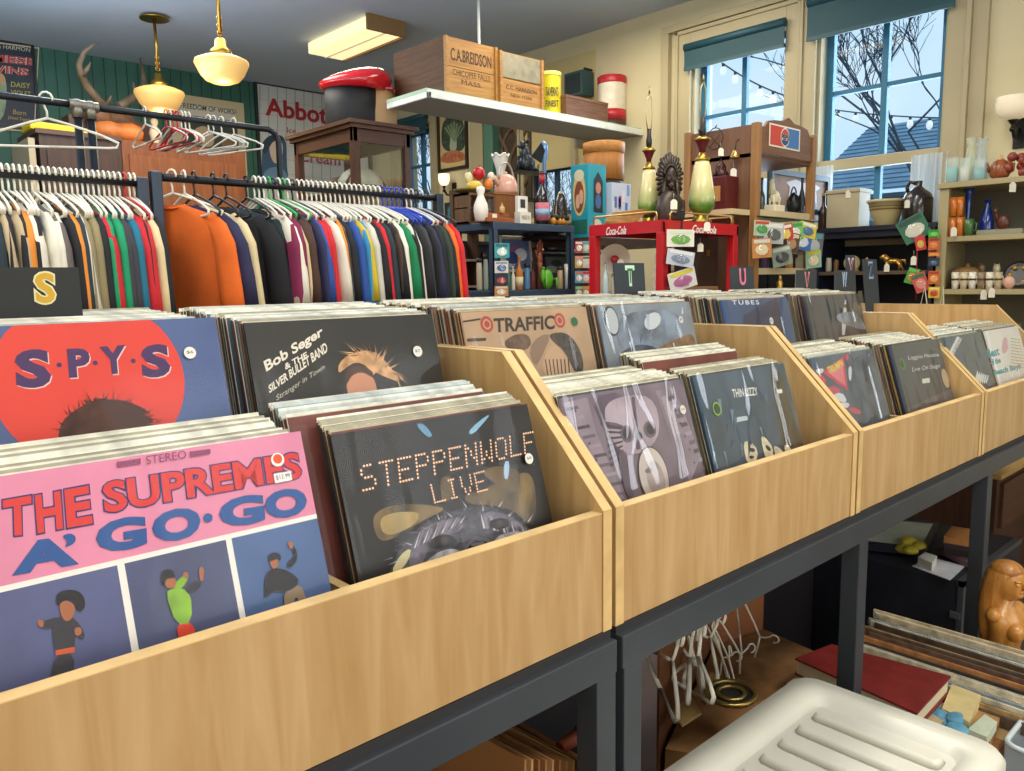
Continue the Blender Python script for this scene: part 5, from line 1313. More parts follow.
for i, (lab, c_, (a, b2, c2, d2)) in enumerate(fm):
    P = at((a+b2)/2, (c2+d2)/2, 'y', 2.41); d = (P-CAM).dot(FW); rx, rz = (b2-a)/2*d/F_PX, (d2-c2)/2*d/F_PX
    nm = ['apple', 'orange', 'squash', 'gourd', 'onion'][i]
    t = thing(nm, lab, 'fruit', (P.x, 2.41-(.02 if i in (1, 2) else 0), P.z-rz))
    q = (P.x, 2.41-(.02 if i in (1, 2) else 0), P.z)
    MB(M(c_, .3)).ball(q, (rx, rx*.8, rz), 16, 12).build('flesh', t)
    MB(M('#5a4a28', .6)).tube([(q[0], q[1], q[2]+rz*.85), (q[0]+.003, q[1], q[2]+rz*1.25)], .0025, 5).build('stem', t)
on('bowling_pin', 'white bowling pin at left front of the steel unit top', 'bowling pin', 473, 488, 186, 2.23, GZ+.001, [(.55, 0), (.8, .04), (1, .3), (.92, .48), (.5, .68), (.42, .76), (.6, .88), (.5, .97), (.1, 1)], M('#ece6da', .3), seg=20)
# wood box & tray
a0, a1 = xat(484, 2.21, 215), xat(512, 2.21, 215)
t = thing('wooden_tray', 'small reddish wooden tray holding a ticket, beside the bowling pin', 'tray', ((a0+a1)/2, 2.24, GZ))
MB(wood('#8a4a24', '#a8622f', 'x', 8)).box(a0, a1, 2.19, 2.28, GZ+.001, GZ+.02, bev=.003).build('base', t)
MB(wood('#8a4a24', '#a8622f', 'x', 8)).box(a0+.02, a1-.01, 2.22, 2.27, GZ+.02, GZ+.045, bev=.003).build('box', t)
MB(M('#ece6d2')).box(a0+.06, a0+.09, 2.2185, 2.219, GZ+.012, GZ+.04).build('ticket', t)
b0, b1 = xat(494, 2.38, 200), xat(514, 2.38, 200); zt2 = zat(505, 193, 2.38)
t = thing('wooden_box', 'upright varnished wooden box carrying the pink kettle', 'box', ((b0+b1)/2, 2.43, GZ))
MB(wood('#7a4a26', '#986235', 'z', 7)).box(b0, b1+.02, 2.38, 2.48, GZ+.001, zt2-.008, bev=.003).build('body', t); MB(wood('#8a5830', '#a86c3c', 'x', 7)).box(b0-.005, b1+.025, 2.375, 2.485, zt2-.008, zt2).build('top', t)
P = it(494, 518, 174, 2.43, zt2+.001); x, y, z, r, h = P
t = thing('kettle', 'pale pink enamel kettle with arched handle', 'kettle', (x, y, z))
MB(M('#d8a690', .25, coat=.5)).lathe((x, y, z), [(r*.9, 0), (r, h*.12), (r*.98, h*.45), (r*.75, h*.8), (r*.35, h*.97), (r*.12, h)], 22).build('body', t)
MB(M('#d8a690', .25)).ball((x, y, z+h*1.04), r*.13, 10, 8).build('lid_knob', t)
MB(M('#b8b0a8', .3, .6)).tube([(x+r*.85*math.cos(a), y, z+h*.7+h*.85*math.sin(a)) for a in [k*math.pi/10 for k in range(11)]], .005, 6).build('handle', t)
MB(M('#d8a690', .25)).tube([(x-r*.7, y, z+h*.35), (x-r*1.15, y, z+h*.65), (x-r*1.3, y, z+h*.85)], [.016, .011, .009], 8).build('spout', t)
# crystal crown behind kettle
P = it(495, 511, 155, 2.52, zt2+.0); x, y, z, r, h = P
P = it(515, 530, 196, 2.24, GZ+.001); x, y, z, r, h = P
t = thing('photo_card', 'white card box with small black photograph in front of the bottle', 'card box', (x, y, z))
MB(M('#e6e0d0', .5)).box(x-r, x+r, y-.02, y+.02, z, z+h*.42).build('lower_box', t); MB(M('#e9e6de', .4)).box(x-r*.85, x+r*.95, y+.0, y+.02, z+h*.42, z+h).build('photo_mount', t)
MB(M('#33373c', .5, var=.4)).box(x-r*.4, x+r*.45, y-.002, y+.0005, z+h*.58, z+h*.88).build('photo', t)
b = MB(M('#5a5048')); text_bm(b, 'MADE IN', [(x-r*.7, y-.0205, z+h*.3), (x+r*.7, y-.0205, z+h*.3), (x+r*.7, y-.0205, z+h*.15), (x-r*.7, y-.0205, z+h*.15)]); b.build('lettering', t, fixn=False)
on('liquor_bottle', 'dark glass bottle with pink label on the steel unit top', 'bottle', 535, 549, 172, 2.24, GZ+.001, BOT, M('#1c1614', .15, coat=.4), parts=[('label', [(1.02, .08), (1.02, .42)], M('#c86a7a', .5, var=.2, scale=30)), ('blue_patch', [(1.03, .18), (1.03, .30)], M('#8fb4d0', .5)), ('neck_band', [(.42, .78), (.42, .95)], M('#a8242e', .4))])
# griffin-like dark statue on stand
st0, st1 = xat(513, 2.45, 180), xat(541, 2.45, 180)
t = thing('metal_stand', 'small black metal stand with two tiers under the dark statue', 'stand', ((st0+st1)/2, 2.44, GZ))
zS = zat(525, 172, 2.45)
b = MB(M('#1d1f22', .4, .4)); b.box(st0, st1, 2.40, 2.50, zS-.008, zS).box(st0, st1, 2.40, 2.50, (zS+GZ)/2, (zS+GZ)/2+.006); b.build('tier', t)
for X_ in (st0+.004, st1-.004):
    for Y_ in (2.404, 2.496): MB(M('#1d1f22', .4, .4)).tube([(X_, Y_, GZ), (X_, Y_, zS)], .004, 6).build('leg', t)
x = (st0+st1)/2; y = 2.45; hS = zat(525, 141, y)-zS
b = MB(M('#20262c', .35, .3, var=.4, scale=30))
b.ball((x, y, zS+hS*.28), (hS*.32, hS*.22, hS*.30)); b.ball((x-hS*.12, y, zS+hS*.6), (hS*.17, hS*.15, hS*.24)); b.ball((x-hS*.2, y, zS+hS*.85), (hS*.14, hS*.11, hS*.13)); b.ball((x-hS*.33, y, zS+hS*.80), (hS*.10, hS*.06, hS*.06))
b.tube([(x-hS*.15, y-.02, zS+hS*.92), (x-hS*.08, y-.03, zS+hS*1.05)], [.012, .002], 6); b.tube([(x-hS*.15, y+.02, zS+hS*.92), (x-hS*.08, y+.03, zS+hS*1.05)], [.012, .002], 6)
for s in (-1, 1):
    b.tube([(x-hS*.15, y+s*.02, zS+hS*.5), (x-hS*.22, y+s*.025, zS+hS*.2), (x-hS*.26, y+s*.025, zS+.006)], [.02, .014, .012], 8)
    b.prism([(x+.0, y+s*.03, zS+hS*.5), (x+hS*.35, y+s*.05, zS+hS*.95), (x+hS*.5, y+s*.05, zS+hS*.7), (x+hS*.4, y+s*.04, zS+hS*.3)], (0, s*.006, 0))
b.tube([(x+hS*.25, y, zS+hS*.15), (x+hS*.5, y, zS+hS*.1), (x+hS*.55, y, zS+hS*.3)], [.014, .01, .005], 6)
solo(b, 'griffin_statue', 'dark metal griffin statue seated on the small black stand', 'statue')
on('blue_vase', 'tall slim blue glass decanter behind the dark bottle', 'vase', 538, 550, 141, 2.46, GZ+.001, [(.8, 0), (1, .1), (.9, .3), (.4, .5), (.3, .75), (.75, .86), (.6, .95), (.2, 1)], M('#4e86b8', .15, coat=.4))
# mini football helmet
x, y, z, r, h = it(554, 567, 195, 2.26, GZ+.001)
t = thing('mini_helmet', 'miniature black football helmet with cream stripe', 'helmet', (x, y, z))
MB(M('#26221e', .25, coat=.4)).lathe((x, y, z+.02), [(r, 0), (r*1.08, h*.3), (r*.9, h*.65), (r*.5, h*.9), (r*.1, h*.97)], 18).build('shell', t)
MB(M('#d8c8a0', .4)).tube([(x+r*1.02*math.cos(a), y, z+.02+h*.98*math.sin(a)) for a in [k*math.pi/9 for k in range(10)]], .005, 5).build('stripe', t)
MB(M('#c9b8a0', .4)).tube([(x-r*.6, y-r*.9, z+.03), (x-r*.2, y-r*1.4, z+.02), (x+r*.6, y-r*1.0, z+.03)], .004, 5).build('face_guard', t)
x, y, z, r, h = it(548, 572, 209, 2.22, GZ+.001)
b = MB(M('#c9862a', .5)); 
for k in range(6): b.ball((x-r+k*r*.38, y+R.uniform(-.02, .02), z+.02), (r*.22, .02, .018), 8, 6)
b.use(M('#2a2018', .5))
for k in range(5): b.ball((x-r*.8+k*r*.4, y+.0, z+.04), (r*.2, .02, .016), 8, 6)
solo(b, 'beaded_necklace', 'amber and brown chunky beaded necklace heaped at the shelf end', 'necklace')
# black hats heap on a low box at end
x = xat(577, 2.12, 220)
t = thing('black_felt_hat', 'black felt hat slumped beside the teal doll box', 'hat', (x+.0, 2.32, GZ-.06))
MB(M('#141416', .8, bump=.3, bscale=20)).lathe((x-.01, 2.33, GZ-.07), [(.13, 0), (.14, .012), (.075, .03), (.07, .08), (.055, .11), (.01, .115)], 24, sy=.9).build('crown', t)
MB(M('#1d1a1a', .5)).lathe((x-.01, 2.33, GZ-.045), [(.078, 0), (.076, .022)], 24, sy=.9, capb=False, capt=False).build('ribbon', t)
# pedestal for things between the steel unit and the cooler
tx0, tx1 = gx1+.02, 3.05
t = thing('side_table', 'dark wooden table behind the red drinks stand carrying the teal box', 'table', ((tx0+tx1)/2, 2.3, 0))
TZ = 1.60
MB(wood('#3a281c', '#50382a', 'x', 5)).box(tx0-.0, tx1, 2.10, 2.55, TZ-.04, TZ).build('table_top', t)
for X_ in (tx0+.01, tx1-.05):
    for Y_ in (2.12, 2.49): MB(wood('#3a281c', '#50382a', 'z', 5)).box(X_, X_+.04, Y_, Y_+.04, 0, TZ-.04).build('leg', t)
# teal doll box
dx0, dx1 = xat(572, 2.2, 190), xat(588, 2.2, 190)
Pn = at(588, 185, 'y', 2.16); 
def doll_box():
    Yn = 2.16; xl = Pn.x-.0; x_r = xat(606, Yn, 190); yl = at(571, 185, 'x', xl).y; zt = zat(588, 163, Yn); z0 = TZ+.001
    t = thing('doll_box', 'bright teal toy doll box with oval picture and window', 'box', ((xl+x_r)/2, (Yn+yl)/2, z0))
    MB(M('#2a9fb0', .35)).box(xl, x_r, Yn, yl, z0, zt, bev=.002).build('carton', t)
    pl = Plane((xl-.001, yl, z0), (0, -1, 0), (0, 0, 1)); w, h = yl-Yn, zt-z0; b = MB(M('#e2c078'))
    b.face(ell(pl, w*.5, h*.6, w*.38, h*.3, .001, 20)); b.use(M('#8a4a2c')).face(ell(pl, w*.5, h*.56, w*.28, h*.22, .0015, 18)); b.use(M('#e4b090')).face(ell(pl, w*.42, h*.5, w*.13, h*.10, .002, 12)).face(ell(pl, w*.62, h*.56, w*.13, h*.1, .002, 12))
    b.use(M('#e2d8b0')).face(ell(pl, w*.5, h*.85, w*.3, h*.08, .002, 12)); b.use(M('#1e6a5a')).face(rect4(pl, w*.06, w*.94, h*.06, h*.25, .001)); b.build('side_art', t, fixn=False)
    pl = Plane((xl, Yn-.001, z0), (1, 0, 0), (0, 0, 1)); w = x_r-xl; b = MB(M('#2e3440', .3)); b.face([pl.at(w*.3, h*.35, .001), pl.at(w*.8, h*.35, .001), pl.at(w*.8, h*.78, .001), pl.at(w*.55, h*.9, .001), pl.at(w*.3, h*.78, .001)])
    b.use(M('#c98a70')).face(ell(pl, w*.55, h*.68, w*.15, h*.08, .0015, 12)); b.use(M('#5070a0')).face(ell(pl, w*.55, h*.5, w*.16, h*.1, .0015, 12)); b.use(M('#d8e0c8')).face(ell(pl, w*.5, h*.18, w*.25, h*.08, .001, 12)); b.build('window', t, fixn=False)
doll_box()
# round cheese box
x, y, z, r, h = it(583, 625, 143, 2.45, TZ+.001)
hb = zat(604, 181, 2.45)-z
t = thing('storage_tin', 'plain dark round tin under the round wooden cheese box', 'tin', (x, y, z)); MB(M('#4a3c2e', .5)).lathe((x, y, z), [(r*.8, 0), (r*.82, hb*.5), (r*.8, hb)], 24).build('body', t); MB(M('#5a4a38', .5)).lathe((x, y, z+hb-.02), [(r*.84, 0), (r*.84, .02)], 24).build('rim', t)
t = thing('cheese_box', 'large round bentwood cheese box, honey brown', 'box', (x, y, z+hb))
MB(wood('#a8682c', '#c8873e', 'z', 4)).lathe((x, y, z+hb+.001), [(r*.96, 0), (r*.96, (h-hb)*.82)], 32, smooth=True).build('body', t)
MB(wood('#b0702f', '#cf9048', 'x', 4)).lathe((x, y, z+hb+(h-hb)*.70), [(r, 0), (r, (h-hb)*.28), (r*.9, (h-hb)*.3)], 32).build('lid', t)
# pastel box
x, y, z, r, h = it(607, 634, 183, 2.13, TZ+.001)
t = thing('toy_box', 'pale blue and white toy box right of the teal doll box', 'box', (x, y+.05, z)); MB(M('#cdd6ea', .4)).box(x-r, x+r*1.2, y, y+.12, z, z+h).build('carton', t)
b = MB(M('#5a7ac0'))
for k in range(9): b.use(M(['#5a7ac0', '#c0506a', '#e8e4f0', '#7aa0d8'][k % 4])); cx_, cz_ = x-r*.8+R.random()*r*1.8, z+h*(.1+.8*R.random()); b.box(cx_-r*.14, cx_+r*.14, y-.0012, y-.0002+.0, cz_-h*.1, cz_+h*.1)
b.build('printed_art', t)

# shelf contents of the steel unit (middle tier z=1.335)
def leaning(px0, py0, px1, py1, Y, lab, frc, bg, arts, cat='picture', name='framed_picture', rz=0):
    a = at(px0, py0, 'y', Y); c = at(px1, py1, 'y', Y); pl = Plane((a.x, Y, c.z), (1, 0, 0), (0, .12, 1)); w, h = c.x-a.x, a.z-c.z
    t = framed(name, lab, cat, pl, 0, w, 0, h, M(frc, .4), M(bg, .35, var=.3, scale=12), min(w, h)*.07, .012)
    MB(M('#3a3028', .7)).prism(rect4(pl, 0, w, 0, h, .0), pl.n*-.008).build('backing', t)
    b = MB(M(arts[0])); o = .007
    for k, c_ in enumerate(arts): o += .0003; b.use(M(c_, .5)); b.face(ell(pl, w*(.25+.5*((k*7) % 5)/5), h*(.3+.4*((k*3) % 4)/4), w*.2, h*.18, o, 12))
    b.build('picture_shapes', t, fixn=False)
leaning(501, 236, 532, 272, 2.40, 'white framed blue and violet picture leaning on the middle steel shelf', '#d8d4c8', '#6f86b8', ['#c9d6ea', '#9a6ab0', '#dce6f0', '#38508a'])
leaning(545, 233, 571, 252, 2.42, 'black framed photo leaning on the steel shelf, upper of two', '#131416', '#5f7888', ['#c3d2da', '#22303a'])
leaning(544, 255, 571, 275, 2.34, 'black framed grey photograph leaning on the steel shelf, lower of two', '#131416', '#525a58', ['#7b8580', '#2a3030'])
on('small_bottle', 'little orange brown bottle standing on the middle steel shelf', 'bottle', 515, 523, 257, 2.22, gl2+.001, BOT, M('#b8702c', .3), parts=[('label', [(1.03, .1), (1.03, .4)], M('#d8c8a0'))])
# wooden hand
x, y, z, r, h = it(535, 544, 240, 2.24, gl2+.001)
b = MB(M('#8a4a34', .5)); b.tube([(x, y, z), (x, y, z+h*.45), (x, y, z+h*.55)], [r*.55, r*.5, r*.7], 10); b.ball((x, y, z+h*.62), (r*.75, r*.4, h*.14))
for k in range(4): b.tube([(x+(k-1.5)*r*.38, y, z+h*.68), (x+(k-1.5)*r*.5, y, z+h*(.88+.05*(k in (1, 2)))), (x+(k-1.5)*r*.52, y-.004, z+h*(.95+.06*(k in (1, 2))))], [r*.17, r*.15, r*.10], 6)
b.tube([(x-r*.6, y, z+h*.6), (x-r*1.05, y, z+h*.72), (x-r*1.2, y, z+h*.8)], [r*.2, r*.16, r*.1], 6)
solo(b, 'carved_hand', 'reddish brown carved wooden hand standing upright on the middle steel shelf', 'figurine')
x, y, z, r, h = it(539, 556, 267, 2.2, gl2+.001)
b = MB(M('#5fae2c', .4)); b.ball((x, y, z+h*.45), (r*.8, r*.5, h*.45)); b.ball((x-r*.7, y, z+h*.6), (r*.35, r*.3, h*.35)); b.ball((x-r*.8, y-.01, z+h*.95), r*.12); b.ball((x-r*.6, y+.01, z+h*.98), r*.12)
for s in (-.6, .5): b.tube([(x+r*s, y-.01, z+h*.4), (x+r*s*1.6, y-.03, z+h*.5), (x+r*s*1.5, y-.035, z+.004)], [.008, .006, .005], 6)
solo(b, 'toy_frog', 'bright green toy frog on the middle steel shelf', 'toy')
for i, (a, b2, c2, col_, nm) in enumerate(((476, 482, 258, '#c8c0a0', 'cream'), (483, 488, 254, '#a9b8ac', 'pale green'), (489, 494, 257, '#8a7a5c', 'tan'))):
    on('glass_jar', f'small {nm} lidded jar at the left of the middle steel shelf', 'jar', a, b2, c2, 2.3, gl2+.001, JAR, M(col_, .15, coat=.3), parts=[('lid', [(.95, .86), (.95, 1.0)], M('#3c3a34', .4, .5))])
a0, a1 = gx0+.04, xat(513, 2.3, 270)
# packs hanging on the steel post
pcs = [(496, 243, 508, 258, ['#38a0a0', '#e0f0e8', '#1f6f78'], 'teal card packet, topmost on the steel unit post'), (496, 261, 507, 273, ['#e0dcd0', '#3c6c9c', '#8a9ab0'], 'white card packet hanging second on the steel unit post'),
       (496, 274, 507, 285, ['#2b3040', '#b84a3a', '#2b3040'], 'dark packet with red disc hanging on the steel unit post'), (496, 286, 507, 296, ['#c98a4a', '#e8dcc0', '#d8cdb8'], 'orange brown packet, lowest on the steel unit post')]
for i, (a, b2, c2, d2, cc_, lab) in enumerate(pcs): pack(a, b2, c2, d2, 2.12, lab, cc_)
# narrow rack of packets between steel unit and cooler
rr = random.Random(5)
nm_ = ['red', 'mint green', 'mustard', 'white', 'sky blue', 'pink', 'olive', 'orange']; cl_ = ['#b8404a', '#8ac0a0', '#c8a040', '#e0dcd0', '#5aa0c0', '#d890a0', '#6a7a50', '#d07838']
k = 0
for row in range(4):
    for c_ in range(2):
        x0_ = 576+c_*7; y0_ = 241+row*15
        pack(x0_, y0_, x0_+6, y0_+12, 2.06, f'small {nm_[k]} packet on the narrow rack beside the red drinks stand', [cl_[k], '#e8e0d0', cl_[(k+3) % 8]], group='packets on the narrow rack'); k += 1

# ================================================================== RED DRINKS STAND
X0_, Y0_ = 1.86, 1.30; X1_, Y1_ = 2.42, 1.70; zt = 1.618; zb = 1.16
mred = M('#c01a26', .3, coat=.3, var=.05)
t = thing('drinks_cooler_frame', 'open red metal drinks display frame with white script and brass rail', 'display stand', ((X0_+X1_)/2, (Y0_+Y1_)/2, zb))
MB(mred).box(X0_, X1_, Y0_, Y1_, zt-.008, zt).build('top_panel', t)
b = MB(mred); hh = .048
b.box(X0_, X1_, Y0_, Y0_+.012, zt-hh, zt-.008).box(X0_, X0_+.012, Y0_, Y1_, zt-hh, zt-.008).box(X1_-.012, X1_, Y0_, Y1_, zt-hh, zt-.008).box(X0_, X1_, Y1_-.012, Y1_, zt-hh, zt-.008); b.build('header_band', t)
for X_ in (X0_, X1_-.036):
    for Y_ in (Y0_, Y1_-.036): MB(mred).box(X_, X_+.036, Y_, Y_+.036, zb, zt-hh, bev=.003).build('corner_post', t)
MB(mred).box(X0_+.002, X1_-.002, Y0_+.002, Y1_-.002, zb, zb+.03).build('base_panel', t)
zl = 1.315
MB(mred).box(X0_+.005, X1_-.005, Y0_+.004, Y0_+.014, zl-.045, zl).build('lower_rail', t)
MB(mred).box(X0_+.004, X0_+.014, Y0_+.005, Y1_-.005, zl-.045, zl).build('lower_rail', t)
MB(M('#8f8f8c', .4, .3)).box(X0_+.015, X1_-.01, Y0_+.015, Y1_-.01, zl-.012, zl).build('inner_shelf', t)
wt = M('#f0ece6', .4)
b = MB(wt); text_bm(b, 'Coca-Cola', [(X0_-.001, Y1_-.10, zt-.013), (X0_-.001, Y0_+.19, zt-.013), (X0_-.001, Y0_+.19, zt-.048), (X0_-.001, Y1_-.10, zt-.048)], off=.02, shear=.35); b.build('script_lettering', t, fixn=False)
b = MB(wt); text_bm(b, 'Coca-Cola', [(X0_+.20, Y0_-.001, zt-.013), (X0_+.38, Y0_-.001, zt-.013), (X0_+.38, Y0_-.001, zt-.046), (X0_+.20, Y0_-.001, zt-.046)], off=.02, shear=.35); b.build('script_lettering', t, fixn=False)
b = MB(M('#c8b070', .3, .8)); zr = zt+.035
def railrun(a, c):
    b.tube([(a[0], a[1], zt), (a[0], a[1], zr-.008), (a[0]+(c[0]-a[0])*.02, a[1]+(c[1]-a[1])*.02, zr), (c[0]-(c[0]-a[0])*.02, c[1]-(c[1]-a[1])*.02, zr), (c[0], c[1], zr-.008), (c[0], c[1], zt)], .004, 6)
railrun((X0_+.01, Y1_-.02), (X0_+.01, Y0_+.04)); railrun((X0_+.06, Y0_+.01), (X1_-.03, Y0_+.01)); railrun((X1_-.01, Y0_+.03), (X1_-.01, Y1_-.03)); b.build('brass_rail', t)
t = thing('support_table', 'black table hidden behind the bins under the red drinks stand', 'table', (2.14, 1.5, 0))
MB(M('#1e1e20', .6)).box(1.7, 2.5, 1.22, 1.78, zb-.035, zb).build('table_top', t)
for X_ in (1.72, 2.44):
    for Y_ in (1.24, 1.72): MB(M('#1e1e20', .6)).box(X_, X_+.04, Y_, Y_+.04, 0, zb-.035).build('leg', t)
# lamps on top
def oil_lamp(px0, px1, pyt, pyb, harp, Y, lab):
    x, y, z, r, h = it(px0, px1, pyt, Y, zt+.001); m_g = wood('#8a7a3a', '#c8c08a', 'z', 6, .3)
    t = thing('table_lamp', lab, 'lamp', (x, y, z))
    MB(M('#b09040', .3, .9)).lathe((x, y, z), [(r*.75, 0), (r*.8, h*.03), (r*.5, h*.07), (r*.55, h*.10)], 20).build('foot', t)
    gm = _lampglass()
    MB(gm).lathe((x, y, z), [(r*.55, h*.10), (r*.95, h*.20), (r, h*.30), (r*.8, h*.5), (r*.62, h*.68), (r*.5, h*.74)], 24).build('glass_body', t)
    MB(M('#b09040', .3, .9)).lathe((x, y, z), [(r*.52, h*.735), (r*.6, h*.76), (r*.3, h*.80), (r*.25, h*.84)], 20).build('collar', t)
    MB(M('#5c1a20', .3)).lathe((x, y, z), [(r*.22, h*.83), (r*.25, h*.88), (r*.5, h*.97), (r*.55, h*.985)], 20).build('burner', t)
    MB(M('#b09040', .3, .9)).lathe((x, y, z+h*.98), [(r*.6, 0), (r*.62, .006), (r*.2, .02)], 20).build('gallery', t)
    MB(M('#2a2420', .4)).lathe((x, y, z+h+.01), [(.012, 0), (.014, .03), (.010, .05), (.01, .08)], 10).build('socket', t)
    zh = at((px0+px1)/2, harp, 'y', Y).z; z1 = z+h+.08
    b = MB(M('#b8a878', .3, .8))
    for s in (-1, 1): b.tube([(x+s*.008, y, z1-.02), (x+s*.022, y, z1+(zh-z1)*.3), (x+s*.018, y, z1+(zh-z1)*.7), (x, y, zh-.03)], .0025, 5)
    b.tube([(x, y, zh-.03), (x, y, zh)], [.005, .002], 6); b.build('harp', t)
def _lampglass():
    k = 'lampglass'
    if k in _mats: return _mats[k]
    m = bpy.data.materials.new('painted_lamp_glass'); m.use_nodes = True; nt = m.node_tree; bs = nt.nodes['Principled BSDF']; bs.inputs['Roughness'].default_value = .2; bs.inputs['Coat Weight'].default_value = .5
    tc = nt.nodes.new('ShaderNodeTexCoord'); sp = nt.nodes.new('ShaderNodeSeparateXYZ'); cr = nt.nodes.new('ShaderNodeValToRGB'); n = nt.nodes.new('ShaderNodeTexNoise'); n.inputs['Scale'].default_value = 40
    ad = nt.nodes.new('ShaderNodeMath'); ad.operation = 'MULTIPLY_ADD'; ad.inputs[1].default_value = 4.6; mu = nt.nodes.new('ShaderNodeMath'); mu.operation = 'MULTIPLY'; mu.inputs[1].default_value = .12
    nt.links.new(tc.outputs['Object'], sp.inputs[0]); nt.links.new(tc.outputs['Object'], n.inputs['Vector']); nt.links.new(n.outputs['Fac'], mu.inputs[0]); nt.links.new(sp.outputs['Z'], ad.inputs[0]); nt.links.new(mu.outputs[0], ad.inputs[2]); nt.links.new(ad.outputs[0], cr.inputs['Fac'])
    e = cr.color_ramp.elements; e[0].position = .12; e[0].color = (*hexc('#8a7a3a'), 1); e[1].position = .9; e[1].color = (*hexc('#e0d49a'), 1); q = e.new(.24); q.color = (*hexc('#3f7a20'), 1); q = e.new(.40); q.color = (*hexc('#5c8a34'), 1); q = e.new(.55); q.color = (*hexc('#b0b878'), 1)
    nt.links.new(cr.outputs['Color'], bs.inputs['Base Color']); _mats[k] = m; return m
oil_lamp(689, 716, 139, 212, 74, 1.36, 'green and cream glass table lamp with bare harp, right of the dark bust')
oil_lamp(638, 660, 150, 210, 86, 1.56, 'green and cream glass table lamp with bare harp, left of the dark bust')
# chief bust
def chief():
    x, y, z, r, h = it(653, 688, 150, 1.44, zt+.001)
    t = thing('carved_bust', 'dark bronze bust of a man in feathered headdress on the red stand', 'bust', (x, y, z)); m = M('#33281f', .4, .3, var=.5, scale=30)
    b = MB(m)
    b.lathe((x, y, z), [(r*.95, 0), (r*1.0, h*.06), (r*1.02, h*.15), (r*.92, h*.32), (r*.55, h*.42), (r*.3, h*.48)], 22, sy=.7)
    fx, fy = -.66, -.75
    hc = Vector((x+fx*r*.1, y+fy*r*.1, z+h*.62)); b.ball(hc, (r*.33, r*.36, h*.155), 18, 14)
    f_d = Vector((fx, fy, 0)).normalized(); s_d = Vector((-f_d.y, f_d.x, 0))
    b.ball(hc+f_d*r*.33+Vector((0, 0, -h*.005)), (r*.07, r*.07, h*.04)); b.ball(hc+f_d*r*.22+Vector((0, 0, -h*.11)), (r*.17, r*.17, h*.05))
    for s in (-1, 1): b.ball(hc+f_d*r*.26+s_d*s*r*.17+Vector((0, 0, -h*.03)), (r*.09, r*.09, h*.03)); b.tube([hc+s_d*s*r*.3+Vector((0, 0, 0)), hc+s_d*s*r*.4+f_d*r*.15-Vector((0, 0, h*.2)), hc+s_d*s*r*.38+f_d*r*.3-Vector((0, 0, h*.42))], [r*.10, r*.11, r*.08], 8)
    for s in (-1, 1): b.ball(hc+f_d*r*.30+s_d*s*r*.12+Vector((0, 0, h*.035)), (r*.08, r*.08, h*.012))
    # folded arms
    b.tube([(x+s_d.x*r*.8, y+s_d.y*r*.6, z+h*.3), (x+s_d.x*r*.7+f_d.x*r*.5, y+f_d.y*r*.5+s_d.y*r*.5, z+h*.12), (x+f_d.x*r*.75, y+f_d.y*r*.75, z+h*.14), (x-s_d.x*r*.4+f_d.x*r*.7, y-s_d.y*r*.4+f_d.y*r*.7, z+h*.16)], [r*.2, r*.2, r*.16, r*.12], 10)
    b.tube([(x-s_d.x*r*.8, y-s_d.y*r*.6, z+h*.3), (x-s_d.x*r*.75+f_d.x*r*.4, y+f_d.y*r*.4-s_d.y*r*.5, z+h*.10), (x+f_d.x*r*.8, y+f_d.y*r*.8, z+h*.09)], [r*.2, r*.2, r*.14], 10)
    for s in (-1, 0, 1): b.tube([hc+f_d*r*.3+s_d*s*r*.15-Vector((0, 0, h*.2)), hc+f_d*r*.45+s_d*s*r*.1-Vector((0, 0, h*.36))], r*.05, 6)
    b.build('body', t)
    b = MB(m)
    for k in range(21):
        a = math.pi*(-.22+1.44*k/20); d = s_d*math.cos(a)+Vector((0, 0, 1))*math.sin(a)
        p0 = hc-f_d*r*.05+Vector((d.x*r*.33, d.y*r*.33, d.z*h*.12)); L = 1.0+.05*math.sin(k*2)
        p2 = hc-f_d*r*.35+Vector((d.x*r*.76*L, d.y*r*.76*L, d.z*h*.35*L)); b.tube([p0, p0.lerp(p2, .5)+f_d*r*.05, p0.lerp(p2, .88), p2], [r*.09, r*.135, r*.13, r*.06], 7)
    b.tube([hc+f_d*r*.1+s_d*math.cos(a)*r*.36+Vector((0, 0, h*(.04+.13*math.sin(a)))) for a in [k*math.pi/12 for k in range(13)]], r*.07, 8)
    b.build('feather_headdress', t)
chief()
tagprice(xat(680, 1.26, 205), 1.29, zat(680, 200, 1.29), 'white price tag on the lap of the dark bust', .028)
tagprice(xat(721, 1.33, 150), 1.33, zat(721, 148, 1.33), 'white price tag hanging from the right-hand lamp', .024)
# small clutter at left end of top: folded yellow/brown strap, box
x, y, z, r, h = it(596, 640, 212, 1.60, zt+.001)
b = MB(M('#a07a38', .6, var=.3, scale=30)); 
for k in range(4): b.tube([(X0_+.05+k*.02, Y1_-.05, z+.012+k*.012), (X0_+.12, Y1_-.16-k*.02, z+.014+k*.012), (X0_+.20, Y1_-.10, z+.012+k*.01), (X0_+.14, Y1_-.05, z+.012+k*.012)], .012, 8)
solo(b, 'leather_belt', 'coiled tan leather strap lying at left on top of the red stand', 'strap')
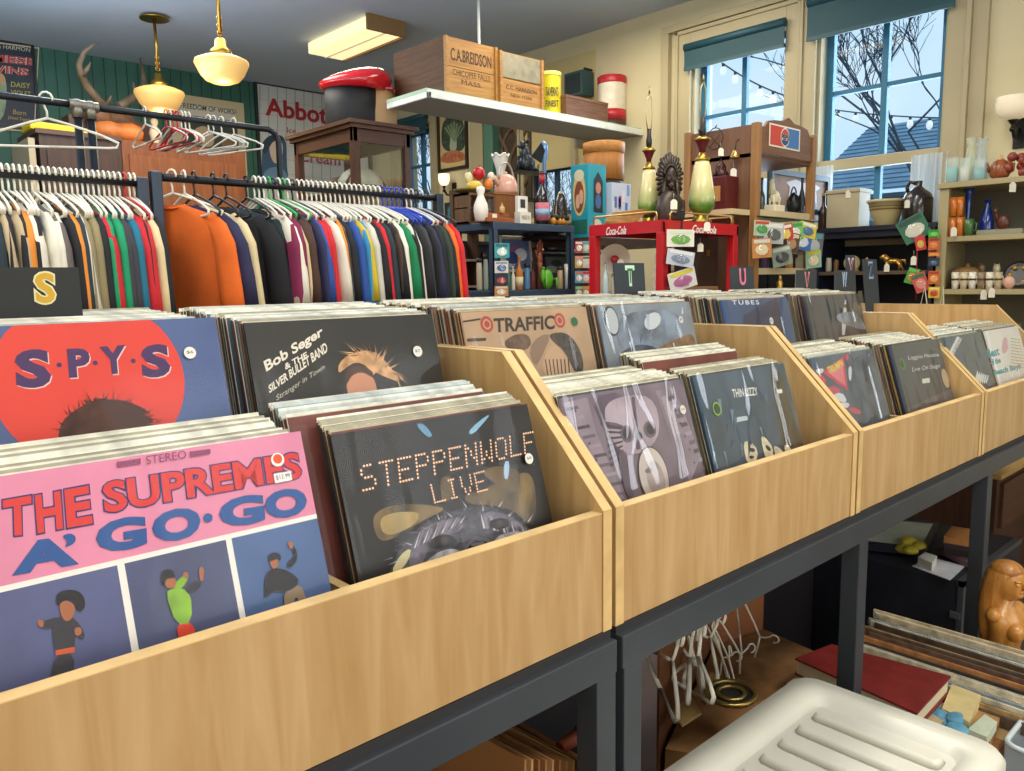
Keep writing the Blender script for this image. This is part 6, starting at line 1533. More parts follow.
# inside the cooler
x, y, z, r, h = it(600, 630, 244, 1.655, zl+.001)
t = thing('enamel_reflector', 'white enamel dish with red centre on a stand inside the red frame', 'dish', (x, y, z))
f_d = Vector((-.75, -.66, 0)).normalized(); c_ = Vector((x, y, z+h-r)); rq = f_d.to_track_quat('Z', 'Y').to_euler()
MB(M('#e2dccb', .35)).lathe(c_, [(r*.2, -.03), (r*.6, -.015), (r*.95, .012), (r, .016)], 26, rot=rq, capt=False).build('dish', t)
MB(M('#b02828', .4)).lathe(c_, [(r*.28, -.026), (r*.26, .0), (r*.1, .006)], 18, rot=rq).build('red_centre', t)
MB(M('#8a8478', .4, .5)).tube([c_-f_d*.02, (x-f_d.x*.03, y-f_d.y*.03, z)], .01, 8).lathe((x-f_d.x*.03, y-f_d.y*.03, z), [(.045, 0), (.04, .01), (.012, .02)], 16).build('stand', t)
for a, b2, c2, cc_, lab in ((602, 609, 264, '#b8cdd0', 'clear pale blue bottle in the red frame, left'), (611, 617, 268, '#d8cfb8', 'cream bottle in the red frame, right of the blue one')):
    on('small_bottle', lab, 'bottle', a, b2, c2, 1.645, zl+.001, BOT, M(cc_, .15, coat=.3), parts=[('stopper', [(.3, .96), (.3, 1.06)], M('#8a6a3a'))])
x, y, z, r, h = it(651, 664, 251, 1.38, zl+.001)
b = MB(M('#cbbca0', .5, var=.25, scale=40)); b.lathe((x, y, z), [(r*.9, 0), (r*.8, h*.1), (r*.95, h*.3), (r*.6, h*.55), (r*.35, h*.68)], 16); b.ball((x, y, z+h*.83), (r*.45, r*.4, h*.15)); b.ball((x-r*.5, y-r*.4, z+h*.45), (r*.35, r*.3, h*.1)); b.ball((x+r*.4, y-r*.6, z+h*.28), (r*.4, r*.35, h*.12))
solo(b, 'cherub_figurine', 'cream plaster cherub figurine standing in the red frame', 'figurine')
x, y, z, r, h = it(684, 712, 232, 1.50, zl+.001)
t = thing('leather_case', 'dark brown leather case inside the right side of the red frame', 'case', (x, y, z)); MB(M('#3a221c', .45, var=.2)).box(x-.08, x+.10, y-.05, y+.08, z, z+h, bev=.012).build('body', t); MB(M('#a08040', .3, .9)).box(x-.01, x+.02, y-.055, y-.05, z+h*.6, z+h*.7).build('clasp', t)
tagprice(xat(704, 1.30, 245), 1.318, zat(704, 243, 1.3), 'white price tag hanging inside the right opening of the red frame', .026)
tagprice(xat(617, 1.60, 262), 1.58, zat(617, 259, 1.58), 'white price tag in front of the enamel dish', .028)
b = MB(wood('#6b4a2c', '#8a6640', 'x', 20)); b.box(2.02, 2.30, 1.32, 1.46, zl+.001, zl+.03, bev=.006)
solo(b, 'woven_mat', 'flat brown woven mat on the inner shelf of the red frame', 'mat')
for a, cc_, tl, lab in (((671, 229, 690, 247), ['#e8e6d8', '#6fa84a', '#d8e0c8'], .0, 'white card with green picture, topmost of three hanging before the red frame'), ((671, 250, 690, 266), ['#c6ccd6', '#8090a8', '#e6e6ea'], -.15, 'pale grey packet, middle of three hanging before the red frame'), ((673, 270, 692, 289), ['#e0dcd8', '#b86a9a', '#e0d23a'], .25, 'white and yellow packet, lowest of three hanging before the red frame')):
    pack(*a, 1.25, lab, cc_, tilt=tl)
P0_ = at(675, 218, 'y', 1.262); P1_ = at(681, 290, 'y', 1.262)
solo(MB(M('#1b1d20', .5)).box(P1_.x-.006, P1_.x+.006, 1.262, 1.264, P1_.z, P0_.z).box(P1_.x-.02, P1_.x+.02, 1.262, 1.275, P0_.z-.0, P0_.z+.03), 'clip_strip', 'black clip strip hanging down the near corner of the red frame', 'clip strip')
# ================================================================== ROUNDED COLA DISPLAY RACK (brown wood)
def itx(x0, x1, yt, X, zs):
    c = at((x0+x1)/2, yt, 'x', X); d = (c-CAM).dot(FW); return X, c.y, zs, (x1-x0)/2*d/F_PX, max(.01, c.z-zs)
mw = wood('#6b4a34', '#80593f', 'z', 4, .5); mwx = wood('#6b4a34', '#80593f', 'x', 4, .5); mwl = wood('#8a6238', '#a87a48', 'z', 4, .5)
QX0, QX1, QY0, QY1 = 2.60, 3.144, 1.324, 1.707
t = thing('display_rack', 'tall brown wooden display rack with arched header and red white blue emblem', 'display rack', ((QX0+QX1)/2, (QY0+QY1)/2, 0))
zT = zat(757, 121, QY0); zH = zat(757, 152, QY0)
for x in (QX0-.012, QX1-.024):
    for y in (QY0-.012, QY1-.024): MB(mwl).box(x, x+.036, y, y+.036, 0, zT-.0 if y > 1.5 else zT-.005, bev=.002).build('post', t)
MB(mw).box(QX0, QX0+.012, QY0+.025, QY1-.025, .4, zT-.01).build('side_panel', t)
b = MB(mwx); w = QX1-QX0-.05; pts = [(QX0+.025, zH)]
prof = [(0, 0), (.06, .0), (.12, .035), (.24, .045), (.38, .05), (.5, .075), (.62, .05), (.76, .045), (.88, .035), (.94, 0), (1, 0)]
top = [(QX0+.025+a*w, zT-.02+h*.9) for a, h in prof]
poly = [(x, QY0-.008, z) for x, z in [(QX0+.025, zH), (QX1-.025, zH)]+top[::-1]]
b.prism(poly, (0, .014, 0)); b.build('header_board', t)
MB(mwx).box(QX0+.0, QX1-.0, QY0+.008, QY1-.01, zH-.018, zH).build('top_board', t)
zs1 = zat(757, 209, QY0); zs2 = zat(750, 268, QY0)
cream = M('#cdbb92', .5, var=.08)
for z in (zs1, zs2, .8): MB(cream).box(QX0+.013, QX1, QY0-.004, QY1, z-.03, z).build('shelf', t)
# emblem plate
pl = Plane((0, QY0-.009, 0), (1, 0, 0), (0, 0, 1)); q = [pl.pt(*p, .001) for p in ((769.5, 122.5), (800.4, 129), (799.6, 152.5), (768.8, 145.6))]
b = MB(M('#ece6d6', .4)); zc_ = sum(p.z for p in q)/4; xc_ = sum(p.x for p in q)/4; hw = (q[1].x-q[0].x)/2; hh = (q[0].z-q[3].z)/2
def R4(u0, u1, v0, v1, o): return [(xc_+hw*a, QY0-.009-o, zc_+hh*c) for a, c in ((u0, v1), (u1, v1), (u1, v0), (u0, v0))]
b.face(R4(-1, 1, -1, 1, .001)); b.use(M('#c9372c', .4)).face(R4(-.93, -.06, -.86, .86, .0015)); b.use(M('#2f6fb4', .4)).face(R4(.06, .93, -.86, .86, .0015))
C_ = lambda r, o, a0=0, a1=2*math.pi, n=30: [(xc_+hh*r*math.cos(a0+(a1-a0)*k/n), QY0-.009-o, zc_+hh*r*math.sin(a0+(a1-a0)*k/n)) for k in range(n if a1-a0 > 6 else n+1)]
b.use(M('#ece6d6', .4)).face(C_(.82, .002)); b.use(M('#c9372c', .4)).face(C_(.72, .0025, rad(22), rad(158))); b.use(M('#1d3f80', .4)).face(C_(.72, .0025, rad(202), rad(338)))
b.build('emblem_plate', t, fixn=False)
b = MB(M('#1d2a50')); text_bm(b, 'PEPSI', [(xc_-hh*.74, QY0-.0122, zc_+hh*.25), (xc_+hh*.74, QY0-.0122, zc_+hh*.25), (xc_+hh*.74, QY0-.0122, zc_-hh*.25), (xc_-hh*.74, QY0-.0122, zc_-hh*.25)], off=.03, n=(0, -1, 0)); b.build('emblem_lettering', t, fixn=False)
# side shelf outside
zs0 = zs1-.004
MB(cream).box(2.43, QX0-.014, QY0+.02, QY1-.03, zs0-.025, zs0).build('side_shelf', t)
# things on it
x, y, z, r, h = it(713, 737, 176, 1.42, zs0+.001)
t = thing('lantern_box', 'dark red metal railway lantern box on the side shelf of the brown rack', 'lantern', (2.51, 1.45, z))
MB(M('#5a1a1c', .35, .2)).box(2.455, 2.565, 1.39, 1.52, z, z+h, bev=.008).build('body', t); MB(M('#b08040', .5)).box(2.449, 2.455, 1.42, 1.48, z+h*.25, z+h*.7).build('label', t)
MB(M('#3a1214', .4, .3)).lathe((2.51, 1.455, z+h), [(.04, 0), (.035, .02), (.015, .035), (.02, .045), (.01, .06)], 14).build('chimney', t)
MB(M('#2c2a2a', .4, .5)).tube([(2.47, 1.455, z+h), (2.47, 1.455, z+h+.05), (2.51, 1.455, z+h+.08), (2.55, 1.455, z+h+.05), (2.55, 1.455, z+h)], .003, 5).build('bail_handle', t)
# wires and bells hanging on the side panel
wm = M('#2e2622', .5, .3)
def hangat(px, py, X): return at(px, py, 'x', X)
p1 = hangat(735, 152, QX0-.03)
t = thing('brass_bell', 'small brass bell with white tag hanging on the side of the brown rack', 'bell', p1)
MB(M('#b0905a', .3, .8)).lathe((p1.x, p1.y, p1.z-.03), [(.026, 0), (.022, .012), (.014, .03), (.006, .04)], 14).build('body', t)
MB(wm).tube([(p1.x, p1.y, p1.z+.01), (p1.x+.01, p1.y, p1.z+.05), (QX0-.001, p1.y, p1.z+.06)], .002, 5).build('hook', t)
p1 = hangat(715, 128, QX0-.015)
b = MB(wm); c_ = p1
b.tube([(c_.x, c_.y+.045*math.cos(a), c_.z-.05+.05*math.sin(a)) for a in [k*math.pi/10 for k in range(21)]], .0025, 5); b.tube([(c_.x, c_.y, c_.z+.0), (QX0, c_.y, c_.z+.015)], .003, 5); b.tube([(c_.x, c_.y+.03, c_.z-.09), (c_.x, c_.y-.03, c_.z-.03)], .002, 5); b.tube([(c_.x, c_.y-.03, c_.z-.09), (c_.x, c_.y+.03, c_.z-.03)], .002, 5)
solo(b, 'wire_rug_beater', 'bent wire rug beater hanging on the side of the brown rack', 'kitchen tool')
p1 = hangat(702, 140, QX0-.02); b = MB(wm); b.tube([(p1.x, p1.y+.02, p1.z+.05), (p1.x, p1.y+.0, p1.z-.03), (p1.x, p1.y-.02, p1.z+.05)], .004, 5); b.tube([(p1.x, p1.y, p1.z-.03), (p1.x, p1.y-.0, p1.z-.06)], .009, 6); b.tube([(p1.x, p1.y+.02, p1.z+.05), (QX0, p1.y+.02, p1.z+.055)], .003, 5)
solo(b, 'iron_tongs', 'black iron tongs hanging on the side of the brown rack', 'kitchen tool')
tagprice(p1.x-.005, hangat(733, 168, QX0-.03).y, hangat(733, 168, QX0-.03).z, 'white price tag below the brass bell', .03)
# on shelf one
x, y, z, r, h = it(765, 786, 174, 1.40, zs1+.001); mi = M('#e6dfc4', .35)
b = MB(mi); b.box(x-.05, x+.05, y-.03, y+.03, z, z+h*.2, bev=.006); b.ball((x+.0, y, z+h*.42), (r*.7, r*.4, h*.16)); b.tube([(x-r*.45, y, z+h*.48), (x-r*.6, y, z+h*.72), (x-r*.55, y, z+h*.84)], [r*.32, r*.24, r*.18], 10); b.tube([(x-r*.5, y, z+h*.86), (x-r*.95, y, z+h*.76)], [r*.2, r*.12], 8)
b.tube([(x-r*.4, y, z+h*.9), (x-r*.38, y, z+h*1.0)], [r*.08, r*.02], 5)
for sx_, sy_ in ((-.5, -.2), (-.5, .2), (.45, -.2), (.45, .2)): b.tube([(x+r*sx_, y+r*sy_, z+h*.38), (x+r*sx_*1.1, y+r*sy_, z+h*.19)], [r*.14, r*.09], 6)
b.tube([(x+r*.6, y, z+h*.5), (x+r*.95, y, z+h*.4), (x+r*.9, y, z+h*.22)], [r*.1, r*.12, r*.03], 6)
solo(b, 'horse_figurine', 'ivory coloured horse figurine on the middle shelf of the brown rack', 'figurine')
x, y, z, r, h = it(787, 801, 187, 1.38, zs1+.001)
t = thing('iron_kettle', 'small black iron kettle beside the ivory horse', 'kettle', (x, y, z)); mk = M('#15171a', .35, .4)
MB(mk).lathe((x, y, z), [(r*.7, 0), (r, h*.25), (r*.95, h*.5), (r*.5, h*.72), (r*.15, h*.8)], 18).build('body', t); MB(mk).tube([(x+r*.9*math.cos(a), y, z+h*.5+h*.5*math.sin(a)) for a in [k*math.pi/8 for k in range(9)]], .004, 5).build('handle', t); MB(mk).tube([(x+r*.8, y, z+h*.35), (x+r*1.3, y, z+h*.7)], [.011, .006], 6).build('spout', t)
x, y, z, r, h = it(758, 766, 180, 1.60, zs1+.001)
lathe_thing('pewter_bottle', 'tall grey pewter bottle at the left on the brown rack shelf', 'bottle', (x, y, z, r, h), BOT, M('#6c7478', .3, .7), parts=[('stopper', [(.4, 1), (.4, 1.06)], M('#4a3a2a'))])
# blue framed mirror with white garment and wood background
a_ = at(769, 168, 'y', 1.66); c_ = at(826, 216, 'y', 1.66)
pl = Plane((a_.x, 1.66, c_.z), (1, 0, 0), (0, 0, 1)); w, h = c_.x-a_.x, a_.z-c_.z
t = framed('framed_mirror', 'dark teal framed mirror behind the ivory horse', 'mirror', pl, 0, w, 0, h, M('#1f4658', .4), M('#8a6238', .5, var=.25, scale=9), .03)
MB(M('#2a2a2a', .7)).prism(rect4(pl, 0, w, 0, h), pl.n*-.01).build('backing', t)
b = MB(M('#d8d8e4', .6)); b.face([pl.at(u*w, v*h, .008) for u, v in ((.3, .3), (.32, .62), (.26, .72), (.42, .82), (.55, .76), (.68, .82), (.85, .7), (.78, .6), (.8, .28))]); b.use(M('#8fb4d8')).face([pl.at(u*w, v*h, .0085) for u, v in ((.3, .1), (.3, .3), (.8, .3), (.8, .1))]); b.build('painted_reflection', t, fixn=False)  # mirrored garment painted as flat colour shapes
# hanging novelty packets
pc_ = [(757, 220, 767, 236, ['#b8c8b0', '#3f9a4a', '#c8402a'], 'green novelty packet'), (756, 238, 768, 258, ['#c9864a', '#e8d8b0', '#d0d0c0'], 'orange brown packet'), (768, 222, 780, 244, ['#b9bcb8', '#50585a', '#e0e0d8'], 'silver grey packet'),
       (772, 240, 784, 262, ['#3c3830', '#c8a070', '#20201c'], 'dark packet with tan figure'), (780, 224, 790, 242, ['#c83a30', '#e8d060', '#e8e0d0'], 'red packet with yellow figure'), (786, 232, 796, 252, ['#5a4030', '#b08a5a', '#d8c8a0'], 'brown packet'),
       (790, 222, 800, 240, ['#7ac060', '#e8e8e0', '#3aa04a'], 'lime green packet'), (797, 230, 808, 250, ['#3f70b8', '#d8e0f0', '#c03a3a'], 'blue packet'), (803, 222, 813, 238, ['#e0c83a', '#3a70a0', '#e8e8e0'], 'yellow packet'),
       (808, 232, 819, 256, ['#6a6870', '#c0c8c8', '#50a0a0'], 'grey packet with pale bubble'), (809, 250, 818, 268, ['#8fc0a8', '#e8d8b0', '#d8c020'], 'mint packet'), (776, 246, 788, 266, ['#8a9488', '#30343a', '#c8ccc0'], 'pale grey packet')]
for i, (a, b2, c2, d2, cc_, lab) in enumerate(pc_): pack(a, b2, c2, d2, 1.30-.012*(i % 3), lab+' hanging under the middle shelf of the brown rack', cc_, tilt=R.uniform(-.2, .2))
P0_, P1_ = at(757, 219, 'y', 1.31), at(818, 222, 'y', 1.31)
solo(MB(M('#2a2c2e', .4, .6)).tube([(P0_.x, 1.312, zs1-.034), (P1_.x, 1.312, zs1-.034)], .004, 6), 'peg_rail', 'thin dark rail carrying the novelty packets under the middle shelf', 'rail')
# shelf two: brass bell figure
x, y, z, r, h = it(774, 786, 273, 1.30, 1.22)
t = thing('pedestal', 'dark plinth behind the records carrying the brass figure', 'plinth', (x, y+.0, 0)); MB(M('#2a221e', .7)).box(x-.05, x+.05, y-.05, y-.01+.06, 0, 1.20).build('column', t); MB(M('#2a221e', .7)).box(x-.06, x+.06, y-.06, y+.06, 1.20, 1.219).build('cap', t)
b = MB(M('#b8924a', .3, .8)); b.lathe((x, y, z), [(r*.9, 0), (r, h*.05), (r*.8, h*.35), (r*.5, h*.62), (r*.55, h*.75), (r*.3, h*.82)], 16); b.ball((x, y, z+h*.86), (r*.32, r*.32, h*.1)); b.tube([(x-r*.5, y, z+h*.68), (x-r*.9, y-.01, z+h*.5), (x-r*.3, y-r*.6, z+h*.5)], [r*.14, r*.13, r*.1], 6); b.tube([(x+r*.5, y, z+h*.68), (x+r*.9, y-.01, z+h*.5), (x+r*.3, y-r*.6, z+h*.5)], [r*.14, r*.13, r*.1], 6)
solo(b, 'brass_figure_bell', 'brass lady-shaped bell standing just behind the divider cards', 'bell')

# ================================================================== DARK BOOKCASE
BX, BY0, BY1, BZ = 3.70, .93, 1.57, 1.655
mn = M('#161b2c', .45, var=.2, scale=4)
t = thing('low_bookcase', 'navy black bookcase under the right window', 'bookcase', (3.88, 1.25, 0))
MB(mn).box(BX-.02, 4.06, BY0-.02, BY1+.02, BZ-.025, BZ).box(BX, 4.06, BY0, BY1, BZ-.06, BZ-.025).build('top', t)
MB(mn).box(BX, 4.06, BY0, BY0+.02, 0, BZ-.06).build('side_panel', t); MB(mn).box(BX, 4.06, BY1-.02, BY1, 0, BZ-.06).build('side_panel', t)
MB(mn).box(4.04, 4.06, BY0+.02, BY1-.02, 0, BZ-.06).build('back_panel', t)
zb1 = at(870, 271, 'x', BX).z
for z in (zb1, 1.0, .6): MB(M('#5a4a38', .5)).box(BX+.005, 4.04, BY0+.02, BY1-.02, z-.02, z).build('shelf', t)
# on top
x, y, z, r, h = itx(833, 864, 190, 3.83, BZ+.001)
t = thing('stoneware_crock', 'square pale stoneware crock on the navy bookcase', 'crock', (x, y, z)); MB(M('#b5a988', .4, var=.08)).box(x-.07, x+.08, y-r*1.05, y+r*1.05, z, z+h, bev=.006).build('body', t); MB(M('#a89c7c', .4)).box(x-.078, x+.088, y-r*1.1, y+r*1.1, z+h-.022, z+h-.0, bev=.004).build('rim', t)
tagprice(x-.082, y-r*.4, z+h-.01, 'white price tag on the square crock', .03)
x, y, z, r, h = itx(819, 829, 196, 3.86, BZ+.001)
lathe_thing('brown_bottle', 'dark brown stoneware bottle at left of the square crock', 'bottle', (x, y, z, r, h), BOT, M('#3a2018', .25, coat=.3), parts=[('cork', [(.35, 1), (.33, 1.08)], M('#a8845a'))])
x, y, z, r, h = itx(869, 905, 200, 3.82, BZ+.001)
b = MB(M('#b8a878', .35)); b.lathe((x, y, z), [(r*.55, 0), (r*.6, h*.05), (r*.82, h*.5), (r*.95, h*.88), (r*1.03, h*.9), (r*1.03, h*1.0), (r*.95, h*1.0), (r*.7, h*.45), (r*.4, h*.12)], 32, capt=True)
o = b.build('mixing_bowl'); t = tag(o, 'yellow ware mixing bowl with brown bands beside the jug', 'bowl')
MB(M('#7a5a38', .4)).lathe((x, y, z), [(r*.865, h*.6), (r*.885, h*.66)], 32, capb=False, capt=False).lathe((x, y, z), [(r*.90, h*.72), (r*.915, h*.76)], 32, capb=False, capt=False).build('band', o)
x, y, z, r, h = itx(905, 933, 181, 3.80, BZ+.001); mj = M('#241c1c', .2, coat=.4)
t = thing('stoneware_jug', 'big glossy dark brown stoneware jug on the right of the bookcase', 'jug', (x, y, z)); MB(mj).lathe((x, y, z), [(r*.95, 0), (r, h*.04), (r, h*.58), (r*.85, h*.70), (r*.4, h*.82), (r*.22, h*.88), (r*.25, h*.98), (r*.25, h)], 28).build('body', t)
MB(mj).tube([(x, y+r*.2, z+h*.95), (x, y+r*.6, z+h*1.0), (x, y+r*.8, z+h*.88), (x, y+r*.72, z+h*.74)], .011, 8).build('handle', t)
tagprice(x-r-.01, y+r*.3, z+h*.55, 'white price tag on the dark jug', .03)
# inside
x, y, z, r, h = itx(844, 860, 254, 3.74, zb1+.001)
b = MB(M('#a8946a', .5, var=.2)); f_ = Vector((-.8, -.6, 0)).to_track_quat('Z', 'Y').to_euler(); b.lathe((x, y, z+r), [(r*.95, 0), (r, .006), (r*.9, .014), (r*.5, .012)], 24, rot=f_); b.box(x-.01, x+.03, y-.03, y+.03, z, z+.012)
solo(b, 'round_plaque', 'small round tan plaque inside the navy bookcase', 'plaque')
def brass_horse():
    x, y, z, r, h = itx(880, 907, 254, 3.72, zb1+.001); mb = M('#c89a48', .3, .7)
    b = MB(mb); X = lambda v: y-v*r   # +v to the right in view
    b.ball((x, X(.05), z+h*.56), (.024, r*.50, h*.17)); b.tube([(x, X(-.38), z+h*.62), (x, X(-.62), z+h*.84)], [.022, .014], 8); b.tube([(x, X(-.60), z+h*.88), (x, X(-.95), z+h*.78)], [.014, .008], 7); b.tube([(x, X(-.58), z+h*.92), (x, X(-.56), z+h*1.0)], [.005, .002], 5)
    b.tube([(x, X(-.45), z+h*.8), (x, X(-.3), z+h*.78)], [.008, .006], 5)
    for s, pts in ((-1, ((-.3, .48), (-.45, .28), (-.38, .02))), (1, ((-.28, .48), (-.62, .38), (-.58, .22))), (-1, ((.42, .5), (.58, .28), (.48, .02))), (1, ((.42, .5), (.5, .26), (.68, .02)))):
        b.tube([(x+s*.014, X(a), z+h*c) for a, c in pts], [.012, .007, .005], 6)
    b.tube([(x, X(.52), z+h*.62), (x, X(.82), z+h*.6), (x, X(.9), z+h*.35)], [.006, .009, .003], 6)
    solo(b, 'brass_horse', 'trotting brass horse figurine inside the navy bookcase', 'figurine')
brass_horse()
tagprice(3.69, at(887, 262, 'x', 3.69).y, at(887, 264, 'x', 3.69).z, 'white price tag hanging below the brass horse', .03)
x, y, z, r, h = itx(864, 870, 257, 3.73, zb1+.001)
solo(MB(M('#c0a050', .35, .6)).lathe((x, y, z), [(r*.9, 0), (r*.4, h*.2), (r*.6, h*.5), (r*.3, h*.7), (r*.5, h*.85), (r*.1, h)], 12), 'brass_candlestick', 'little brass candlestick left of the brass horse', 'candlestick')
# far divider cards Y and Z + stack peeking
card('Y', 857, 285, .07, .10, ('#8c3048', '#d8d0dc'), 'narrow blue-grey card with reddish letter Y near the bookcase', .60, 0)
card('Z', 879, 285, .12, .09, ('#304878', '#9ab0d0'), 'blue-grey card with letter Z, right-most of the cards', .60, -.08)
# hanging strip with packets right of the bookcase
px = 3.66
def px_pack(x0, y0, x1, y1, lab, cols, tilt=0): pack(x0, y0, x1, y1, px, lab, cols, ax='x', tilt=tilt)
px_pack(901, 217, 927, 240, 'green and white card packet hanging tilted before the dark jug', ['#2f6a52', '#d8d4c4', '#2a4a40'], .5)
P0_, P1_ = at(918, 214, 'x', 3.668), at(916, 300, 'x', 3.668)
solo(MB(M('#8a2030', .5)).tube([P0_, P1_], .0035, 5), 'red_ribbon', 'red cord hanging down in front of the navy bookcase', 'ribbon')
px_pack(916, 236, 925, 250, 'small red and yellow packet on the red cord', ['#c8303a', '#d8b040', '#c8303a'], .2)
px_pack(907, 268, 917, 284, 'green novelty toy packet on the red cord', ['#3f9a3a', '#c8a040', '#70b050'], -.3); px_pack(914, 273, 927, 292, 'pinkish red novelty toy packet low on the red cord', ['#c85048', '#e09080', '#2f6a40'], .4)
tagprice(3.655, at(914, 256, 'x', 3.655).y, at(914, 256, 'x', 3.655).z, 'white price tag halfway down the red cord', .034)
for i, (y0, y1, cc_, nm) in enumerate(((230, 237, ['#3aa83a', '#70d060', '#208020'], 'bright green'), (238, 250, ['#c85a28', '#e08038', '#803018'], 'burnt orange'), (252, 256, ['#e08030', '#f0a040', '#a04018'], 'light orange'), (258, 266, ['#203048', '#405a80', '#182438'], 'dark blue'), (271, 284, ['#c86028', '#e8a050', '#a83818'], 'orange'), (287, 298, ['#d8b030', '#c03020', '#e8d060'], 'yellow and red'))):
    px_pack(929, y0, 939, y1, f'{nm} packet on the narrow strip beside the tan shelf post', cc_)
P0_, P1_ = at(934, 226, 'x', 3.67), at(934, 303, 'x', 3.67)
solo(MB(M('#1d2024', .5)).box(3.667, 3.670, P0_.y-.006, P0_.y+.006, P1_.z, P0_.z), 'clip_strip', 'black clip strip of small packets beside the tan shelf', 'clip strip')

# ================================================================== TAN SHELVES
TX, TY0, TY1, TZ_ = 3.70, .16, .905, 1.85
mt_ = M('#a89a72', .5, var=.06, scale=4)
t = thing('open_shelves', 'tan painted open shelves of glass and pottery at the right edge', 'shelves', (3.88, .55, 0))
MB(mt_).box(TX-.02, 4.07, TY0-.01, TY1+.01, TZ_-.028, TZ_, bev=.003).build('top_board', t)
MB(mt_).box(TX, 4.07, TY1-.022, TY1, 0, TZ_-.028).box(TX-.005, TX+.015, TY1-.045, TY1, 0, TZ_-.028).build('side_panel', t)
MB(mt_).box(TX, 4.07, TY0, TY0+.022, 0, TZ_-.028).build('side_panel', t)
MB(M('#6f6a5c', .7)).box(4.05, 4.07, TY0+.022, TY1-.022, 0, TZ_-.028).build('back_panel', t)
z1_, z2_ = 1.577, 1.306
for z in (z1_, z2_, 1.0, .65, .3): MB(mt_).box(TX, 4.05, TY0+.022, TY1-.022, z-.026, z).build('shelf', t)
def onx(name, lab, cat, x0, x1, yt, X, zs, prof, mat, **k): return lathe_thing(name, lab, cat, itx(x0, x1, yt, X, zs), prof, mat, **k)
gl_ = M('#cfe0dc', .05, alpha=.35)
def candle(x0, x1, yt, lab, cc):
    x, y, z, r, h = itx(x0, x1, yt, 3.74, TZ_+.001); t = thing('candle_glass', lab, 'candle', (x, y, z))
    MB(gl_).lathe((x, y, z), [(r*.9, 0), (r, .004), (r, h)], 18, capt=False).build('glass', t); MB(M(cc, .4)).lathe((x, y, z+.004), [(r*.9, 0), (r*.93, h*.58), (r*.1, h*.6)], 18).build('wax', t)
    MB(M('#e0d8c0')).tube([(x, y, z+h*.5), (x, y, z+h*.72)], .0015, 5).build('wick', t)
candle(947, 959, 158, 'clear glass with turquoise wax, first on top of the tan shelves', '#7cc4c8'); candle(961, 971, 158, 'clear glass with white wax beside the turquoise one', '#e8e6dc'); candle(975, 987, 160, 'clear glass with turquoise wax under the clear carafe neck', '#74bcc4')
CAR = [(.8, 0), (1, .05), (.95, .4), (.55, .7), (.45, .82), (.7, 1)]
onx('glass_carafe', 'clear glass carafe with flared lip, taller and to the left', 'carafe', 965, 979, 138, 3.84, TZ_+.001, CAR, M('#d0dcc0', .05, alpha=.4))
onx('glass_carafe', 'clear glass carafe with flared lip behind the second turquoise candle', 'carafe', 974, 990, 139, 3.88, TZ_+.001, CAR, M('#c8dce0', .05, alpha=.4))
x, y, z, r, h = itx(990, 1012, 155, 3.76, TZ_+.001); mb_ = M('#8a4a28', .3, var=.4, scale=40)
t = thing('teapot', 'reddish brown figured teapot on top of the tan shelves', 'teapot', (x, y, z)); MB(mb_).lathe((x, y, z), [(r*.5, 0), (r*.8, h*.15), (r*.85, h*.45), (r*.6, h*.72), (r*.3, h*.8)], 20).build('body', t); MB(M('#c8a070', .3)).lathe((x, y, z+h*.78), [(r*.35, 0), (r*.2, h*.1), (r*.08, h*.16), (r*.1, h*.22)], 14).build('lid', t)
MB(mb_).tube([(x, y+r*.75, z+h*.35), (x, y+r*1.05, z+h*.55), (x, y+r*1.15, z+h*.75)], [.014, .01, .007], 8).build('spout', t); MB(mb_).tube([(x, y-r*.7, z+h*.65), (x, y-r*1.1, z+h*.6), (x, y-r*1.05, z+h*.3), (x, y-r*.75, z+h*.25)], .006, 6).build('handle', t)
x, y, z, r, h = itx(1012, 1032, 152, 3.78, TZ_+.001)
b = MB(M('#8c3a2c', .4, var=.5, scale=50)); 
for k in range(14): b.ball((x+R.uniform(-.04, .04), y+R.uniform(-.06, .06), z+.02+R.random()*h*.8), .024, 8, 6)
solo(b, 'dried_roses', 'heap of brownish red dried roses at the right end of the tan shelf top', 'flowers')
for i, (a, b2, yt) in enumerate(((949, 957, 216), (957, 965, 217), (950, 958, 203), (957, 964, 204))):
    X_ = 3.73; zz = z1_+.001 if i < 2 else z1_+.001+itx(949, 957, 217, 3.73, z1_)[4]*1.02
    P = itx(a, b2, yt, X_, zz); P = (P[0], P[1], zz, P[3], itx(949, 957, 217, 3.73, z1_)[4]*.95)
    lathe_thing('amber_cup', ('lower ' if i < 2 else 'upper ')+('left' if i % 2 == 0 else 'right')+' amber glass cup of the four stacked on the tan shelves', 'cup', P, CUP, M('#c06a1e', .12, coat=.5))
onx('bud_vase', 'small pinkish bud vase behind the amber cups', 'vase', 954, 963, 201, 3.82, z1_+.001, [(.5, 0), (.7, .2), (.4, .5), (.5, .7), (1, 1)], M('#c8b8b0', .2, coat=.4))
onx('blue_vase', 'tall slender cobalt blue trumpet vase on the tan shelves', 'vase', 964, 975, 186, 3.80, z1_+.001, [(.8, 0), (.4, .08), (.3, .3), (.45, .6), (.6, .85), (1, 1)], M('#1c3a88', .1, coat=.5))
x, y, z, r, h = itx(965, 974, 219, 3.72, z1_+.001)
t = thing('green_mug', 'little dark green mug on the upper tan shelf', 'mug', (x, y, z)); MB(M('#3f6a38', .25, coat=.4)).lathe((x, y, z), [(a*r, c*h) for a, c in CUP], 18).build('body', t); MB(M('#3f6a38', .25)).tube([(x, y-r*.9, z+h*.8), (x, y-r*1.5, z+h*.7), (x, y-r*1.4, z+h*.3), (x, y-r*.9, z+h*.25)], .004, 6).build('handle', t)
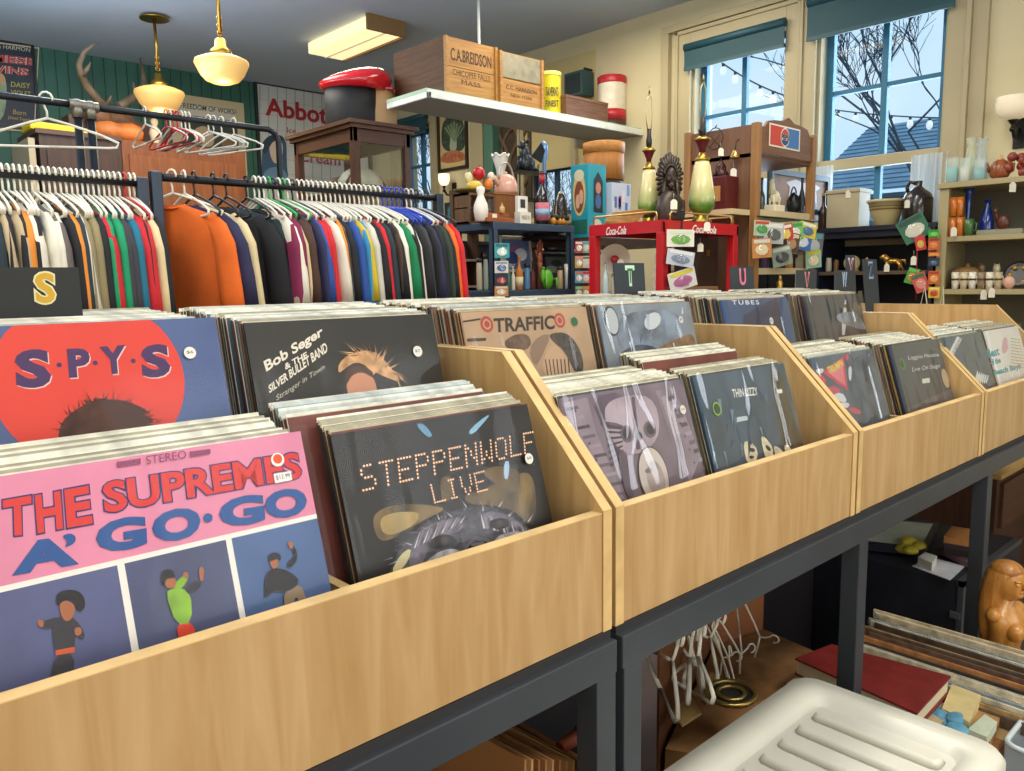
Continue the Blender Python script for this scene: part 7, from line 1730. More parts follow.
onx('blue_bottle', 'squat cobalt blue glass bottle on the upper tan shelf', 'bottle', 981, 995, 200, 3.82, z1_+.001, [(.85, 0), (1, .1), (.9, .45), (.5, .75), (.35, .85), (.45, 1)], M('#16307c', .08, coat=.5))
x, y, z, r, h = itx(996, 1012, 208, 3.80, z1_+.001)
b = MB(M('#5a2c20', .35)); b.ball((x, y, z+h*.45), (r*.4, r*.75, h*.3)); b.tube([(x, y+r*.6, z+h*.5), (x, y+r*.85, z+h*.85)], [r*.22, r*.16], 8); b.ball((x, y+r*.95, z+h*.9), (r*.2, r*.28, h*.12))
for s in (-.5, .5):
    for q_ in (-.12, .12): b.tube([(x+q_*r, y+r*s, z+h*.3), (x+q_*r, y+r*s*1.1, z+.001)], [r*.12, r*.08], 6)
solo(b, 'dog_figurine', 'glossy dark brown dog figurine on the upper tan shelf', 'figurine')
a_, c_ = at(977, 224, 'x', 3.72), at(1022, 228, 'x', 3.72)
t = thing('glass_tray', 'long low glass tray with compartments on the upper tan shelf', 'tray', (3.76, (a_.y+c_.y)/2, z1_)); MB(M('#a8a890', .15, alpha=.6)).box(3.72, 3.80, c_.y, a_.y, z1_+.001, z1_+.006).box(3.72, 3.724, c_.y, a_.y, z1_+.006, z1_+.026).box(3.796, 3.80, c_.y, a_.y, z1_+.006, z1_+.026).build('tray_body', t)
for k in range(6): yy = c_.y+(a_.y-c_.y)*k/5; MB(M('#a8a890', .15, alpha=.6)).box(3.724, 3.796, yy-.002, yy+.002, z1_+.006, z1_+.024).build('divider', t)
x, y, z, r, h = itx(955, 981, 263, 3.84, z2_+.001)
t = thing('casserole', 'brown lidded stoneware casserole on the lower tan shelf', 'casserole', (x, y, z)); MB(M('#7a5a34', .3)).lathe((x, y, z), [(r*.8, 0), (r*.95, h*.15), (r, h*.6)], 26).build('body', t); MB(M('#8a6a40', .3)).lathe((x, y, z+h*.6), [(r*1.03, 0), (r*1.0, h*.12), (r*.5, h*.24), (r*.12, h*.26), (r*.14, h*.38)], 26).build('lid', t)
MB(M('#3a2a1c', .4)).lathe((x, y, z), [(r*1.005, h*.5), (r*1.01, h*.56)], 26, capb=False, capt=False).build('band', t)
mugc = ['#d8d0bc', '#c8b898', '#e0dccc', '#8a7458', '#d8d0bc', '#b8a888']; nmm = ['cream', 'tan', 'white', 'brown', 'cream speckled', 'beige']
for i in range(6):
    a = 952+i*8.6; x, y, z, r, h = itx(a, a+7.6, 272, 3.725, z2_+.001)
    t = thing('stoneware_mug', f'{nmm[i]} stoneware mug, '+['first', 'second', 'third', 'fourth', 'fifth', 'sixth'][i]+' from the left on the lower tan shelf', 'mug', (x, y, z), 'mugs on the lower tan shelf')
    MB(M(mugc[i], .35, var=.2, scale=60)).lathe((x, y, z), [(q*r, c*h) for q, c in CUP], 16).build('body', t); MB(M('#4a3a2a', .4)).lathe((x, y, z), [(r*.93, h*.5), (r*.97, h*.62)], 16, capb=False, capt=False).build('band', t)
    MB(M(mugc[i], .35)).tube([(x-.0, y-r*.85, z+h*.8), (x, y-r*1.2, z+h*.6), (x, y-r*.85, z+h*.25)], .004, 5).build('handle', t)
for i, (a, lab) in enumerate(((982, 'brown owl salt shaker behind the mugs'), (997, 'cream owl salt shaker behind the mugs'))):
    x, y, z, r, h = itx(a-5, a+5, 264, 3.82, z2_+.001); b = MB(M(['#6a5238', '#b8a888'][i], .4, var=.3, scale=60)); b.ball((x, y, z+h*.38), (r*.8, r*.9, h*.38)); b.ball((x, y, z+h*.8), (r*.6, r*.7, h*.2))
    for s in (-1, 1): b.tube([(x, y+s*r*.4, z+h*.92), (x, y+s*r*.5, z+h*1.05)], [r*.15, r*.03], 5)
    solo(b, 'owl_shaker', lab, 'salt shaker')
x, y, z, r, h = itx(1004, 1015, 276, 3.73, z2_+.001)
solo(MB(M('#d8a894', .4)).ball((x, y, z+h*.5), (r*.8, r, h*.5), 16, 12).lathe((x, y, z), [(r*.4, 0), (r*.3, h*.1)], 12), 'pink_egg', 'pale pink marble egg on the lower tan shelf', 'egg')
x, y, z, r, h = itx(1007, 1034, 257, 3.86, z2_+.001)
f_ = Vector((-.95, -.1, .25)).to_track_quat('Z', 'Y').to_euler(); b = MB(M('#2a2620', .3)); b.lathe((x, y, z+r), [(r*.4, -.01), (r*.7, 0), (r, .012), (r*.97, .016), (r*.68, .006)], 28, rot=f_); b.use(M('#c8962c', .4))
for k in range(6): b.ball((x-.012, y+r*.6*math.cos(k*1.05), z+r+r*.6*math.sin(k*1.05)), (.004, r*.17, r*.14), 8, 6)
solo(b, 'painted_plate', 'black plate with yellow flowers standing on the lower tan shelf', 'plate')
for a, b2, lab in ((984, 290, 'white price tag on the lower tan shelf edge, left of two'), (992, 288, 'white price tag on the lower tan shelf edge, right of two'), (954, 227, 'white price tag on the upper tan shelf edge below the amber cups'), (1013, 182, 'white price tag hanging from the top board of the tan shelves')):
    p = at(a, b2, 'x', 3.675); tagprice(3.675, p.y, p.z, lab, .034)
# wire easel in front
e0 = at(924, 303, 'x', 3.35); e1 = at(945, 303, 'x', 3.35); zt_ = at(924, 287, 'x', 3.35).z
t = thing('plate_easel', 'small cream wire plate easel just beyond the far record bin', 'easel', (3.35, (e0.y+e1.y)/2, e0.z-.1), None)
mwi = M('#d8d0b4', .3); 
MB(mwi).tube([(3.35, e0.y+.03, e0.z-.1), (3.35, e0.y, zt_), (3.35, e0.y-.03, e0.z-.1)], .004, 6).build('left_frame', t); MB(mwi).tube([(3.35, e1.y+.03, e0.z-.1), (3.35, e1.y+.01, zt_), (3.35, e1.y-.0, e0.z-.1)], .004, 6).build('right_frame', t); MB(mwi).tube([(3.35, e0.y, e0.z-.03), (3.30, e0.y-.02, e0.z-.02), (3.30, e1.y, e0.z-.02), (3.35, e1.y, e0.z-.03)], .004, 6).build('ledge', t)
t = thing('small_stand', 'tan four-legged stand on the brown desk under the wire easel', 'stand', (3.35, e0.y-.1, at(1005, 470, 'y', .35).z))
MB(mt_).box(3.22, 3.5, e1.y-.12, e0.y+.12, e0.z-.13, e0.z-.101).build('table_top', t)
for X_ in (3.23, 3.46):
    for Y_ in (e1.y-.11, e0.y+.08): MB(mt_).box(X_, X_+.03, Y_, Y_+.03, at(1005, 470, 'y', .35).z+.001, e0.z-.13).build('leg', t)  # stands on the desk
# ================================================================== ADDED DARK BACKDROPS AND MORE CURIOS
def backdrop_cupboard(x0, x1, y0, y1, z, lab, c1='#241812', c2='#35241a'):  # cupboard shapes put in to darken the background
    t = thing('backdrop_cupboard', lab, 'backdrop_cupboard', ((x0+x1)/2, (y0+y1)/2, 0)); m = wood(c1, c2, 'z', 4, .55)
    MB(m).box(x0, x1, y0, y1, 0, z-.02).build('body', t); MB(m).box(x0-.01, x1+.01, y0-.01, y1, z-.02, z).build('top', t)
    for k in (0, 1):
        xa = x0+.02+k*(x1-x0-.02)/2; xb = xa+(x1-x0-.06)/2; d = MB(m).box(xa, xb, y0-.012, y0, .1, z-.06).build('door', t); MB(m_brass).ball((xb-.03 if k == 0 else xa+.03, y0-.02, z*.6), .010, 8, 6).build('knob', d)
backdrop_cupboard(1.78, 2.42, 2.72, 3.02, 1.60, 'dark brown backdrop added to darken the space behind the steel shelving unit')
backdrop_cupboard(2.50, 3.10, 2.72, 3.02, 1.56, 'dark brown backdrop added for darkness behind the table with the teal doll box')
backdrop_cupboard(3.20, 3.90, 1.80, 2.15, 1.52, 'nearly black backdrop added for darkness under the left window behind the brown rack', '#141214', '#201c1e')
# curio shelf left of the steel unit
sx0, sx1 = xat(459, 2.62, 200), xat(478, 2.62, 200)
ztp = zat(465, 190, 2.62)
t = thing('curio_shelf', 'narrow brown wooden shelf with cream shelves between the shirts and steel unit', 'shelf unit', ((sx0+sx1)/2, 2.66, 0)); mq = wood('#4a3220', '#66482e', 'z', 6)
MB(mq).box(sx0, sx0+.015, 2.62, 2.70, 0, ztp).build('side_panel', t); MB(mq).box(sx1-.015, sx1, 2.62, 2.70, 0, ztp).build('side_panel', t); MB(mq).box(sx0, sx1, 2.615, 2.70, ztp-.015, ztp).build('top', t)
for z in (1.66, 1.50, 1.36, 1.2): MB(M('#cfc6a8', .5)).box(sx0+.015, sx1-.015, 2.625, 2.70, z-.012, z).build('shelf', t)
rr = random.Random(21)
# extra curios on the steel unit tiers: (px0, px1, ytop, Y, kind, colour, words)
EX = [(505, 511, 262, 2.24, 'bottle', '#3f6a58', 'dark green bottle'), (511, 515, 266, 2.22, 'bottle', '#d8d0b8', 'tiny cream bottle'), (524, 530, 264, 2.3, 'jar', '#5a88b0', 'blue lidded jar'), (530, 535, 262, 2.36, 'bottle', '#7a3a3a', 'wine red bottle'),
      (557, 563, 267, 2.21, 'jar', '#c0a878', 'tan lidded jar'), (564, 570, 264, 2.21, 'cup', '#d8d4cc', 'white cup'), (498, 504, 300, 2.2, 'x', '', '')]
Z3 = gl2+.001
for a, b_, yt, Y, kd, cc, lab in EX:
    if kd == 'x': continue
    if kd == 'bottle': on('small_bottle', lab+' on the middle steel shelf', 'bottle', a, b_, yt, Y, Z3, BOT, M(cc, .2, coat=.3), parts=[('stopper', [(.38, .97), (.36, 1.06)], M('#6a5238'))])
    elif kd == 'jar': on('small_jar', lab+' on the middle steel shelf', 'jar', a, b_, yt, Y, Z3, JAR, M(cc, .2, coat=.3), parts=[('lid', [(.95, .86), (.95, 1.02)], M('#3c3a34', .4, .5))])
    else: on('small_cup', lab+' at the right end of the middle steel shelf', 'cup', a, b_, yt, Y, Z3, CUP, M(cc, .2, coat=.3))
# top tier extras
T1_ = [(521, 527, 207, 2.42, 'jar', '#8a7a60', 'grey brown jar behind the white card box'), (499, 505, 203, 2.215, 'bottle', '#c8a060', 'amber bottle in the gap before the wooden box'), (551, 556, 201, 2.38, 'bottle', '#6a5a40', 'olive brown bottle behind the beaded necklace')]
for a, b_, yt, Y, kd, cc, lab in T1_:
    on('small_'+kd, lab, kd, a, b_, yt, Y, GZ+.001 if Y > 2.3 else GZ+.046, BOT if kd == 'bottle' else JAR, M(cc, .2, coat=.3), parts=[('stopper', [(.38, .98), (.36, 1.06)], M('#6a5238'))])
# crystal crown on the kettle box
P = it(495, 511, 155, 2.50, GZ+.001); x, y, z, r, h = P; zt2_ = zat(505, 193, 2.38)
t = thing('glass_crown_vase', 'frosted white ruffled glass vase behind the pink kettle', 'vase', (x, 2.52, GZ))
MB(M('#dcdcd4', .25, coat=.3)).lathe((x, 2.52, GZ+.001), [(r*.8, 0), (r*.5, h*.2), (r*.35, h*.5), (r*.55, h*.8), (r*.95, h*.93), (r*1.05, h)], 18, capt=False).build('body', t)
b = MB(M('#e8e8e0', .25)); b.tube([(x+r*1.05*math.cos(a), 2.52+r*1.05*math.sin(a), GZ+h+.008*math.sin(a*6)) for a in [k*math.pi/18 for k in range(36)]], .005, 5, closed=True); b.build('ruffled_rim', t)
# clutter on the brown rack mid shelf, left of the lantern & right
MORE = [(741, 746, 190, 1.40, 'bottle', '#3a2a24', 'tiny dark bottle right of the red lantern', 2)]
x, y, z, r, h = it(799, 806, 178, 1.345, zs1+.001)
lathe_thing('dark_ewer', 'slim dark pewter ewer at the right end of the brown rack shelf', 'ewer', (x, y, z, r, h), [(.8, 0), (.5, .06), (1, .3), (.8, .5), (.35, .7), (.3, .85), (.5, 1)], M('#2a2c30', .3, .5), parts=[('foot', [(.9, 0), (.85, .03)], M('#1c1e22', .4, .5))])
# lower shelf of the brown rack: items at zs2
for i, (a, b_, yt, cc, lab) in enumerate(((762, 769, 256, '#6a4a7a', 'small purple tin'), (774, 781, 258, '#3a6a4a', 'small green tin'), (786, 793, 255, '#b07a3a', 'small amber tin'))):
    on('small_tin', lab+' on the lower shelf of the brown rack', 'tin', a, b_, yt, 1.36, zs2+.001, JAR, M(cc, .35), parts=[('lid', [(1.0, .86), (1.0, 1.0)], M('#8a8478', .4, .5))])
# inside the navy bookcase: a few more pieces
for i, (a, b_, yt, cc, kd, lab) in enumerate(((826, 832, 258, '#b8b0a0', 'jar', 'small grey jar at the left inside the navy bookcase'), (834, 839, 260, '#7a5a38', 'jar', 'small brown jar inside the navy bookcase'), (871, 876, 262, '#d8c890', 'bottle', 'small yellow bottle left of the brass horse'))):
    lathe_thing('small_'+kd, lab, kd, itx(a, b_, yt, 3.76, zb1+.001), JAR if kd == 'jar' else BOT, M(cc, .3), parts=[('lid', [(.5, .95), (.5, 1.05)], M('#3c3a34', .4, .5))])
# lamp shade frame, thin white wire shape hanging by the window (left of brown rack)
# trailing tag on the red stand header
tagprice(xat(708, 1.28, 232), 1.285, zat(708, 222, 1.285), 'white price tag on the header of the red stand, below the right lamp', .028)
# ================================================================== UNDER THE TABLES
# white storage tote
lx0, lx1, ly0, ly1, lz = .085, .622, -.34, .035, .60
t = thing('storage_tote', 'big white plastic storage tote with ribbed lid in front of the table', 'storage bin', ((lx0+lx1)/2, (ly0+ly1)/2, 0))
mwh = M('#d6d4c6', .4, var=.08, scale=5, coat=.15)
def rrect(x0, x1, y0, y1, r, z, n=6):
    p = []
    for cx_, cy_, a0 in ((x1-r, y1-r, 0), (x0+r, y1-r, 90), (x0+r, y0+r, 180), (x1-r, y0+r, 270)):
        for k in range(n+1): a = rad(a0+90*k/n); p.append((cx_+r*math.cos(a), cy_+r*math.sin(a), z))
    return p
def loft(b, loops, cap0=True, cap1=True, smooth=True):
    vs = [[b.bm.verts.new(p) for p in l] for l in loops]; n = len(loops[0])
    for i in range(len(vs)-1): b._faces([b.bm.faces.new([vs[i][k], vs[i][(k+1) % n], vs[i+1][(k+1) % n], vs[i+1][k]]) for k in range(n)], smooth)
    if cap0: b._faces([b.bm.faces.new(vs[0][::-1])])
    if cap1: b._faces([b.bm.faces.new(vs[-1])])
b = MB(M('#d5d3c8', .35)); loft(b, [rrect(lx0+.06, lx1-.06, ly0+.05, ly1-.05, .04, 0), rrect(lx0+.02, lx1-.02, ly0+.02, ly1-.02, .04, lz-.03)], smooth=False); b.build('tub', t)
b = MB(mwh)
loft(b, [rrect(lx0, lx1, ly0, ly1, .045, lz-.04), rrect(lx0, lx1, ly0, ly1, .045, lz-.012), rrect(lx0+.008, lx1-.008, ly0+.008, ly1-.008, .042, lz), rrect(lx0+.07, lx1-.062, ly0+.05, ly1-.065, .03, lz+.001), rrect(lx0+.078, lx1-.07, ly0+.058, ly1-.073, .026, lz-.014)], cap0=False)
ix0, ix1, iy0, iy1 = lx0+.09, lx1-.082, ly0+.07, ly1-.085
nr = 6
for k in range(nr):
    xx = ix0+(ix1-ix0)*(k+.5)/nr; w_ = (ix1-ix0)/nr*.36
    loft(b, [rrect(xx-w_, xx+w_, iy0, iy1, w_*.6, lz-.0135, 3), rrect(xx-w_*.6, xx+w_*.6, iy0+.006, iy1-.006, w_*.5, lz-.002, 3)])
b.build('lid', t)
# cartons etc
mcb = M('#8a5a34', .8, var=.12, scale=5)
def carton(name, x0, x1, y0, y1, z0, z1, lab, mat=mcb, rz=0, tape=True):
    t = thing(name, lab, 'box', ((x0+x1)/2, (y0+y1)/2, z0)); MB(mat).box(x0, x1, y0, y1, z0, z1, bev=.003).build('carton', t)
    if tape: MB(M('#a88a5c', .4)).box((x0+x1)/2-.025, (x0+x1)/2+.025, y0-.0008, y1+.0008, z1-.06, z1+.0008).build('tape', t)
    return t
carton('cardboard_box', .86, 1.30, -.22, .22, 0, .375, 'brown cardboard box carrying the red book and paper piles', mcb)
for k, (a, c, h_) in enumerate(((.40, .0, .012), (.40, .012, .014), (.40, .026, .012))):
    b = MB(M(['#c8b890', '#e0d8c0', '#b8a47c'][k], .7)); b.box(.875+.004*k, 1.055, -.12, .20, .376+c, .376+c+h_-.0005)
    solo(b, 'paper_folder', 'flat cream paper folder, '+['lowest', 'middle', 'topmost'][k]+' of three under the red book', 'folder')
def slabq(px4, z, th): return [at(x, y, 'z', z) for x, y in px4], th
# red book
q = [at(x, y, 'z', .462) for x, y in ((795, 658), (832, 644), (951, 676), (917, 713))]
t = thing('red_book', 'large worn red cloth-bound book lying beside the white tote lid', 'book', sum(q, Vector())/4-Vector((0, 0, .045)))
MB(M('#7c2420', .55, var=.18, scale=30)).prism(q, (0, 0, -.005)).prism([p-Vector((0, 0, .038)) for p in q], (0, 0, -.005)).build('cover', t)
cq = sum(q, Vector())/4; MB(M('#cfc4a8', .8)).prism([cq+(p-cq)*.965-Vector((0, 0, .005)) for p in q], (0, 0, -.033)).build('pages', t)
def flat(px4, z, th, name, lab, cat, colr, var=.1):
    q = [at(x, y, 'z', z) for x, y in px4]; b = MB(M(colr, .6, var=var, scale=30)); b.prism(q, (0, 0, -th)); return solo(b, name, lab, cat)
flat([(952, 684), (981, 695), (969, 722), (942, 708)], .425, .030, 'cream_book', 'small cream coloured book beside the red book', 'book', '#d9c48a')
# blue cloth
q = at(947, 722, 'z', .41); b = MB(M('#5f9cb8', .8, var=.25, scale=30, bump=.4, bscale=30)); 
for k in range(7): b.ball((q.x+R.uniform(-.03, .03), q.y+R.uniform(-.035, .035), .395+.006*k*.6), (R.uniform(.02, .032), R.uniform(.02, .03), .012), 10, 7)
solo(b, 'blue_cloth', 'crumpled pale blue cloth in front of the cream book', 'cloth')
flat([(985, 714), (997, 722), (987, 737), (968, 729)], .42, .02, 'paper_packet', 'pale green-white folded paper packet near the clear bin', 'paper', '#c8d0b8')
flat([(975, 700), (1002, 712), (990, 742), (960, 728)], .40, .02, 'brown_envelope', 'brown envelope pile under the pale packet', 'envelope', '#a8824c')
# row of magazines (narrow pile, its long edge facing left)
mc_ = ['#5a4a3c', '#b8a888', '#7a4a34', '#c8c0a8', '#3a3634', '#a88a5c', '#d0c8b0', '#6a5040', '#8f9aa0', '#b07848', '#4a3a30', '#c0b090']
for k in range(20):
    x_ = 1.105+k*.0095; zt_ = .405+k*.0046+.004*math.sin(k*2.3)
    b = MB(M(mc_[(k*5) % 12], .6, var=.35, scale=40)); b.obox((x_, -.045+.012*math.sin(k*2.1), (zt_+.376)/2), (.0055, .40, zt_-.377), (0, 0, .015*math.sin(k*1.7)))
    solo(b, 'magazine', 'worn magazine standing in the tight row between the table leg and the wooden bust', 'magazine', 'magazines in the tight row')
carton('cardboard_box', 1.315, 1.50, -.21, -.03, 0, .352, 'cardboard box standing under the carved wooden bust', M('#7a5434', .8))
# wooden bust of a woman
def bust():
    P = at(1000, 655, 'y', -.10); x, y, z = 1.395, -.115, .353
    top = at(995, 559, 'x', x).z; h = top-z
    t = thing('wooden_bust', 'honey coloured carved wooden torso of a woman with long hair', 'sculpture', (x, y, z)); m = wood('#b07028', '#d49a4c', 'z', 6, .35, 8, coat=.3)
    f = Vector((-.25, -.95, 0)).normalized(); s = Vector((-f.y, f.x, 0)); u = Vector((0, 0, 1)); c0 = Vector((x, y, z))
    def ring(c, ws, wf, zz, n=20): return [c0+c[0]*s+c[1]*f+u*zz+s*ws*math.cos(2*math.pi*k/n)+f*wf*math.sin(2*math.pi*k/n) for k in range(n)]
    b = MB(m)
    # torso: hips, waist, chest, shoulders, neck
    L = [((0, 0), .058, .045, 0), ((0, 0), .060, .048, h*.10), ((0, 0), .052, .042, h*.20), ((0, 0), .042, .034, h*.30), ((0, .004), .046, .036, h*.38), ((0, .008), .052, .042, h*.46), ((0, .004), .058, .038, h*.55), ((0, -.002), .050, .030, h*.62), ((0, -.002), .022, .022, h*.66), ((0, .0), .019, .020, h*.72)]
    loft(b, [ring(*l) for l in L])
    for sg in (-1, 1): b.ball(c0+s*sg*.024+f*.040+u*h*.47, (.022, .022, .024), 14, 10); b.ball(c0+s*sg*.050+u*h*.585, (.018, .018, .018), 12, 8)
    # head and face
    b.ball(c0+f*.004+u*h*.84, (.033, .036, .050), 20, 16); b.ball(c0+f*.018+u*h*.79, (.022, .020, .026), 14, 10)
    b.tube([c0+f*.034+u*h*.872, c0+f*.046+u*h*.825, c0+f*.038+u*h*.815], [.004, .007, .005], 8)
    b.ball(c0+f*.036+u*h*.785, (.010, .006, .004), 10, 6); b.ball(c0+f*.030+u*h*.755, (.011, .010, .009), 10, 8)
    for sg in (-1, 1): b.ball(c0+s*sg*.014+f*.032+u*h*.85, (.008, .006, .005), 10, 6); b.tube([c0+s*sg*.006+f*.038+u*h*.872, c0+s*sg*.022+f*.030+u*h*.876], .003, 6); b.ball(c0+s*sg*.035-f*.002+u*h*.83, (.005, .009, .014), 8, 6)
    b.build('torso', t)
    b = MB(wood('#9a5e20', '#c48a40', 'z', 8, .4, 12, coat=.3))
    H = [((0, -.010), .041, .040, h*.90), ((0, -.018), .046, .038, h*.82), ((0, -.026), .048, .034, h*.72), ((0, -.030), .050, .030, h*.60), ((0, -.032), .046, .024, h*.46), ((0, -.034), .036, .018, h*.34), ((0, -.034), .012, .008, h*.26)]
    loft(b, [ring((0, -.004), .030, .032, h*.965)]+[ring(*l) for l in H]); b.ball(c0-f*.004+u*h*.93, (.036, .038, .026), 18, 12)
    b.build('hair', t)
bust()
# clear bin at bottom right
t = thing('clear_bin', 'translucent plastic bin at the lower right corner', 'bin', (1.28, -.45, 0))
q0 = at(990, 745, 'z', .42); q1 = at(1024, 700, 'z', .42)
b = MB(M('#aebcc4', .2, alpha=.45)); x0_, x1_, y0_, y1_ = 1.02, 1.45, -.62, -.235
b.prism([(x0_, y0_, .1), (x0_, y1_, .1), (x0_-.02, y1_, .40), (x0_-.02, y0_, .40)], (.003, 0, 0)); b.prism([(x0_, y1_, .1), (x1_, y1_, .1), (x1_+.02, y1_, .40), (x0_-.02, y1_, .40)], (0, .003, 0)); b.prism([(x1_, y0_, .1), (x1_, y1_, .1), (x1_+.02, y1_, .40), (x1_+.02, y0_, .40)], (-.003, 0, 0)); b.box(x0_, x1_, y0_, y1_, .001, .1)
b.build('tub', t); MB(M('#c8d2d8', .2)).tube(rrect(x0_-.025, x1_+.025, y0_, y1_+.004, .03, .40), .006, 6, closed=True).build('rim', t)
# black trunk
kx0, ky0, kz = 1.77, .10, .45
t = thing('footlocker', 'long black trunk with grey metal corner edging behind the table legs', 'trunk', (2.05, .42, 0))
MB(M('#232430', .5, var=.2)).box(kx0, 2.35, ky0, .74, 0, kz, bev=.004).build('body', t)
b = MB(M('#6a7078', .35, .7)); b.box(kx0-.004, kx0+.022, ky0-.004, ky0+.012, 0, kz+.002).box(kx0-.004, 2.35, ky0-.004, ky0+.016, kz-.016, kz+.003).build('metal_edging', t)
for zz in (kz-.12, .12): MB(M('#8a9098', .35, .7)).box(kx0-.008, kx0+.0, ky0+.0, ky0+.03, zz, zz+.02).build('catch', t)
# things on the trunk
def flatq(px4, z, th, name, lab, cat, colr): return flat(px4, z, th, name, lab, cat, colr)
t0 = kz+.004
q = [at(x, y, 'z', t0+.03) for x, y in ((850, 541), (868, 517), (938, 523), (925, 549))]
t = thing('picture_frame', 'black framed pale landscape picture lying on the black trunk', 'picture frame', sum(q, Vector())/4-Vector((0, 0, .03))); cq = sum(q, Vector())/4
MB(M('#1b1f2c', .35)).prism(q, (0, 0, -.026)).build('frame', t); b = MB(M('#c4cab8', .35, var=.15, scale=14)); b.face([cq+(p-cq)*.88+Vector((0, 0, .001)) for p in q]); b.build('picture', t, fixn=False)
flatq([(912, 566), (930, 557), (965, 566), (950, 580)], t0+.002, .0018, 'paper_sheet', 'white paper sheet at the near end of the black trunk', 'paper', '#c9ccd4')
flatq([(918, 557), (925, 552), (937, 556), (932, 563)], t0+.03, .027, 'white_block', 'small white soap-like block on the paper sheet edge', 'block', '#d2d2c8')
p = at(928, 552, 'z', t0+.03); b = MB(M('#c8b83c', .7, var=.25, scale=30, bump=.3)); 
for k in range(6): b.ball((p.x+.02+R.uniform(-.03, .03), p.y+.05+R.uniform(-.03, .03), t0+.022+.004*k), (.03, .026, .014), 10, 7)
solo(b, 'yellow_cloth', 'crumpled yellow cloth on the black trunk', 'cloth')
flatq([(938, 548), (950, 543), (985, 552), (975, 566)], t0+.02, .018, 'mauve_folder', 'dusty mauve folder lying on the black trunk', 'folder', '#7a5a66')
for k, (cc, nm) in enumerate((('#2a2420', 'dark brown'), ('#3a2c3a', 'purplish black'), ('#a06a38', 'orange brown'))):
    flatq([(944, 546-k*5), (952, 536-k*5), (985, 541-k*5), (980, 552-k*5)], t0+.045+k*.026, .022, 'old_book', f'{nm} old book in the small pile on the far side of the trunk', 'book', cc)
P0_, P1_ = at(951, 484, 'y', .62), at(955, 528, 'y', .62)
solo(MB(M('#b07a4a', .5)).tube([(P0_.x, .62, P0_.z), (P1_.x, .60, max(P1_.z, t0+.09))], [.006, .008], 8), 'wooden_stick', 'thin light wooden stick standing upright behind the trunk books', 'stick')
# brown desk at far right
t = thing('brown_desk', 'large dark brown wooden desk standing beyond the trunk', 'desk', (3.1, .7, 0))
dz = at(1005, 470, 'y', .35).z
MB(wood('#3f2418', '#54321f', 'z', 4, .6)).box(2.95, 3.62, .35, 1.1, 0, dz-.02).build('body', t); MB(wood('#b08a50', '#c8a468', 'x', 4, .5)).box(2.93, 3.64, .33, 1.12, dz-.02, dz).build('top', t)
MB(wood('#4a2c1c', '#603a26', 'x', 4, .6)).box(3.0, 3.57, .335, .35, dz-.25, dz-.05).build('drawer_front', t)
# dark boxes added behind everything to stand in for deep shade
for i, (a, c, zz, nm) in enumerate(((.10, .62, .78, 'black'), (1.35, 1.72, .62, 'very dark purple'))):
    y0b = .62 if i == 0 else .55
    t = thing('dark_backdrop_box', f'{nm} tall box added as dark backdrop deep under the long table', 'box', ((a+c)/2, .7, 0)); MB(M(['#111116', '#1b141e'][i], .8)).box(a, c, y0b, .755, 0, zz).build('carton', t); MB(M('#1f1f26', .8)).box(a-.003, c+.003, y0b-.003, .755, zz, zz+.02).build('lid', t)
t = thing('dark_backdrop_box', 'wide black box added as dark backdrop under the left-end table', 'box', (-.5, .6, 0)); MB(M('#101014', .8)).box(-1.0, -.1, .5, .74, 0, .78).build('carton', t); MB(M('#1f1f26', .8)).box(-1.003, -.097, .497, .743, .78, .80).build('lid', t)
# open carton with hangers
Cc, Aa, Bb = at(712, 609, 'y', .50), at(660, 624, 'y', .30), at(764, 590, 'y', .46)
zt_ = .50
t = thing('open_carton', 'open brown cardboard carton full of loose white hangers', 'box', (Cc.x, .42, 0))
def wallp(p, q_, z0, z1a, z1b, mat, nm):
    b = MB(mat); d = Vector((q_.x-p.x, q_.y-p.y, 0)).normalized(); n = Vector((-d.y, d.x, 0))*.005
    b.prism([(p.x, p.y, z0), (q_.x, q_.y, z0), (q_.x, q_.y, z1b), (p.x, p.y, z1a)], n); b.build(nm, t)
wallp(Aa, Cc, 0, Aa.z-.0, Cc.z, M('#7a4a28', .8, var=.1), 'left_wall'); wallp(Cc, Bb, 0, Cc.z, Bb.z, M('#99603a', .8, var=.1), 'right_wall')
fx_ = Vector((.60, .16, 0)); D_ = Vector((Bb.x-.05, .2, 0))
wallp(fx_, Aa, 0, .30, .30, M('#7a4a28', .8), 'near_wall'); wallp(D_, Bb, 0, .30, .34, M('#7a4a28', .8), 'far_wall')
b = MB(M('#8a6238', .9, var=.4, scale=14)); b.prism([(fx_.x, fx_.y, .30), (Aa.x+.01, Aa.y-.01, .30), (Cc.x, Cc.y-.01, .30), (Bb.x-.01, Bb.y-.01, .30), (D_.x, D_.y, .30)], (0, 0, .06)); b.build('paper_padding', t)
hw_ = [((681, 640), .24, -.55, .25), ((693, 632), .27, -.95, .12), ((699, 622), .30, -.80, .0), ((703, 631), .25, -.60, .30), ((722, 619), .29, -.35, .45)]
for i, (pp, Y_, rz_, ry_) in enumerate(hw_):
    P = at(pp[0], pp[1], 'y', Y_)
    o = hanger(P.x, P.y, P.z, 'white', 'loose white hanger standing hook-up in the open carton', 'loose hangers in the open carton', s=1.0); o.rotation_euler = (.25*(-1)**i, ry_, rz_); o.scale = (1.2, .50, .85)
for i, (pp, Y_, e_) in enumerate((((738, 660), .30, (1.4, .2, .6)), ((752, 655), .32, (1.35, .1, 1.2)), ((775, 650), .30, (1.5, -.2, .3)), ((730, 665), .27, (1.45, .3, 2.0)))):
    P = at(pp[0], pp[1], 'z', .40); o = hanger(P.x, P.y, .41+.01*i, 'white', 'loose white hanger lying flat on the heap in the open carton', 'flat hangers in the open carton', s=.62); o.rotation_euler = e_
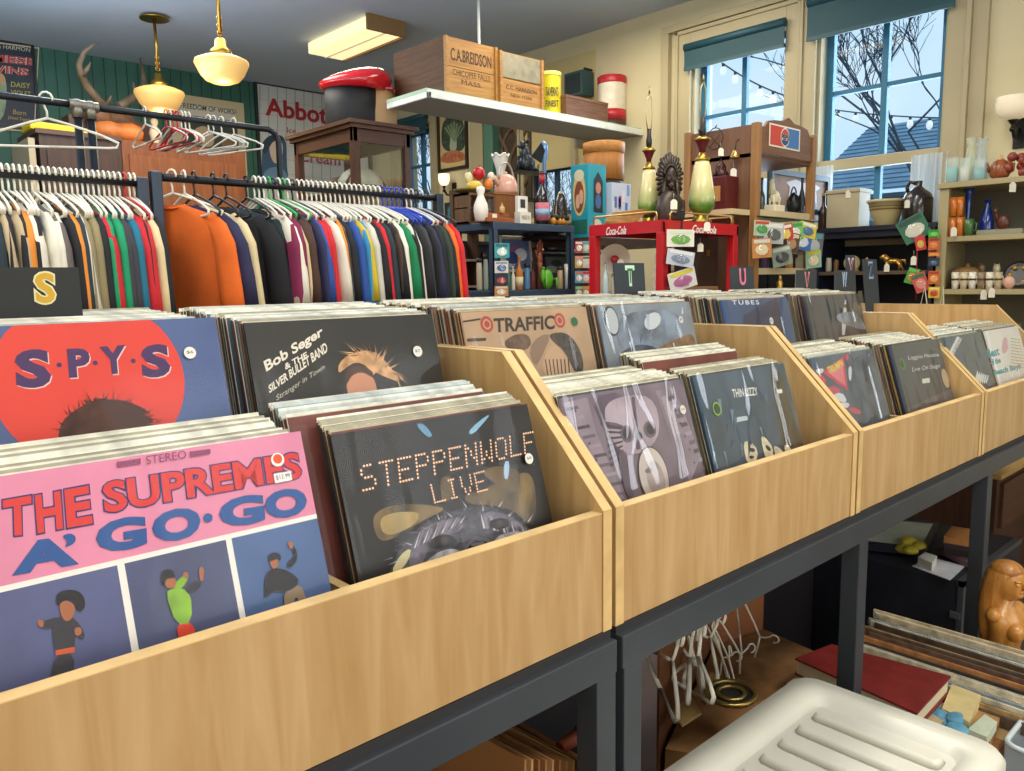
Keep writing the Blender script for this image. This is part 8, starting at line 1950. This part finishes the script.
P = at(731, 693, 'y', .20); b = MB(M('#a08a50', .3, .8)); b.tube([(P.x+.055*math.cos(a), P.y+.05*math.sin(a), P.z+.0) for a in [k*math.pi/12 for k in range(24)]], .006, 6, closed=True); b.tube([(P.x+.03*math.cos(a), P.y+.028*math.sin(a), P.z+.0) for a in [k*math.pi/12 for k in range(24)]], .005, 6, closed=True); b.use(M('#2a2420', .6)).lathe((P.x, P.y, P.z-.008), [(.05, 0), (.05, .004)], 20)
solo(b, 'brass_ring_plate', 'dark round plate with brass rings behind the tote lid', 'plate')
for k, (q4, zz, cc, nm) in enumerate((([(694, 690), (712, 672), (728, 684), (706, 704)], .44, '#b8945c', 'tan'), ([(672, 712), (690, 695), (702, 712), (682, 725)], .43, '#c0a068', 'light tan'))):
    flat(q4, zz, .006, 'kraft_envelope', f'{nm} kraft envelope lying behind the tote lid', 'envelope', cc)
P = at(690, 700, 'y', .2)
carton('cardboard_box', .40, .70, .06, .15, 0, .42, 'low cardboard box right behind the white tote', M('#6a4a30', .8))
# under the left table
q = [at(x, y, 'z', .70) for x, y in ((511, 704), (536, 692), (546, 706), (520, 709))]
t = thing('shoe_carton', 'dark shoe carton carrying cream paper slips under the left table', 'box', (-.20, .25, 0))
zc2 = .62; pc = at(528, 702, 'z', zc2); MB(M('#17161a', .8)).box(pc.x-.2, pc.x+.12, pc.y-.03, pc.y+.15, 0, zc2-.03).build('carton', t); MB(M('#1d1b20', .8)).box(pc.x-.205, pc.x+.125, pc.y-.035, pc.y+.155, zc2-.03, zc2-.002).build('lid', t)
for k, q4 in enumerate(([(511, 704), (536, 692), (543, 700), (520, 708)], [(520, 706), (540, 700), (547, 707), (526, 709)])):
    flat(q4, zc2+.001+k*.003, .002, 'paper_slip', ['cream paper slip on the dark shoe carton, left', 'cream paper slip on the dark shoe carton, right'][k], 'paper', '#d0b888')
for k in range(9):
    P0_ = at(500+k*7, 771, 'y', .10+.0*k); 
    b = MB(M(['#9a6a3c', '#b88a58', '#8a5a34'][k % 3], .7)); z_ = P0_.z+.02; x_ = P0_.x
    b.prism([(x_, .06, z_-.25), (x_, .30, z_-.25), (x_+.006, .30, z_-.0), (x_+.010, .06, z_+.01)], (.004, 0, 0))
    solo(b, 'file_folder', 'brown file folder in the fanned row under the left table', 'folder', 'fanned folders under the left table')
t = thing('folder_carton', 'low brown carton holding the fanned folders', 'box', (-.35, .2, 0)); a_ = at(497, 771, 'y', .1).x; c_ = at(585, 771, 'y', .1).x; z_ = at(520, 771, 'y', .1).z
MB(mcb).box(a_-.03, c_+.02, .04, .05, 0, z_-.06).box(a_-.03, c_+.02, .32, .33, 0, z_-.06).box(a_-.03, a_-.02, .05, .32, 0, z_-.06).box(c_+.01, c_+.02, .05, .32, 0, z_-.06).build('walls', t); MB(mcb).box(a_-.02, c_+.01, .05, .32, .0, z_-.245).build('packing', t)
P = [at(x, y, 'y', .12) for x, y in ((596, 686), (594, 708), (588, 724), (578, 736), (560, 748))]
solo(MB(M('#8a4028', .5)).tube(P, [.010, .012, .013, .012, .010], 10), 'curved_handle', 'curved orange brown wooden handle under the left table near the leg', 'handle')
# ================================================================== CAMERA
cd = bpy.data.cameras.new('camera'); cam = bpy.data.objects.new('camera', cd); col.objects.link(cam)
cd.sensor_fit = 'HORIZONTAL'; cd.sensor_width = 36; cd.lens = F_PX/1024*36; cd.clip_start = .02; cd.clip_end = 100
cam.matrix_world = Matrix(((RT.x, UP.x, -FW.x, CAM.x), (RT.y, UP.y, -FW.y, CAM.y), (RT.z, UP.z, -FW.z, CAM.z), (0, 0, 0, 1)))
sc = bpy.context.scene; sc.camera = cam
sc.view_settings.view_transform = 'Standard'; sc.view_settings.look = 'None'; sc.view_settings.exposure = 0; sc.view_settings.gamma = 1
sc.cycles.max_bounces = 8; sc.cycles.transparent_max_bounces = 24; sc.cycles.use_denoising = True
